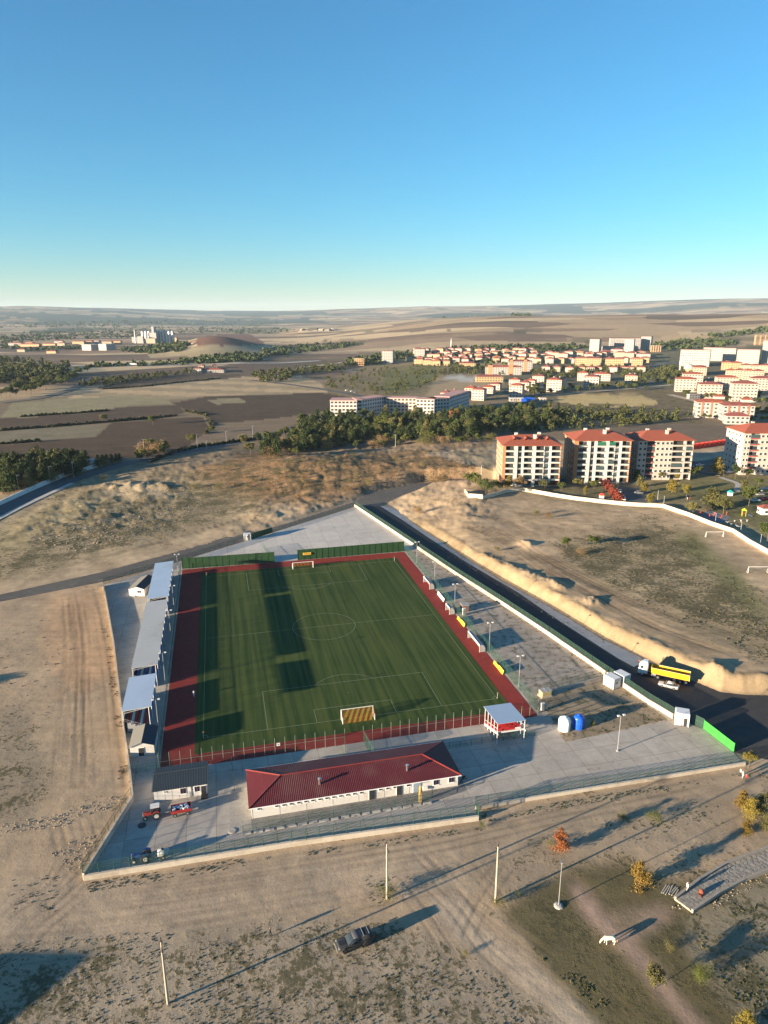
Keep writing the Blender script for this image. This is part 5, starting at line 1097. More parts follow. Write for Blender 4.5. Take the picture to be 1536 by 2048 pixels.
def cards(pts, size, seed, m, name):
    rg = np.random.default_rng(seed); n = len(pts); s_ = size * rg.uniform(.6, 1.4, n)[:, None]
    a = rg.normal(size=(n, 3)); a /= np.linalg.norm(a, axis=1)[:, None]; b = np.cross(a, rg.normal(size=(n, 3))); b /= np.linalg.norm(b, axis=1)[:, None]
    v = np.stack([pts - a * s_ - b * s_ * .6, pts + a * s_ - b * s_ * .3, pts + a * s_ * .7 + b * s_ * .7, pts - a * s_ * .6 + b * s_ * .5], 1).reshape(-1, 3)
    me = bpy.data.meshes.new(name); me.from_pydata(v.tolist(), [], np.arange(4 * n).reshape(-1, 4).tolist()); me.materials.append(m); return me
def crown_pts(kind, n, seed):
    """points in a crown of unit height (0..1), roughly"""
    rg = np.random.default_rng(seed)
    if kind in ('pine', 'larch'):
        k = 26 if kind == 'pine' else 18; cz = rg.uniform(.14 if kind == 'pine' else .05, .97, k); ang = rg.uniform(0, 6.28, k); R_ = (.30 if kind == 'pine' else .20) * (1 - cz) ** .75 + .02
        rad = R_ * rg.uniform(.55, 1.1, k); c = np.stack([np.cos(ang) * rad, np.sin(ang) * rad, cz], 1); sg = .028 + R_ * .28
        i = rg.integers(0, k, n); p = c[i] + rg.normal(size=(n, 3)) * sg[i][:, None] * [1, 1, .6]
        q_ = rg.random(n) < .3; z = rg.uniform(.1, 1, n); r = (.22 if kind == 'pine' else .14) * (1 - z) ** .8 * np.sqrt(rg.random(n)); th = rg.uniform(0, 6.28, n)
        return np.where(q_[:, None], np.stack([r * np.cos(th), r * np.sin(th), z], 1), p)
    if kind == 'poplar':
        k = 16; cz = rg.uniform(.2, .95, k); ang = rg.uniform(0, 6.28, k); rad = .09 * np.sin(np.clip(cz, .1, .97) * 3.0) ** .5 * rg.uniform(.4, 1.2, k)
        c = np.stack([np.cos(ang) * rad, np.sin(ang) * rad, cz], 1); i = rg.integers(0, k, n); return c[i] + rg.normal(size=(n, 3)) * [.045, .045, .07]
    if kind == 'broad':
        k = 17; d = rg.normal(size=(k, 3)); d /= np.linalg.norm(d, axis=1)[:, None]; d *= rg.uniform(.4, 1, k)[:, None]; c = d * [.34, .34, .27] + [0, 0, .64]
        i = rg.integers(0, k, n); o_ = rg.normal(size=(n, 3)); o_ /= np.linalg.norm(o_, axis=1)[:, None]; return c[i] + o_ * (rg.random(n) ** .4)[:, None] * rg.uniform(.09, .17, k)[i][:, None]
    k = 9; ang = rg.uniform(0, 6.28, k); r = rg.uniform(0, .55, k); c = np.stack([np.cos(ang) * r, np.sin(ang) * r, rg.uniform(.25, .7, k)], 1); i = rg.integers(0, k, n)
    p = c[i] + rg.normal(size=(n, 3)) * [.17, .17, .16]; p[:, 2] = np.abs(p[:, 2]); return p
TREES = {}
def proto(kind, lm, n, size, seed, hgt=10.0):
    key = (kind, lm.name, seed, n)
    if key not in TREES:
        pts = crown_pts(kind, n, seed) * hgt; cm = cards(pts, size, seed, lm, 'crown'); rg = random.Random(seed); mb = MB()
        top = {'pine': .93, 'larch': .93, 'poplar': .85, 'broad': .62, 'shrub': .4}[kind] * hgt; r0 = .016 * hgt if kind != 'shrub' else .01 * hgt
        mb.path([(0, 0, -.3), (rg.uniform(-.1, .1), rg.uniform(-.1, .1), top * .45), (0, 0, top)], [r0, r0 * .75, r0 * .15], 6)
        for k in range(6 if kind != 'shrub' else 4):
            a = rg.uniform(0, 6.28); z = top * rg.uniform(.35, .8); e = hgt * (.2 if kind in ('broad', 'shrub') else .1)
            mb.tube((0, 0, z), (math.cos(a) * e, math.sin(a) * e, z + e * rg.uniform(.2, .9)), r0 * .4, r0 * .12, 5)
        TREES[key] = (cm, mb.mesh('trunk', BARK))
    return TREES[key]
def tree(kind, lm, loc, h, label, group=None, n=1700, size=.27, seed=1, nm=None, cat='tree', wide=1.0):
    cm, tm = proto(kind, lm, n, size, seed); t = thing(nm or {'pine': 'pine_tree', 'larch': 'larch_tree', 'poplar': 'poplar_tree', 'broad': 'tree', 'shrub': 'shrub'}[kind], label, cat, tuple(loc), random.uniform(0, 6.28), group)
    t.scale = (h / 10 * wide, h / 10 * wide, h / 10); link('trunk', tm, t); link('crown', cm, t); return t
def sample(poly, n, gap=0, seed=0):
    rg = np.random.default_rng(seed); Q_ = np.array(poly, float); out = []; tries = 0
    while len(out) < n and tries < 60:
        tries += 1; x = rg.uniform(Q_[:, 0].min(), Q_[:, 0].max(), 4 * n); y = rg.uniform(Q_[:, 1].min(), Q_[:, 1].max(), 4 * n); k = inpoly(x, y, Q_)
        for a, b in zip(x[k], y[k]):
            if all(abs(a - c) > gap or abs(b - d) > gap * .35 for c, d in out): out.append((a, b))
            if len(out) >= n: break
    return PV([a for a, b in out], [b for a, b in out])
def wood(poly, n, kinds, hr, label, group, gap=0, seed=0, nq=1500, size=.30, wide=1.0):
    for i, p in enumerate(sample(poly, n, gap, seed)):
        kd, lm = kinds[i % len(kinds)]; tree(kd, lm, p, random.uniform(*hr), label.replace('tree', {'pine': 'pine', 'poplar': 'poplar'}.get(kd, 'tree')).replace('COL', {'pine_needles': 'dark green', 'green_leaves': 'green', 'olive_leaves': 'olive', 'yellow_leaves': 'yellow', 'orange_leaves': 'orange', 'dry_scrub': 'brown', 'golden_needles': 'golden', 'red_leaves': 'red'}[lm.name]), group, nq, size, 1 + i % 3, wide=wide, cat='tree' if kd != 'shrub' else 'shrub')
PN, GR, OL, YE, BRN = ('pine', L_PINE), ('broad', L_GRN), ('broad', L_OLV), ('poplar', L_YEL), ('shrub', L_BR)
SOFT = []
wood([(585, 880), (600, 850), (650, 842), (770, 838), (900, 836), (1000, 826), (1060, 824), (1115, 838), (1130, 858), (1000, 872), (900, 880), (740, 884), (640, 900), (590, 905)], 270, [PN, PN, PN, ('pine', L_OLV), PN, ('broad', L_PINE)], (7.5, 12.5), 'COL tree in the dense plantation below the long white building', 'trees of the plantation', 7, 3)
wood([(465, 905), (500, 882), (590, 868), (600, 900), (560, 918), (500, 915)], 22, [('broad', L_PINE), PN, GR, OL], (7, 12), 'COL tree at the left end of the plantation', 'trees at the left end of the plantation', 8, 4)
wood([(520, 895), (720, 886), (980, 876), (1010, 884), (730, 896), (640, 908), (540, 922)], 46, [GR, OL, ('shrub', L_OLV), ('broad', L_GRN), ('shrub', L_BR)], (4, 7.5), 'COL tree on the near edge of the plantation', 'trees on the near edge of the plantation', 9, 5, wide=1.3)
for px_, py_, lm, h, lb in ((906, 848, L_OR, 12, 'orange brown broadleaf crown rising among the plantation pines'), (700, 884, L_BR, 10, 'brown leaved tree in front of the plantation'), (765, 868, L_GRN, 16, 'tall yellow green tree in the middle of the plantation'), (790, 870, L_OLV, 15, 'tall pale olive tree beside the yellow green tree in the plantation'), (775, 886, L_GRN, 8, 'bright green round bush at the plantation edge'), (555, 912, L_YEL, 9, 'yellow green tree at the left tip of the plantation')): tree('broad', lm, P(px_, py_), h, lb, seed=2)
SOFT.append(([(1030, 850), (1100, 812), (1200, 818), (1330, 824), (1400, 838), (1260, 853), (1120, 862), (1040, 868)], 180, 4, 9))
wood([(-20, 995), (-20, 945), (60, 930), (170, 926), (188, 934), (185, 952), (120, 962), (50, 985)], 64, [PN, PN, ('broad', L_PINE), ('pine', L_OLV)], (9, 13), 'COL tree in the dark wood beside the curving road at far left', 'wood beside the curving road', 8, 7)
tree('broad', L_YEL, P(128, 952), 10, 'yellowing round tree at the edge of the dark roadside wood', seed=3)
for i, px_ in enumerate((198, 207, 215, 224, 233, 240)): tree('pine', L_PINE, P(px_, 936 - i * 2.4), 8 - i * .5, '%s small dark conifer from the left in the row beside the road bend' % nth(i), 'conifers at the road bend', 1200, .3)
wood([(255, 925), (300, 895), (345, 890), (350, 905), (320, 918), (270, 930)], 16, [GR, OL, ('broad', L_PINE), BRN], (5, 9), 'COL tree at the bend where the road leaves the fields', 'trees at the road bend', 9, 8)
SOFT.append(([(-20, 770), (-20, 722), (60, 724), (150, 736), (140, 752), (60, 765)], 210, 12, 18))
wood([(0, 800), (20, 778), (70, 765), (120, 755), (178, 742), (178, 752), (130, 772), (60, 790)], 48, [GR, GR, OL, ('broad', L_GRN)], (9, 15), 'COL tree in the bright belt in front of the riverside wood', 'bright belt of riverside trees', 7, 10, 1200, .34)
SOFT.append(([(150, 772), (190, 762), (250, 757), (300, 752), (390, 742), (395, 746), (300, 760), (200, 775)], 102, 6, 11))
for px_, py_, lm, h, lb in ((207, 845, L_OLV, 8, 'round olive tree on the hedge between two dark fields'), (306, 850, L_GRN, 9, 'lone round green tree in the dark ploughed field'), (384, 890, L_OLV, 9, 'olive tree at the corner of the ploughed field near the road'), (424, 866, L_GRN, 6, 'small green tree by the pale field track')): tree('broad', lm, P(px_, py_), h, lb, seed=2, wide=1.15)
SOFT.append(([(505, 752), (560, 742), (650, 735), (690, 730), (690, 742), (600, 752), (560, 765), (520, 765)], 132, 7, 13))
SOFT.append(([(640, 760), (760, 735), (870, 728), (940, 742), (880, 760), (800, 792), (740, 790), (660, 780)], 186, 4, 8))
SOFT.append(([(900, 735), (960, 733), (1010, 742), (1010, 752), (950, 750), (880, 748)], 78, 7, 12))
SOFT.append(([(1060, 745), (1150, 735), (1290, 738), (1340, 745), (1330, 765), (1220, 752), (1120, 758), (1070, 762)], 222, 6, 11))
wood([(1060, 772), (1090, 765), (1160, 780), (1250, 772), (1290, 760), (1350, 770), (1340, 778), (1200, 786), (1100, 790), (1050, 800)], 48, [('broad', L_PINE), GR, OL], (6, 10), 'COL tree along the lower houses of the town', 'trees along the lower town houses', 6, 16, 1000, .36)
wood([(1340, 785), (1400, 790), (1500, 795), (1545, 792), (1545, 812), (1440, 806), (1380, 800)], 34, [('broad', L_PINE), GR, OL], (5, 9), 'COL tree among the houses at the right edge of town', 'trees at the right edge of town', 7, 17, 1000, .36)
SOFT.append(([(1330, 735), (1362, 738), (1370, 752), (1350, 758), (1300, 750)], 54, 8, 12))
wood([(1380, 822), (1400, 838), (1450, 845), (1500, 850), (1545, 840), (1545, 818), (1510, 822), (1500, 848)], 26, [GR, OL, ('broad', L_PINE)], (4, 8), 'COL tree around the villa pair', 'trees around the villas', 7, 19)
# apartments garden and park
gard = [(945, 975, 9, GR, 'dense green tree left of the leftmost apartment block'), (960, 982, 8, OL, 'olive tree left of the leftmost apartment block'), (972, 992, 9, ('broad', L_PINE), 'dark tree at the bend of the cream park wall'), (996, 985, 7, OL, 'olive tree at the foot of the leftmost apartment block'), (1017, 978, 7, YE, 'yellow tree in front of the leftmost apartment block'), (1040, 982, 8, ('broad', L_BR), 'brown leaved tree in front of the leftmost apartment block'), (1088, 982, 6, OL, 'small olive tree between the two brick apartment blocks'), (1106, 978, 4.5, ('broad', L_RED), 'reddish small tree between the two brick apartment blocks'), (1122, 982, 5, GR, 'green bush tree left of the second apartment block'), (1155, 976, 5.5, OL, 'olive shrub tree under the second apartment block'), (1170, 990, 4.5, YE, 'yellow sapling in the apartment garden'), (1188, 978, 5, GR, 'green shrub tree at the right of the apartment garden')]
for px_, py_, h, (kd, lm), lb in gard: tree(kd, lm, P(px_, py_), h, lb, seed=1 + px_ % 3, wide=1.2)
park = [(1344, 986, 6.5, ('poplar', L_YEL), 'slim yellow tree with whitened trunk left of the park lawn centre', 2.2), (1372, 998, 8, ('broad', L_YEL), 'thin yellow tree with whitened trunk in the park lawn', .8), (1425, 1019, 9.5, ('poplar', L_OLV), 'tall olive tree with pale trunk behind the red play area', 2.4), (1446, 1030, 9, ('broad', L_OLV), 'broad sparse tree beside the red play area', 1.1), (1497, 1012, 10.5, ('broad', L_GRN), 'largest yellow green tree by the park car park', 1.15), (1516, 974, 5, GR, 'small round green tree near the right apartment block', 1.2), (1495, 957, 6, GR, 'green tree before the right apartment block', 1.2), (1434, 950, 10, ('pine', L_YEL), 'tall yellow green conifer shaped tree by the car park', 1.3), (1392, 957, 8, GR, 'green tree right of the maroon balcony block', 1.2), (1378, 958, 7, ('broad', L_PINE), 'dark green tree right of the maroon balcony block', 1.2), (1350, 958, 5, YE, 'yellow bush tree in front of the maroon balcony block', 2.5), (1300, 958, 5, GR, 'green hedge tree left of the maroon balcony block', 1.2), (1322, 960, 5, OL, 'olive hedge tree in front of the maroon balcony block', 1.2), (1272, 962, 6, ('poplar', L_GRN), 'first green tree along the parking road', 2.2), (1280, 974, 5, ('poplar', L_OLV), 'second green tree along the parking road', 2.2), (1287, 985, 5, ('poplar', L_YEL), 'yellow tree along the parking road', 2.2), (1300, 1006, 5, ('poplar', L_YEL), 'yellow tree at the lower end of the parking road', 2.2), (1385, 1030, 6, OL, 'olive bush at the bend of the cream park wall near the play area', 1.4), (1534, 1085, 9, GR, 'green tree at the right picture edge inside the park', 1.0), (1470, 958, 9, ('broad', L_PINE), 'dark tree beside the right apartment block', .8), (1488, 985, 6, ('poplar', L_OLV), 'slender olive tree above the largest park tree', 2)]
for px_, py_, h, (kd, lm), lb, wd in park: tree(kd, lm, P(px_, py_), h, lb, n=2200, size=.22, seed=1 + px_ % 3, wide=wd)
t = thing('hedge', 'long dark red hedge beside the parking road between apartment blocks', 'hedge', tuple(P(1212, 985))); a, b = P(1203, 962) - P(1212, 985), P(1238, 1003) - P(1212, 985)
rg = np.random.default_rng(5); s_ = rg.random(2600)[:, None]; link('foliage', cards(np.array(a) * (1 - s_) + np.array(b) * s_ + rg.normal(size=(2600, 3)) * [.9, .9, .7] + [0, 0, 1.3], .28, 5, L_RED, 'foliage'), t)
mb = MB(); [mb.tube(a.lerp(b, k / 12), a.lerp(b, k / 12) + Vector((0, 0, 1.2)), .06, .03, 5) for k in range(13)]; mb.build('stem', BARK, t)
# shrubs on the dirt hill and dry hillside
for px_, py_, h, kd, lm, lb, wd in ((832, 1028, 5, 'shrub', L_BR, 'large dry bush on the dirt hill near the road junction', .85), (1132, 1098, 5, 'broad', L_GRN, 'green tree in the gully of the dirt hill, left one of the pair', 1.1), (1186, 1095, 5, 'broad', L_GRN, 'green tree in the gully of the dirt hill, right one of the pair', 1.3), (1075, 1030, 3, 'shrub', L_OLV, 'small green bush on the upper dirt hill', .9), (1095, 1036, 3, 'shrub', L_BR, 'small brown bush on the upper dirt hill', .9), (993, 1102, 2.2, 'shrub', L_OLV, 'low green bush on the left slope of the dirt hill', .9), (1160, 1108, 2.5, 'shrub', L_BR, 'dry bush below the pair of gully trees', 1.3), (440, 978, 4, 'shrub', L_OLV, 'olive bush on the dry hillside left of centre', .9), (389, 976, 3.2, 'shrub', L_OLV, 'olive bush at the left foot of the dry hillside', .9), (208, 962, 4, 'shrub', L_OLV, 'olive bush beside the curving road verge', .8)): tree(kd, lm, P(px_, py_), h, lb, n=2200, size=.2, seed=2, wide=wd, cat='shrub' if kd == 'shrub' else 'tree')
wood([(390, 945), (500, 912), (640, 908), (850, 905), (940, 935), (960, 955), (740, 978), (600, 1000), (480, 980)], 90, [('shrub', L_BR), ('shrub', L_BR), ('shrub', L_OLV)], (1.2, 2.6), 'COL low bush on the dry hillside beyond the old road', 'low bushes on the dry hillside', 6, 20, 700, .3, 1.2)
# foreground trees
fg = [(1120, 1700, 5.0, 'larch', L_OR, 'orange conifer between dirt track and grass', 1.25), (1278, 1772, 5.6, 'larch', L_GOLD, 'golden conifer standing alone above the footpath', 1.3), (1308, 1977, 4.6, 'broad', L_OLV, 'olive tree with bare pale trunk beside the reddish path', 1.0), (1399, 1968, 4.0, 'shrub', L_GRN, 'rounded green tree right of the reddish path', .62), (1490, 2062, 3.8, 'larch', L_YEL, 'yellow conifer at the bottom right picture edge', 1.5), (1484, 1618, 4.8, 'larch', L_GOLD, 'golden conifer in the cluster at the right edge', 1.3), (1500, 1640, 5.5, 'pine', L_YEL, 'tallest yellow green conifer in the cluster at the right edge', 1.0), (1522, 1630, 5.5, 'pine', L_OLV, 'olive conifer at the right edge of the cluster', 1.0), (1492, 1668, 3.6, 'larch', L_GOLD, 'small golden conifer at the lower end of the cluster', 1.3), (1530, 1662, 4, 'pine', L_OLV, 'dark conifer at the lower right of the cluster', 1.1), (1497, 1534, 4.6, 'broad', L_YEL, 'small yellow green tree outside the bright green gate', .95), (1036, 1794, 1.5, 'shrub', L_GRN, 'small yellow green sapling by the dirt road', .6), (963, 1655, 1.6, 'shrub', L_GRN, 'bright green plant at the fence corner', .8), (776, 1792, 2.6, 'shrub', L_PINE, 'dark green bush at the foot of the middle utility pole', 1.2), (1000, 1810, 1.8, 'shrub', L_OLV, 'low bush at the foot of the right utility pole', 1.2), (1310, 1640, 2.4, 'shrub', L_GRN, 'low green bush on the waste ground below the wide yard', 1.3), (1245, 1640, 1.7, 'shrub', L_OLV, 'low dark bush left of the green bush below the wide yard', 1.2), (1100, 1690, 1.4, 'shrub', L_OLV, 'low dark bush beside the orange conifer', 1.1), (1185, 1452, 2.2, 'larch', L_YEL, 'thin yellow sapling in the weeds by the water tanks', 1.0), (930, 1910, 1.0, 'shrub', L_OLV, 'low weed bush below the pickup', 1.0), (1340, 1900, 1.3, 'shrub', L_OLV, 'low bush beside the reddish path', 1.2)]
for px_, py_, h, kd, lm, lb, wd in fg: tree(kd, lm, P(px_, py_), h * .85, lb, n=4500 if h > 3 else 1800, size=.15 if h > 3 else .2, seed=1 + (px_ % 3), wide=wd, cat='tree' if kd != 'shrub' else 'shrub')
# ------------------------------------------------------------------ uncountable growth: far woods, hedges, weeds
def blobs(name, pts, rad, m, flat=.8, seed=1, cardn=10):
    """far foliage: many small leaf faces gathered in clumps"""
    rg = np.random.default_rng(seed); P_ = np.repeat(np.asarray(pts), cardn, 0); R_ = np.repeat(np.asarray(rad), cardn)
    o_ = rg.normal(size=P_.shape); o_ /= np.linalg.norm(o_, axis=1)[:, None]; o_ *= (R_ * rg.uniform(.3, 1, len(R_)))[:, None]; o_[:, 2] = np.abs(o_[:, 2]) * flat * 1.3
    c = P_ + o_; n = len(c); s_ = (R_ * rg.uniform(.35, .65, n) * (10 / cardn) ** .5)[:, None]; a = rg.normal(size=(n, 3)); a /= np.linalg.norm(a, axis=1)[:, None]; b = np.cross(a, rg.normal(size=(n, 3))); b /= np.linalg.norm(b, axis=1)[:, None]
    v = np.stack([c - a * s_ - b * s_ * .6, c + a * s_ - b * s_ * .4, c + a * s_ * .7 + b * s_ * .8, c - a * s_ * .7 + b * s_ * .6], 1).reshape(-1, 3)
    me = bpy.data.meshes.new(name); me.vertices.add(4 * n); me.vertices.foreach_set('co', v.ravel().astype(np.float32)); me.loops.add(4 * n); me.loops.foreach_set('vertex_index', np.arange(4 * n, dtype=np.int32)); me.polygons.add(n)
    me.polygons.foreach_set('loop_start', np.arange(0, 4 * n, 4, dtype=np.int32)); me.polygons.foreach_set('loop_total', np.full(n, 4, np.int32)); me.update(calc_edges=True); me.materials.append(m)
    return tag(link(name, me), kind='stuff')
def wm(name, a, b):
    m, t, p = nodes_of(name); v = coords(t); t.links.new(mixc(t, ramp(t, noise(t, v, .05 if 'far' in name else .4, 4), .3, .7), a, b), p.inputs['Base Color']); p.inputs['Roughness'].default_value = .9; p.inputs['Specular IOR Level'].default_value = .1; return m
M_FW = wm('far_wood_leaves', (.028, .042, .018), (.07, .085, .03))
far_polys = [([(90, 662), (250, 652), (380, 655), (520, 650), (520, 656), (380, 668), (250, 676), (100, 680), (0, 688), (0, 670)], 620, 7), ([(0, 690), (60, 696), (160, 694), (160, 699), (60, 702), (0, 698)], 90, 6), ([(235, 702), (300, 694), (370, 684), (385, 690), (360, 704), (300, 708)], 190, 7), ([(355, 724), (420, 712), (500, 708), (540, 712), (520, 722), (400, 728)], 180, 6), ([(440, 662), (520, 656), (600, 658), (560, 666), (470, 668)], 120, 7), ([(520, 702), (600, 690), (700, 686), (730, 690), (640, 702), (540, 712)], 240, 6), ([(690, 722), (780, 708), (830, 706), (830, 714), (760, 728), (700, 732)], 160, 6), ([(1060, 626), (870, 637), (960, 630), (1060, 632)], 120, 10), ([(1050, 700), (1150, 690), (1180, 696), (1100, 704)], 90, 6), ([(1310, 690), (1360, 680), (1450, 678), (1480, 690), (1400, 698), (1330, 700)], 160, 6), ([(1400, 670), (1440, 668), (1536, 655), (1540, 665), (1440, 676)], 90, 6), ([(880, 700), (1000, 692), (1100, 690), (1100, 696), (960, 704)], 120, 6), ([(0, 648), (120, 644), (400, 640), (560, 642), (560, 648), (300, 652), (0, 656)], 320, 11), ([(170, 730), (400, 724), (410, 729), (180, 735)], 80, 5), ([(830, 712), (1010, 705), (1100, 715), (1080, 730), (900, 728)], 150, 5)]
pts, rad = [], []
for i, (poly, n, r) in enumerate(far_polys):
    p = sample(poly, n, 0, 100 + i); pts.append(p); rad.append(np.random.default_rng(i).uniform(.6, 1.3, len(p)) * r)
blobs('far_woodland', np.vstack(pts), np.concatenate(rad), M_FW, .9)
pts, rad = [], []
for i, (poly, n, h0, h1) in enumerate(SOFT):
    p = sample(poly, n, 0, 150 + i); r = np.random.default_rng(i).uniform(h0, h1, len(p)) * .3
    for f in (.5, 1.6): pts.append(p + np.array([0, 0, 1]) * (r * f)[:, None]); rad.append(r * (1.25 - .2 * f))
blobs('woodland_belt', np.vstack(pts), np.concatenate(rad), wm('belt_leaves', (.035, .046, .018), (.105, .105, .035)), .9, 9, 34)
hed = [((0, 862), (115, 853), (270, 840), (352, 832)), ((43, 834), (135, 828), (215, 822)), ((0, 889), (78, 883)), ((349, 766), (288, 773), (203, 779)), ((440, 757), (349, 766)), ((372, 823), (410, 830), (425, 850), (412, 868)), ((300, 925), (350, 905), (400, 894), (520, 878)), ((0, 945), (60, 930))]
pts, rad = [], []
for i, ln in enumerate(hed):
    for k in range(len(ln) - 1):
        n = int(abs(ln[k + 1][0] - ln[k][0]) / 1.6) + 8; s_ = np.linspace(0, 1, n); q_ = PV(ln[k][0] + (ln[k + 1][0] - ln[k][0]) * s_, ln[k][1] + (ln[k + 1][1] - ln[k][1]) * s_); pts.append(q_); rad.append(np.random.default_rng(i).uniform(.5, 2.2, n))
blobs('hedgerow', np.vstack(pts), np.concatenate(rad), wm('hedge_leaves', (.03, .035, .018), (.075, .07, .035)), .9)
def weeds_patch(name, polys, m, r, seed, cardn=14):
    pts, rad = [], []
    for i, (poly, n) in enumerate(polys):
        p = sample(poly, n, 0, seed + i); rg = np.random.default_rng(seed + i); k = fbm(p[:, 0] / 5, p[:, 1] / 5, seed, 3) > -.06; p = p[k]; pts.append(p); rad.append(rg.uniform(.35, 1.2, len(p)) ** 1.5 * r)
    return blobs(name, np.vstack(pts), np.concatenate(rad), m, .4, seed, cardn)
W_D, W_G, W_B = wm('weed_dark', (.075, .07, .035), (.15, .13, .075)), wm('weed_green', (.075, .08, .03), (.15, .135, .06)), wm('weed_brown', (.12, .085, .05), (.20, .14, .085))
weeds_patch('weeds', [([(-20, 1890), (330, 1860), (560, 1840), (830, 1870), (1000, 1960), (1130, 2060), (-20, 2060)], 2600), ([(560, 1800), (660, 1850), (420, 1900), (400, 1840)], 160), ([(20, 1760), (120, 1740), (110, 1830), (30, 1850)], 130), ([(0, 1390), (80, 1350), (120, 1400), (60, 1560), (0, 1600)], 260), ([(730, 1750), (830, 1755), (850, 1810), (740, 1815)], 110)], W_D, .125, 201)
weeds_patch('weeds', [([(165, 1768), (420, 1725), (700, 1690), (960, 1652), (960, 1662), (600, 1716), (300, 1765), (180, 1785)], 420), ([(960, 1632), (1200, 1590), (1500, 1545), (1500, 1556), (1200, 1604), (970, 1645)], 420), ([(1000, 1815), (1060, 1850), (1180, 1960), (1260, 2060), (1230, 2060), (1090, 1930)], 260), ([(1380, 1830), (1540, 1770), (1540, 2050), (1440, 2000)], 620), ([(1160, 1700), (1220, 1640), (1420, 1600), (1440, 1620), (1280, 1690)], 260)], W_G, .15, 221)
weeds_patch('weeds', [([(1125, 1478), (1080, 1400), (1220, 1362), (1340, 1432), (1240, 1462)], 700), ([(1110, 1300), (1000, 1222), (1010, 1215), (1210, 1350), (1190, 1352)], 260), ([(905, 1160), (860, 1190), (830, 1120), (840, 1105)], 90), ([(960, 1330), (900, 1230), (930, 1250), (1060, 1380), (1075, 1410)], 240)], W_D, .22, 241)
weeds_patch('weeds', [([(1150, 1100), (1300, 1060), (1400, 1080), (1536, 1200), (1540, 1330), (1400, 1270), (1230, 1180)], 1100), ([(0, 1140), (110, 1000), (260, 950), (460, 1000), (300, 1070)], 900)], wm('weed_olive', (.085, .08, .04), (.15, .13, .07)), .28, 261)
weeds_patch('weeds', [([(200, 1250), (215, 1250), (262, 1560), (258, 1600), (236, 1560), (225, 1400)], 260), ([(1210, 1385), (1300, 1420), (1330, 1440), (1230, 1465), (1180, 1470)], 200), ([(0, 1270), (120, 1200), (150, 1300), (60, 1380), (0, 1390)], 90)], W_B, .24, 281)
# loose stones and rubble
def stones(name, polys, m, r, seed):
    mb = MB(); rg = random.Random(seed)
    for poly, n in polys:
        for p in sample(poly, n, 0, seed):
            s_ = rg.uniform(.3, 1) ** 2 * r; mb.box(p[0], p[1], p[2] - s_ * .3, s_ * rg.uniform(.7, 1.6), s_, s_ * rg.uniform(.5, 1.0), rg.uniform(0, 3), rg.uniform(.5, .8))
    return tag(mb.build(name, m), kind='stuff')
stones('rubble', [([(100, 1705), (190, 1660), (195, 1700), (150, 1750), (120, 1730)], 220), ([(0, 1650), (120, 1625), (240, 1590), (250, 1605), (120, 1655), (0, 1670)], 420), ([(1330, 1820), (1400, 1790), (1536, 1740), (1536, 1760), (1420, 1820)], 200)], mat('grey_rubble', (.27, .215, .155), .9, var=.3, scale=1.5), .26, 301)
stones('rubble', [([(60, 1075), (180, 1045), (330, 1000), (420, 1010), (300, 1070), (120, 1110)], 520), ([(160, 1078), (230, 1060), (240, 1078), (190, 1088)], 200), ([(880, 1110), (1000, 1175), (1110, 1240), (1230, 1300), (1250, 1290), (1100, 1205), (980, 1135), (900, 1095)], 320)], mat('pale_rubble', (.24, .19, .14), .9, var=.25, scale=.8), .5, 321)
# ------------------------------------------------------------------ vehicles
def loft(mb, st):
    """st: list of (x, [(y, z)...]) closed loops of equal length"""
    n = len(st[0][1]); vs = [(x, y, z) for x, lp in st for y, z in lp]
    fs = [(k * n + i, k * n + (i + 1) % n, (k + 1) * n + (i + 1) % n, (k + 1) * n + i) for k in range(len(st) - 1) for i in range(n)]
    fs += [tuple(range(n - 1, -1, -1)), tuple(range((len(st) - 1) * n, len(st) * n))]
    return mb.add(vs, fs)
def sec(w_, z0, z1, top=None, r=.1):
    t_ = w_ if top is None else top
    return [(-w_ + r, z0), (w_ - r, z0), (w_, z0 + r), (w_, z1 - (z1 - z0) * .35), (t_, z1 - r * .6), (t_ - r, z1), (-t_ + r, z1), (-t_, z1 - r * .6), (-w_, z1 - (z1 - z0) * .35), (-w_, z0 + r)]
WH = {}
def wheel(parent, x, y, r, wd=.24, rim=None):
    k = (round(r, 2), round(wd, 2), rim)
    if k not in WH:
        WH[k] = (MB().tube((0, -wd / 2, 0), (0, wd / 2, 0), r, n=18).mesh('wheel', TYRE), MB().tube((0, -wd / 2 - .015, 0), (0, wd / 2 + .015, 0), r * .58, n=12).mesh('rim', rim or GALV))
    o = link('wheel', WH[k][0], parent, (x, y, r)); link('rim', WH[k][1], o)
def paint_mat(n_, c): 
    m = mat(n_, c, .42, var=.12, spec=.35); return m
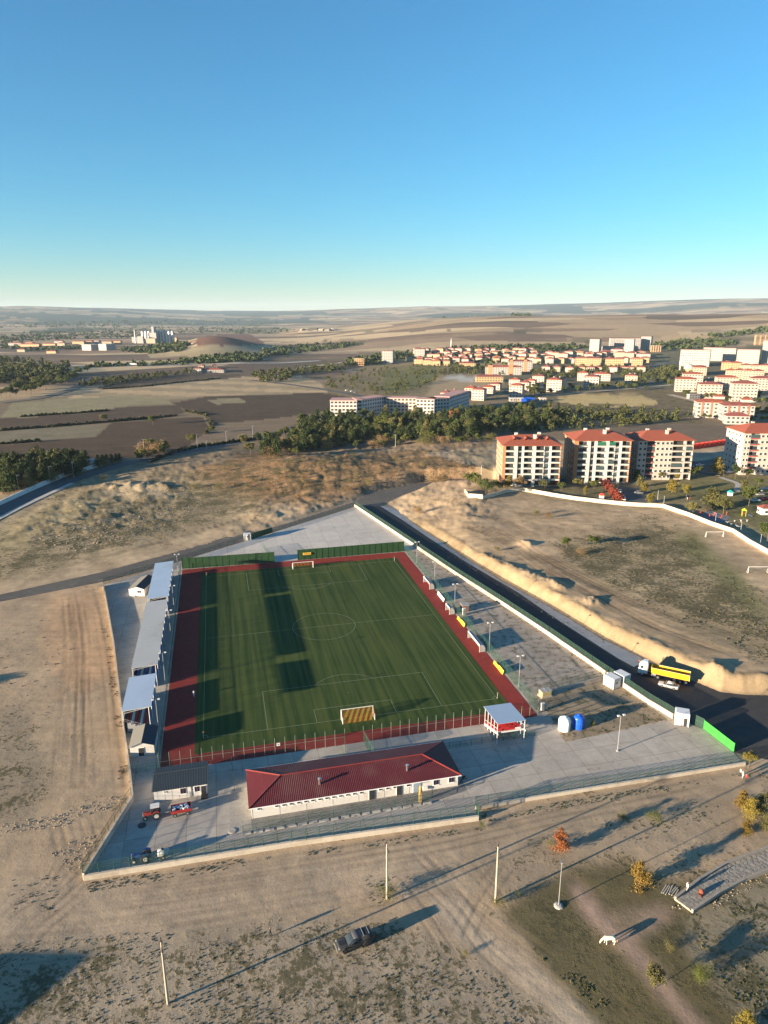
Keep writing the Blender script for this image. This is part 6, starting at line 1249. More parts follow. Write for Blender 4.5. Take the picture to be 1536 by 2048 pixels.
def car(label, loc, rz, pm, L=4.5, wd=.9, h=1.45, group=None, detail=True):
    t = thing('car', label, 'car', loc, rz, group); z0 = .22; a = L / 2
    mb = MB(); loft(mb, [(-a, sec(wd * .85, .4, .85)), (-a + .25, sec(wd * .97, z0, .98)), (-a * .3, sec(wd, z0, .95)), (a * .3, sec(wd, z0, .93)), (a * .75, sec(wd * .97, z0, .82)), (a, sec(wd * .82, .38, .66))]); mb.build('body', pm, t, True)
    mb = MB(); loft(mb, [(-a * .86, sec(wd * .82, .9, .97, wd * .8, .03)), (-a * .45, sec(wd * .86, .9, h - .06, wd * .68, .05)), (a * .05, sec(wd * .86, .9, h - .05, wd * .68, .05)), (a * .48, sec(wd * .84, .86, .93, wd * .82, .03))]); mb.build('cabin_glass', GLASS, t, True)
    mb = MB(); loft(mb, [(-a * .5, sec(wd * .66, h - .09, h - .03, None, .03)), (-a * .2, sec(wd * .69, h - .09, h, None, .03)), (a * .1, sec(wd * .66, h - .1, h - .04, None, .03))]); mb.build('roof', pm, t, True)
    for x in (-a * .58, a * .6):
        for s_ in (-1, 1): wheel(t, x, s_ * (wd - .1), .32, .22)
    if detail:
        for s_ in (-1, 1):
            MB().box(a - .12, s_ * wd * .6, .55, .2, .34, .16).build('headlight', mat('lamp_glass', (.8, .8, .78), .2), t); MB().box(-a + .08, s_ * wd * .65, .68, .14, .3, .15).build('tail_light', mat('lamp_red', (.4, .02, .02), .3), t); MB().box(a * .3, s_ * (wd + .06), .92, .12, .16, .12).build('mirror', pm, t)
            MB().tube((a * .1, s_ * wd * .79, .93), (a * .1, s_ * wd * .69, h - .05), .035, n=5).build('door_pillar', pm, t)
    return t
PW = paint_mat('car_white', (.68, .68, .67)); PG = paint_mat('car_grey', (.22, .23, .24)); PR = paint_mat('car_red', (.3, .03, .03)); PBL = paint_mat('car_blue', (.05, .09, .2)); PK = paint_mat('car_black', (.03, .03, .035)); PT = paint_mat('truck_gunmetal', (.036, .038, .04))
c0, c1 = G(1318, 1372), G(1358, 1382)
car('white saloon car on the asphalt beside the yellow tipper truck', (*((np.array(c0) + c1) / 2 + (.1, .6)), .02), math.atan2(*(np.array(c0) - c1)[::-1]), PW, 4.7)
pk = [(1278, 988, .1, PG, 'grey estate car parked on the road between the apartment blocks'), (1248, 1000, 1.3, PW, 'white car parked nose down beside the red hedge'), (1240, 985, 1.3, PW, 'white van like car parked at the end of the red hedge'), (1385, 927, .2, PBL, 'dark blue car at the left of the shaded car park'), (1400, 932, .2, PW, 'white car in the shaded car park'), (1380, 936, .2, PW, 'pale car nearest the maroon balcony block in the car park'), (1453, 930, .2, PG, 'grey car at the right end of the shaded car park'), (1456, 938, .2, PBL, 'dark car at the right end of the shaded car park'), (1458, 946, .2, PW, 'white car at the near right end of the shaded car park'), (1516, 984, .1, PW, 'white car by the largest park tree'), (1520, 991, .1, PG, 'grey car by the largest park tree'), (1530, 1000, .1, PR, 'red car behind the park kiosk'), (1512, 1003, .1, PW, 'white car half hidden by the largest park tree'), (1148, 962, 1.2, PK, 'black car in the shade between the two brick apartment blocks'), (1125, 963, 1.2, PBL, 'dark car behind the leftmost apartment block')]
for px_, py_, r, pm, lb in pk: p = P(px_, py_); car(lb, (p.x, p.y, p.z + .15), r, pm, group='parked cars by the apartments', detail=False)
for i, (px_, py_, pm) in enumerate(((694, 782, PW), (704, 784, PW), (712, 786, PG), (1010, 783, PW), (1060, 772, PW), (1310, 742, PW), (1150, 741, PW), (1226, 772, PW), (1420, 757, PW))): p = P(px_, py_); car('%s small car from the left on the town roads far off' % nth(i), (p.x, p.y, p.z + .3), .4, pm, group='far cars', detail=False)
for px_, py_, lb in ((267, 731, 'white lorry on the far highway'), (186, 931, 'white lorry at the road bend beyond the dark wood')):
    p = P(px_, py_); t = thing('lorry', lb, 'lorry', (p.x, p.y, p.z + .6), .05 if px_ > 200 else .5); MB().box(-1.5, 0, .9, 9 if px_ > 200 else 6, 2.5, 2.7).build('cargo_box', WHITE, t); MB().box(4.6 if px_ > 200 else 3.0, 0, .5, 2, 2.4, 2.4).build('cab', WHITE, t); [wheel(t, x, y, .5, .3) for x in (-4, 0, 4) for y in (-1.1, 1.1)]
# pickup
pa, pb = np.array(G(676, 1903)), np.array(G(741, 1880)); hd = pa - pb; cpt = np.array(G(709, 1893)) + (-.05, .35)
t = thing('pickup_truck', 'dark grey pickup truck with black bed canopy on the waste ground', 'pickup truck', (*cpt, hz(*cpt) + .0), math.atan2(hd[1], hd[0]))
mb = MB(); loft(mb, [(-2.72, sec(.86, .62, 1.02)), (-2.6, sec(.94, .52, 1.12)), (-1.2, sec(.95, .5, 1.14)), (.6, sec(.95, .48, 1.12)), (1.4, sec(.94, .5, 1.1)), (2.3, sec(.92, .5, 1.04)), (2.65, sec(.84, .55, .95))]); mb.build('body', PT, t, True)
mb = MB(); loft(mb, [(-.95, sec(.86, 1.08, 1.78, .72, .05)), (.25, sec(.87, 1.08, 1.8, .72, .05)), (1.15, sec(.85, 1.05, 1.14, .82, .03))]); mb.build('cab_glass', GLASS, t, True)
mb = MB(); loft(mb, [(-1.0, sec(.73, 1.76, 1.86, .7, .04)), (-.3, sec(.74, 1.77, 1.9, .71, .04)), (.32, sec(.72, 1.76, 1.84, .69, .04))]); mb.build('roof', mat('roof_grey', (.055, .057, .066), .5), t, True)
for s_ in (-1, 1):
    MB().tube((.3, s_ * .72, 1.8), (1.18, s_ * .84, 1.12), .045, n=6).build('windscreen_pillar', PT, t); MB().tube((-.35, s_ * .86, 1.12), (-.35, s_ * .73, 1.78), .05, n=5).build('door_pillar', PT, t); MB().box(-.95, s_ * .8, 1.08, .14, .12, .72).build('rear_pillar', PT, t)
    MB().box(.95, s_ * 1.08, 1.12, .16, .26, .2).build('mirror', DARK, t); MB().box(2.5, s_ * .68, .82, .16, .34, .16).build('headlight', MATS['lamp_glass'], t); MB().box(-2.68, s_ * .8, .85, .08, .16, .3).build('tail_light', MATS['lamp_red'], t); MB().box(-.2, s_ * .99, .42, 2.4, .14, .08).build('side_step', DARK, t)
    for x in (1.65, -1.65):
        wheel(t, x, s_ * .88, .43, .3, DARK); mb = MB(); [mb.tube((x + .54 * math.cos(a), s_ * .97, .45 + .54 * math.sin(a)), (x + .54 * math.cos(a + .4), s_ * .97, .45 + .54 * math.sin(a + .4)), .07, n=5) for a in [k * .4 for k in range(8)]]; mb.build('wheel_arch', DARK, t)
    MB().box(.7, s_ * .5, 1.9, .06, .06, .0001 + .02).build('rack_foot', DARK, t)
mb = MB(); loft(mb, [(-2.66, sec(.86, 1.1, 1.55, .7, .06)), (-2.45, sec(.9, 1.1, 1.82, .74, .06)), (-1.02, sec(.9, 1.1, 1.84, .75, .06))]); mb.build('bed_canopy', mat('canopy_black', (.018, .02, .024), .35), t, True)
for x in (-1.25, -2.1): MB().box(x, 0, 1.84, .07, 1.4, .05).build('roof_rail', GALV, t)
MB().box(1.85, 0, 1.075, 1.0, .8, .04).build('bonnet_panel', DARK, t); MB().box(2.68, 0, .62, .1, 1.2, .3).build('grille', DARK, t); MB().box(2.74, 0, .45, .16, 1.75, .2).build('front_bumper', mat('bumper_silver', (.2, .19, .16), .4), t); MB().box(-2.76, 0, .5, .14, 1.7, .18).build('rear_bumper', DARK, t)
MB().tube((1.2, -.86, 1.1), (1.1, -.95, 1.95), .012, n=4).build('aerial', DARK, t)
# tipper truck
ta, tb = np.array(G(1279, 1349)), np.array(G(1371, 1369)); hd = ta - tb; cpt = (ta + tb) / 2 + (.3, .7); Lh = 5.7
t = thing('tipper_truck', 'articulated tipper truck with white cab and yellow tipping body on the road', 'truck', (*cpt, .02), math.atan2(hd[1], hd[0]))
MB().box(-1, 0, .75, 10.2, .9, .3).build('chassis', DARK, t)
mb = MB(); loft(mb, [(3.55, sec(1.22, .75, 3.55, 1.16, .12)), (4.6, sec(1.24, .6, 3.5, 1.16, .12)), (5.45, sec(1.24, .55, 3.2, 1.14, .14)), (5.75, sec(1.2, .55, 2.3, 1.14, .14))]); mb.build('cab', PW, t, True)
MB().add([(5.5, -1.0, 3.05), (5.5, 1.0, 3.05), (5.79, 1.05, 2.15), (5.79, -1.05, 2.15)], [(0, 1, 2, 3)]).build('windscreen', GLASS, t)
for s_ in (-1, 1): MB().box(4.9, s_ * 1.235, 2.1, .75, .04, .75).build('side_window', GLASS, t); MB().box(5.75, s_ * 1.4, 2.2, .12, .22, .7).build('mirror', DARK, t); MB().box(5.76, s_ * .85, .9, .06, .4, .22).build('headlight', MATS['lamp_glass'], t); MB().tube((1.5, s_ * .9, .8), (2.6, s_ * .9, .8), .33, n=12).build('fuel_tank', GALV, t)
MB().box(4.2, 0, 3.5, 1.2, 2.0, .35, 0, .8).build('wind_deflector', PW, t); MB().box(5.8, 0, 3.35, .25, .5, .25).build('marker_sign', mat('marker_orange', (.5, .12, .05), .5), t)
M_TIP = mat('tipper_yellow', (.80, .42, .015), .45, var=.08, dirt=(.4, .22, .05), dirt_amt=.15)
x0, x1, zb, zt = -6.2, 2.6, 1.2, 2.75
for s_ in (-1, 1): MB().add([(x0, s_ * 1.0, zb), (x1, s_ * 1.0, zb), (x1 + .1, s_ * 1.25, zt), (x0, s_ * 1.25, zt), (x0, s_ * .92, zb), (x1, s_ * .92, zb), (x1 + .1, s_ * 1.15, zt), (x0, s_ * 1.15, zt)], [(0, 1, 2, 3), (7, 6, 5, 4), (3, 2, 6, 7), (0, 3, 7, 4), (1, 5, 6, 2), (0, 4, 5, 1)]).build('side_panel', M_TIP, t); MB().tube((x0, s_ * 1.2, zt), (x1 + .1, s_ * 1.2, zt), .07, n=6).build('top_rail', mat('rail_grey', (.40, .30, .22), .5), t)
MB().box((x0 + x1) / 2, 0, zb - .06, x1 - x0, 2.0, .1).build('tipper_floor', DARK, t); MB().add([(x1, -1, zb), (x1, 1, zb), (x1 + .1, 1.24, zt + .35), (x1 + .1, -1.24, zt + .35), (x1 - .08, -1, zb), (x1 - .08, 1, zb), (x1 + .02, 1.24, zt + .35), (x1 + .02, -1.24, zt + .35)], [(0, 1, 2, 3), (7, 6, 5, 4), (2, 6, 7, 3), (0, 3, 7, 4), (1, 5, 6, 2)]).build('headboard', M_TIP, t); MB().box(x0 - .04, 0, zb, .1, 2.35, 1.5).build('tailgate', MATS['rail_grey'], t)
for k in range(7):
    for s_ in (-1, 1): x = x0 + .5 + k * 1.35; MB().add([(x - .05, s_ * 1.02, zb), (x + .05, s_ * 1.02, zb), (x + .05, s_ * 1.28, zt), (x - .05, s_ * 1.28, zt)], [(0, 1, 2, 3)]).build('side_rib', M_TIP, t)
for x in (4.7, 1.0, -2.9, -4.2, -5.4): [wheel(t, x, s_ * 1.05, .5, .32) for s_ in (-1, 1)]
# tractors
M_TRED = mat('tractor_red', (.30, .045, .03), .45, var=.1)
def tractor(label, loc, rz, m, canopy):
    t = thing('tractor', label, 'tractor', loc, rz); MB().box(.95, 0, .75, 1.5, .62, .55, 0, .92).build('bonnet', m, t); MB().box(-.3, 0, .65, 1.2, .5, .4).build('gearbox', DARK, t); MB().box(1.73, 0, .7, .08, .6, .55).build('grille', mat('grille_white', (.55, .52, .48), .5), t)
    for s_ in (-1, 1):
        wheel(t, -.6, s_ * .72, .72, .4, MATS['grille_white']); wheel(t, 1.35, s_ * .62, .36, .22, MATS['grille_white'])
        mb = MB(); [mb.box(-.6 + .82 * math.cos(a), s_ * .74, .72 + .82 * math.sin(a) - .03, .38, .42, .06) for a in (1.0, 1.4, 1.8, 2.2)]; mb.build('mudguard', m, t)
        if canopy: [MB().tube((x, s_ * .5, 1.1), (x, s_ * .5, 2.3), .035, n=5).build('canopy_post', DARK, t) for x in (-1.05, .2)]
    if canopy: MB().box(-.42, 0, 2.3, 1.6, 1.3, .1).build('canopy', WHITE, t)
    MB().box(-.75, 0, 1.0, .45, .5, .12).box(-.95, 0, 1.1, .1, .5, .4).build('seat', DARK, t); MB().tube((.1, 0, 1.15), (-.15, 0, 1.45), .03, n=5).lathe([(.2, 1.44), (.2, 1.47)], 12, (-.17, 0, 0)).build('steering_wheel', DARK, t); MB().tube((1.1, .2, 1.3), (1.1, .2, 1.9), .04, n=6).build('exhaust', DARK, t); MB().box(1.35, 0, .32, .12, 1.1, .12).build('front_axle', DARK, t)
    return t
hr = math.atan2(-.9, -4.7) + .1
tractor('red tractor with white canopy parked by the office cabin', (*G(307, 1634), .0), hr, M_TRED, True)
p = np.array(G(363, 1626)); t = thing('farm_trailer', 'red farm trailer loaded with blue and white sacks behind the red tractor', 'trailer', (*p, 0), hr)
MB().box(0, 0, .75, 3.5, 1.9, .12).build('bed', DARK, t); M_TRR = mat('trailer_red', (.36, .03, .03), .5, var=.1)
for s_ in (-1, 1): MB().box(0, s_ * .95, .8, 3.5, .06, .6).build('side_board', M_TRR, t); MB().box(s_ * 1.75, 0, .8, .06, 1.84, .6).build('end_board', M_TRR, t); [wheel(t, x, s_ * .85, .36, .2) for x in (-1.1, 1.1)]
MB().tube((1.7, 0, .6), (3.2, 0, .55), .06, n=6).build('drawbar', DARK, t)
for k in range(14): MB().box(random.uniform(-1.4, 1.4), random.uniform(-.6, .6), 1.05 + random.uniform(0, .2), .7, .45, .22, random.uniform(0, 3), .75).build('sack', [mat('sack_blue', (.15, .25, .42), .7), mat('sack_white', (.55, .54, .52), .7), mat('sack_slate', (.12, .17, .24), .7)][k % 3], t)
tractor('small dark blue tractor parked in shade behind the lower left fence', (*(np.array(G(280, 1733)) + (0, 1.5)), 0), math.pi + .2, mat('tractor_blue', (.02, .06, .2), .5), False)
p = np.array(G(316, 1722)) + (0, .8); t = thing('tank_trailer', 'grey tank trailer behind the small blue tractor', 'trailer', (*p, 0), .2); MB().tube((-.2, 0, .95), (1.5, 0, .95), .62, n=16).build('tank', mat('tank_grey', (.38, .40, .40), .5), t, True); MB().tube((-2.0, 0, .55), (0, 0, .6), .05, n=5).build('drawbar', DARK, t); [wheel(t, .7, s_ * .62, .36, .2) for s_ in (-1, 1)]; MB().tube((.6, 0, 1.5), (.6, 0, 1.75), .2, n=10).build('filler_cap', DARK, t)
p = np.array(G(928, 1560)); t = thing('motorcycle', 'dark motorcycle at the right corner of the red roofed building', 'motorcycle', (*p, 0), .8); wheel(t, -.7, 0, .3, .12); wheel(t, .7, 0, .3, .12); MB().box(0, 0, .45, 1.0, .3, .35, 0, .8).build('body', DARK, t); MB().box(-.3, 0, .8, .7, .28, .12).build('seat', DARK, t); MB().tube((.5, 0, .6), (.35, 0, 1.1), .04, n=5).tube((.35, -.35, 1.1), (.35, .35, 1.1), .03, n=5).build('handlebar', GALV, t); MB().box(.55, 0, .3, .5, .3, .5).build('fairing', mat('fairing_grey', (.3, .3, .3), .5), t)
# ------------------------------------------------------------------ poles in the foreground
M_POLE = mat('concrete_pole', (.36, .31, .24), .85, var=.12, scale=1.5)
for i, (px_, py_, lb) in enumerate(((336, 2007, 'concrete utility pole at lower left'), (774, 1797, 'concrete utility pole in the middle of the foreground'), (991, 1803, 'concrete utility pole beside the dirt road on the right'))):
    o = P(px_, py_); t = thing('utility_pole', lb, 'utility pole', tuple(o), .35); h = 10.3
    MB().tube((0, 0, -.5), (0, 0, h), .19, .11, n=10).build('pole', M_POLE, t); MB().box(0, 0, h - .9, .12, 1.7, .12).build('crossarm', DARK, t); MB().box(0, 0, h - .05, .1, .1, .5).build('top_bracket', DARK, t)
    for y in (-.75, 0, .75): MB().lathe([(.05, 0), (.1, .08), (.05, .14), (.1, .2), (.05, .3)], 8, (0, y, h - .78 if y else h + .4)).build('insulator', mat('insulator_brown', (.06, .035, .03), .3), t)
o = P(1117, 1812); t = thing('street_lamp', 'slim grey street lamp standing in the grass at lower right', 'street lamp', tuple(o), 1.2); MB().tube((0, 0, -.3), (0, 0, 8.0), .085, .05, n=8).build('pole', GALV, t); MB().box(.2, 0, 8.0, .6, .22, .12).build('lamp_head', GALV, t); MB().lathe([(.8, -.2), (.7, .15), (.4, .25)], 9).build('footing', CONC, t)
far_l = [(38, 985, 9, 'first street lamp from the left along the curving road'), (101, 966, 9, 'second street lamp from the left along the curving road'), (148, 956, 9, 'third street lamp from the left along the curving road'), (278, 914, 9, 'street lamp at the road bend'), (289, 910, 10, 'second street lamp at the road bend'), (395, 899, 10, 'street lamp left of the far road section'), (413, 897, 5, 'short white post beside the far road section'), (453, 888, 9, 'street lamp in the middle of the far road section'), (506, 876, 9, 'street lamp right of the far road section'), (962, 962, 8, 'street lamp left of the leftmost apartment block'), (791, 893, 8, 'thin pole in the brown field before the plantation')]
for px_, py_, h, lb in far_l: o = P(px_, py_); t = thing('street_lamp', lb, 'street lamp', tuple(o), .6); MB().tube((0, 0, -.3), (0, 0, h), .13, .08, n=6).build('pole', GALV, t); MB().box(.6, 0, h, 1.6, .25, .15).build('lamp_head', WHITE, t)
for i, (px_, py_) in enumerate(((1290, 972), (1301, 985), (1315, 1000), (1327, 1012), (1430, 1048), (1481, 1066), (1520, 1092))): o = P(px_, py_ - 1); t = thing('street_lamp', '%s park lamp from the left behind the cream wall' % nth(i), 'street lamp', tuple(o), .6, 'park lamps'); MB().tube((0, 0, 0), (0, 0, 4.2), .07, .05, n=6).build('pole', GALV, t); MB().lathe([(.05, 0), (.22, .1), (.22, .2), (.05, .3)], 8, (0, 0, 4.2)).build('lamp_head', GALV, t)
# ------------------------------------------------------------------ park furniture and small goals
goal('small white goal frame on the dirt hill, farther one near the park wall', 0, 1, 6.8, 2.1, 1.0, False, tuple(P(1429, 1074)), .0, 'goal_frame'); goal('small white goal frame on the dirt hill, nearer one at the picture edge', 0, 1, 6.8, 2.2, 1.0, False, tuple(P(1516, 1146)), .0, 'goal_frame')
for i, (px_, py_) in enumerate(((1401, 1030), (1412, 1023), (1418, 1036), (1428, 1032), (1442, 1037), (1453, 1030))): o = P(px_, py_); t = thing('exercise_machine', '%s red exercise machine from the left on the grey play area' % nth(i), 'exercise machine', tuple(o), i * .8, 'red exercise machines'); MB().tube((0, 0, 0), (0, 0, 1.6), .08, n=6).build('post', mat('play_red', (.45, .06, .035), .5), t); MB().box(.4, 0, .5, .9, .5, .12).box(-.4, 0, 1.2, .8, .45, .12).build('platform', MATS['play_red'], t); MB().tube((-.5, 0, 1.6), (.5, 0, 1.6), .06, n=5).build('handle', MATS['play_red'], t)
flat_sheet('play_area', [tuple(P(*p))[:2] for p in ((1392, 1032), (1420, 1020), (1460, 1034), (1450, 1046), (1430, 1044))], P(1425, 1034).z + .08, mat('play_rubber', (.16, .17, .2), .9), .5)
for i, (px_, py_) in enumerate(((1455, 1047), (1463, 1051), (1469, 1044), (1473, 1054), (1482, 1043), (1494, 1043), (1477, 1056))): o = P(px_, py_); t = thing('park_table', '%s pale park table or stool from the left beside the lawn' % nth(i), 'table', tuple(o), i * .5, 'pale park tables'); MB().lathe([(.3, 0), (.2, .1), (.2, .7)], 8).build('leg', CONC, t); MB().box(0, 0, .7, 1.0 if i % 3 else 1.6, .7, .1).build('table_top', CONC, t)
o = P(1487, 1032); t = thing('playground_tower', 'yellow green play tower with blue slide in the park', 'playground', tuple(o), -.3); Mg = mat('play_lime', (.45, .55, .03), .5); [MB().tube((x, y, 0), (x, y, 2.6), .07, n=6).build('post', Mg, t) for x in (-.7, .7) for y in (-.7, .7)]; MB().box(0, 0, 1.2, 1.6, 1.6, .1).build('deck', MATS['play_red'], t); MB().hip(-.9, .9, -.9, .9, 2.6, .8).build('roof', Mg, t); MB().add([(.8, -.35, 1.25), (.8, .35, 1.25), (3.4, .35, .2), (3.4, -.35, .2), (.8, -.35, 1.15), (.8, .35, 1.15), (3.4, .35, .1), (3.4, -.35, .1)], [(0, 1, 2, 3), (7, 6, 5, 4), (0, 3, 7, 4), (1, 5, 6, 2)]).build('slide', mat('play_blue', (.08, .2, .5), .4), t)
for px_, py_, m_, lb in ((1460, 991, mat('play_teal', (.02, .30, .30), .5), 'teal roofed little playhouse on the park lawn'), (1203, 997, MATS['play_red'], 'small red playhouse beside the red hedge')): o = P(px_, py_); t = thing('playhouse', lb, 'playhouse', tuple(o)); MB().box(0, 0, 0, 1.8, 1.6, 1.6).build('wall', WHITE, t); MB().hip(-1.2, 1.2, -1.1, 1.1, 1.6, 1.1).build('roof', m_, t)
o = P(1530, 1030); t = thing('kiosk', 'small white park kiosk with red roof at the right edge', 'kiosk', tuple(o), .05); MB().box(1.6, 2, -.5, 6, 4, 3.4).build('wall', WHITE, t); MB().hip(-1.8, 5.0, -.4, 4.4, 2.9, 1.3).build('roof', M_TILE2, t); MB().box(.5, -.03, .8, 1.2, .08, 1.0).build('window', M_DK, t)
# stone footbridge path at lower right
up, lo = [P(*p) for p in ((1350, 1801), (1400, 1762), (1450, 1732), (1540, 1698), (1640, 1670))], [P(*p) for p in ((1384, 1826), (1440, 1788), (1490, 1762), (1540, 1742), (1640, 1712))]
vs = [(p.x, p.y, hz(p.x, p.y) + .35) for a in zip(up, lo) for p in a]; vs2 = [(x, y, z - 1.2) for x, y, z in vs]
n_ = len(up); mb = MB(); mb.add(vs + vs2, [(2 * i, 2 * i + 1, 2 * i + 3, 2 * i + 2) for i in range(n_ - 1)] + [(2 * i, 2 * i + 2, 2 * n_ + 2 * i + 2, 2 * n_ + 2 * i) for i in range(n_ - 1)] + [(2 * i + 1, 2 * n_ + 2 * i + 1, 2 * n_ + 2 * i + 3, 2 * i + 3) for i in range(n_ - 1)] + [(0, 2 * n_, 2 * n_ + 1, 1)])
pathway = tag(mb.build('stone_path', ground_mat('rough_stone_paving', (.24, .215, .18), (.33, .30, .25), 1.8, bump=.6)), kind='structure')
rg = random.Random(4); slab = [MB().prism([(.42 * math.cos(a + rg.uniform(-.2, .2)), .3 * math.sin(a + rg.uniform(-.2, .2))) for a in [k * 1.05 for k in range(6)]], 0, .014).mesh('paving_stone', mat('paving_%d' % k_, ((.25, .225, .19), (.30, .27, .23), (.22, .20, .17))[k_], .9, var=.2, scale=2)) for k_ in range(3)]
for i in range(n_ - 2):
    for k in range(9):
        for j in range(5):
            f, g = (k + .5 + rg.uniform(-.2, .2)) / 9, (j + .5 + rg.uniform(-.15, .15)) / 5
            a, b = up[i].lerp(up[i + 1], f), lo[i].lerp(lo[i + 1], f); p = a.lerp(b, g); zz = (vs[2 * i][2] * (1 - f) + vs[2 * i + 2][2] * f) * (1 - g) + (vs[2 * i + 1][2] * (1 - f) + vs[2 * i + 3][2] * f) * g
            link('paving_stone', slab[(i + j * 2 + k) % 3], pathway, (p.x, p.y, zz + .012), rg.uniform(0, 3))
wall('path_wall', 'low stone wall on the upper side of the stone path', [(p.x, p.y) for p in up], .65, .3, mat('wall_stone', (.28, .25, .21), .9, var=.25, scale=2), step=2.2); wall('path_wall', 'low stone wall on the lower side of the stone path', [(p.x, p.y) for p in lo], .6, .3, MATS['wall_stone'], step=2.2)
o = P(1340, 1782); t = thing('plank_pile', 'pile of pale planks at the lower end of the stone path', 'planks', tuple(o), .9)
for k in range(7): MB().box(random.uniform(-.3, .3), (k - 3) * .3, .02 + (k % 2) * .06, 2.2, .14, .06, random.uniform(-.15, .15)).build('plank', mat('pale_plank', (.42, .38, .32), .8), t)
# ------------------------------------------------------------------ people and horse
def figure_mat(name, stops):
    """clothing bands by height of the standing figure"""
    m, t, p = nodes_of(name); sx = NN(t, 'ShaderNodeSeparateXYZ'); t.links.new(coords(t, False), sx.inputs[0]); cr_ = NN(t, 'ShaderNodeValToRGB'); cr_.color_ramp.interpolation = 'CONSTANT'
    t.links.new(mathn(t, 'DIVIDE', sx.outputs['Z'], 2.0), cr_.inputs[0]); el = cr_.color_ramp.elements
    el[0].position = 0; el[0].color = (*stops[0][1], 1); el[1].position = stops[1][0] / 2; el[1].color = (*stops[1][1], 1)
    for z, c in stops[2:]: e_ = el.new(z / 2); e_.color = (*c, 1)
    t.links.new(cr_.outputs[0], p.inputs['Base Color']); p.inputs['Roughness'].default_value = .8; return m
def skin_mesh(name, verts, edges, radii, m, parent, root=0, sub=2):
    me = bpy.data.meshes.new(name); me.from_pydata(verts, edges, []); me.materials.append(m); o = link(name, me, parent)
    md = o.modifiers.new('skin', 'SKIN'); md.use_smooth_shade = True; sv = me.skin_vertices[0].data if me.skin_vertices else None
    if sv is None: me.attributes.new('skin', 'FLOAT', 'POINT'); 
    for i, r in enumerate(radii): sv[i].radius = (r, r) if not hasattr(r, '__len__') else r; sv[i].use_root = (i == root)
    s_ = o.modifiers.new('sub', 'SUBSURF'); s_.levels = sub; s_.render_levels = sub; return o
def person(label, loc, rz, shirt, trousers, hair=(.03, .025, .02), stride=.25, bend=0.0, arms=.1, cap=None):
    t = thing('person', label, 'person', loc, rz); B = bend
    v = [(0, 0, .95), (B * .4, 0, 1.2), (B * .8, 0, 1.42), (B * .95, 0, 1.5), (B * 1.1, 0, 1.6), (B * 1.15, 0, 1.73)]; r = [.13, .13, .12, .055, .085, .075]; e = [(0, 1), (1, 2), (2, 3), (3, 4), (4, 5)]
    for s_ in (-1, 1):
        k = len(v); v += [(B * .8, s_ * .19, 1.4), (B * .7 + s_ * arms, s_ * .25, 1.13), (B * .7 + .12 + s_ * arms * 1.6, s_ * .25, .9), (B * .7 + .15 + s_ * arms * 1.7, s_ * .245, .8)]; r += [.06, .048, .038, .035]; e += [(2, k), (k, k + 1), (k + 1, k + 2), (k + 2, k + 3)]
        k = len(v); v += [(0, s_ * .1, .88), (s_ * stride * .6 + .04, s_ * .1, .5), (s_ * stride * 1.0, s_ * .1, .09), (s_ * stride + .16, s_ * .11, .04)]; r += [.095, .065, .045, .04]; e += [(0, k), (k, k + 1), (k + 1, k + 2), (k + 2, k + 3)]
    m = figure_mat('clothing', [(0, (.03, .03, .03)), (.09, trousers), (.93, shirt), (1.47, (.38, .23, .16)), (1.66, cap or hair)]); skin_mesh('body', v, e, r, m, t); return t
BLK, WHT, GRY, NAVY, REDC = (.015, .015, .018), (.6, .6, .6), (.2, .2, .2), (.02, .03, .08), (.5, .03, .03)
person('person in dark clothes walking across the waste ground', tuple(P(541, 1873)), math.pi + .2, BLK, BLK, stride=.3)
person('person in white top and pale trousers on the stone path', tuple(P(1373, 1786, .35)), .3, WHT, (.35, .32, .26), cap=(.5, .5, .55), stride=.22)
person('person in white track suit on the red track', (*G(388, 1394), .03), 1.5, WHT, WHT, stride=.18, bend=.15)
person('person in white top, left of the group of three near the gate', tuple(P(1480, 1552)), .2, WHT, BLK, stride=.15); person('person in white and dark, middle of the group of three near the gate', tuple(P(1484.5, 1556)), .4, (.25, .25, .28), WHT, stride=.15); person('person in red top and dark trousers near the gate', tuple(P(1491.5, 1563)), .3, REDC, BLK, stride=.2)
person('person in white standing on the park lawn', tuple(P(1374.5, 1001)), 0, WHT, (.4, .35, .3)); person('person in dark clothes on the park lawn', tuple(P(1380, 998)), 0, BLK, REDC)
o = P(1402, 1791, .35); t = thing('folded_bundle', 'orange red bundle lying on the stone path by the wall', 'bundle', tuple(o), .6); MB().lathe([(.3, 0), (.42, .25), (.36, .6), (.15, .85)], 9).build('bundle_top', mat('rust_cloth', (.18, .045, .025), .9), t, True); MB().box(-.5, -.1, 0, .7, .5, .3, .4, .7).build('bundle_base', mat('dark_cloth', (.08, .03, .025), .9), t)
o = P(1219, 1888); M_HORSE = mat('white_coat', (.66, .60, .48), .8, var=.1, scale=1.5, world=False)
t = thing('horse', 'white horse grazing beside the reddish path', 'horse', (o.x, o.y, o.z), math.pi - .05)
v = [(0, 0, 1.12), (.42, 0, 1.14), (.68, 0, 1.2), (-.42, 0, 1.16), (-.72, 0, 1.18), (-.86, 0, 1.08), (.95, 0, 1.0), (1.18, 0, .68), (1.3, 0, .42), (1.38, 0, .2), (1.42, 0, .08)]; r = [(.3, .34), (.29, .33), (.25, .3), (.27, .3), (.25, .27), (.14, .16), (.15, .2), (.11, .15), (.1, .13), (.075, .08), (.06, .06)]; e = [(0, 1), (1, 2), (0, 3), (3, 4), (4, 5), (2, 6), (6, 7), (7, 8), (8, 9), (9, 10)]
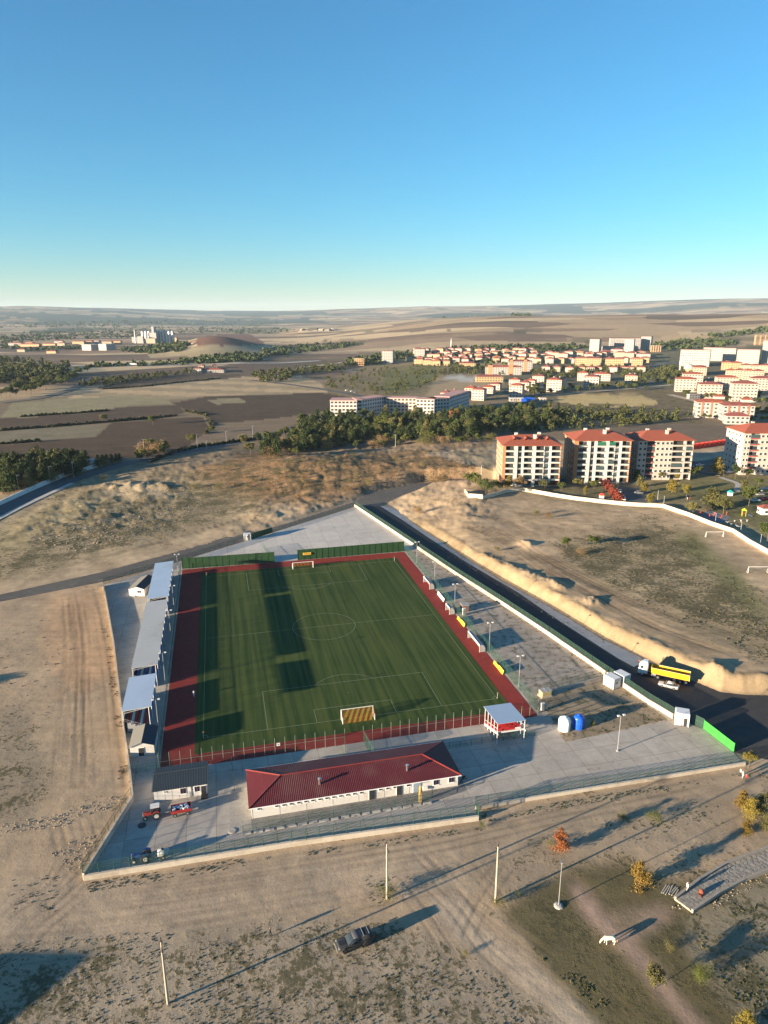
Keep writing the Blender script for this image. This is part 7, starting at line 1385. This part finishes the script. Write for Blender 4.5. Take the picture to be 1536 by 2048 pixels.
for s_, dx in ((-1, .1), (1, -.12)):
    k = len(v); v += [(.58, s_ * .15, .95), (.6 + dx, s_ * .16, .55), (.58 + dx, s_ * .16, .16), (.62 + dx, s_ * .16, .04)]; r += [.13, .07, .05, .06]; e += [(1, k), (k, k + 1), (k + 1, k + 2), (k + 2, k + 3)]
    k = len(v); v += [(-.62, s_ * .16, .95), (-.5 - dx, s_ * .17, .68), (-.78 - dx, s_ * .17, .48), (-.72 - dx, s_ * .17, .14), (-.68 - dx, s_ * .17, .04)]; r += [.18, .11, .065, .05, .06]; e += [(4, k), (k, k + 1), (k + 1, k + 2), (k + 2, k + 3), (k + 3, k + 4)]
bo = skin_mesh('body', v, e, r, M_HORSE, t)
MB().path([(-.9, 0, 1.15), (-1.04, 0, .95), (-1.06, 0, .6), (-1.02, 0, .35)], [.04, .08, .07, .02], 7).build('tail', mat('sandy_hair', (.42, .27, .12), .9), t, True); MB().path([(.7, 0, 1.46), (.98, 0, 1.2), (1.2, 0, .85)], [.05, .07, .04], 6).build('mane', MATS['sandy_hair'], t, True)
for s_ in (-1, 1): MB().tube((1.16, s_ * .07, .72), (1.12, s_ * .1, .86), .035, .008, 6).build('ear', M_HORSE, t)
# ------------------------------------------------------------------ what stands just outside the picture and throws its shade into it
o = G(203, 1899); sh_len = 8.0 / math.tan(SUN_EL); hx, hy = o[0] - math.cos(SHADOW_AZ) * sh_len, o[1] - math.sin(SHADOW_AZ) * sh_len
t = thing('house', 'two storey house outside the left picture edge whose shadow crosses the waste ground', 'house', (hx, hy, 0), SHADOW_AZ - math.pi / 2); MB().box(0, -5, -1, 11, 10, 7).build('wall', HC['c'], t); MB().hip(-6, 6, -10.5, .5, 6.0, 2.4).build('roof', M_TILE2, t); MB().box(0, .03, 1, 1.4, .06, 1.4).box(3, .03, 1, 1.4, .06, 1.4).build('window', M_DK, t)
o = G(35, 1352); tree('broad', L_OLV, (o[0] - math.cos(SHADOW_AZ) * 44, o[1] - math.sin(SHADOW_AZ) * 44, 0), 8, 'tree outside the left picture edge whose shadow touches the bare slope', n=1500, size=.3)
# ------------------------------------------------------------------ air
hb = MB().box(0, 9000, -40, 44000, 30000, 480)
hm = bpy.data.materials.new('haze_air'); hm.use_nodes = True; ht = hm.node_tree; ht.nodes.remove(ht.nodes['Principled BSDF'])
pv = ht.nodes.new('ShaderNodeVolumePrincipled'); pv.inputs['Color'].default_value = (.62, .81, 1.0, 1); pv.inputs['Density'].default_value = 3.0e-5; pv.inputs['Anisotropy'].default_value = 0.0
ht.links.new(pv.outputs[0], ht.nodes['Material Output'].inputs['Volume'])
hz_o = tag(hb.build('haze', hm), kind='stuff')
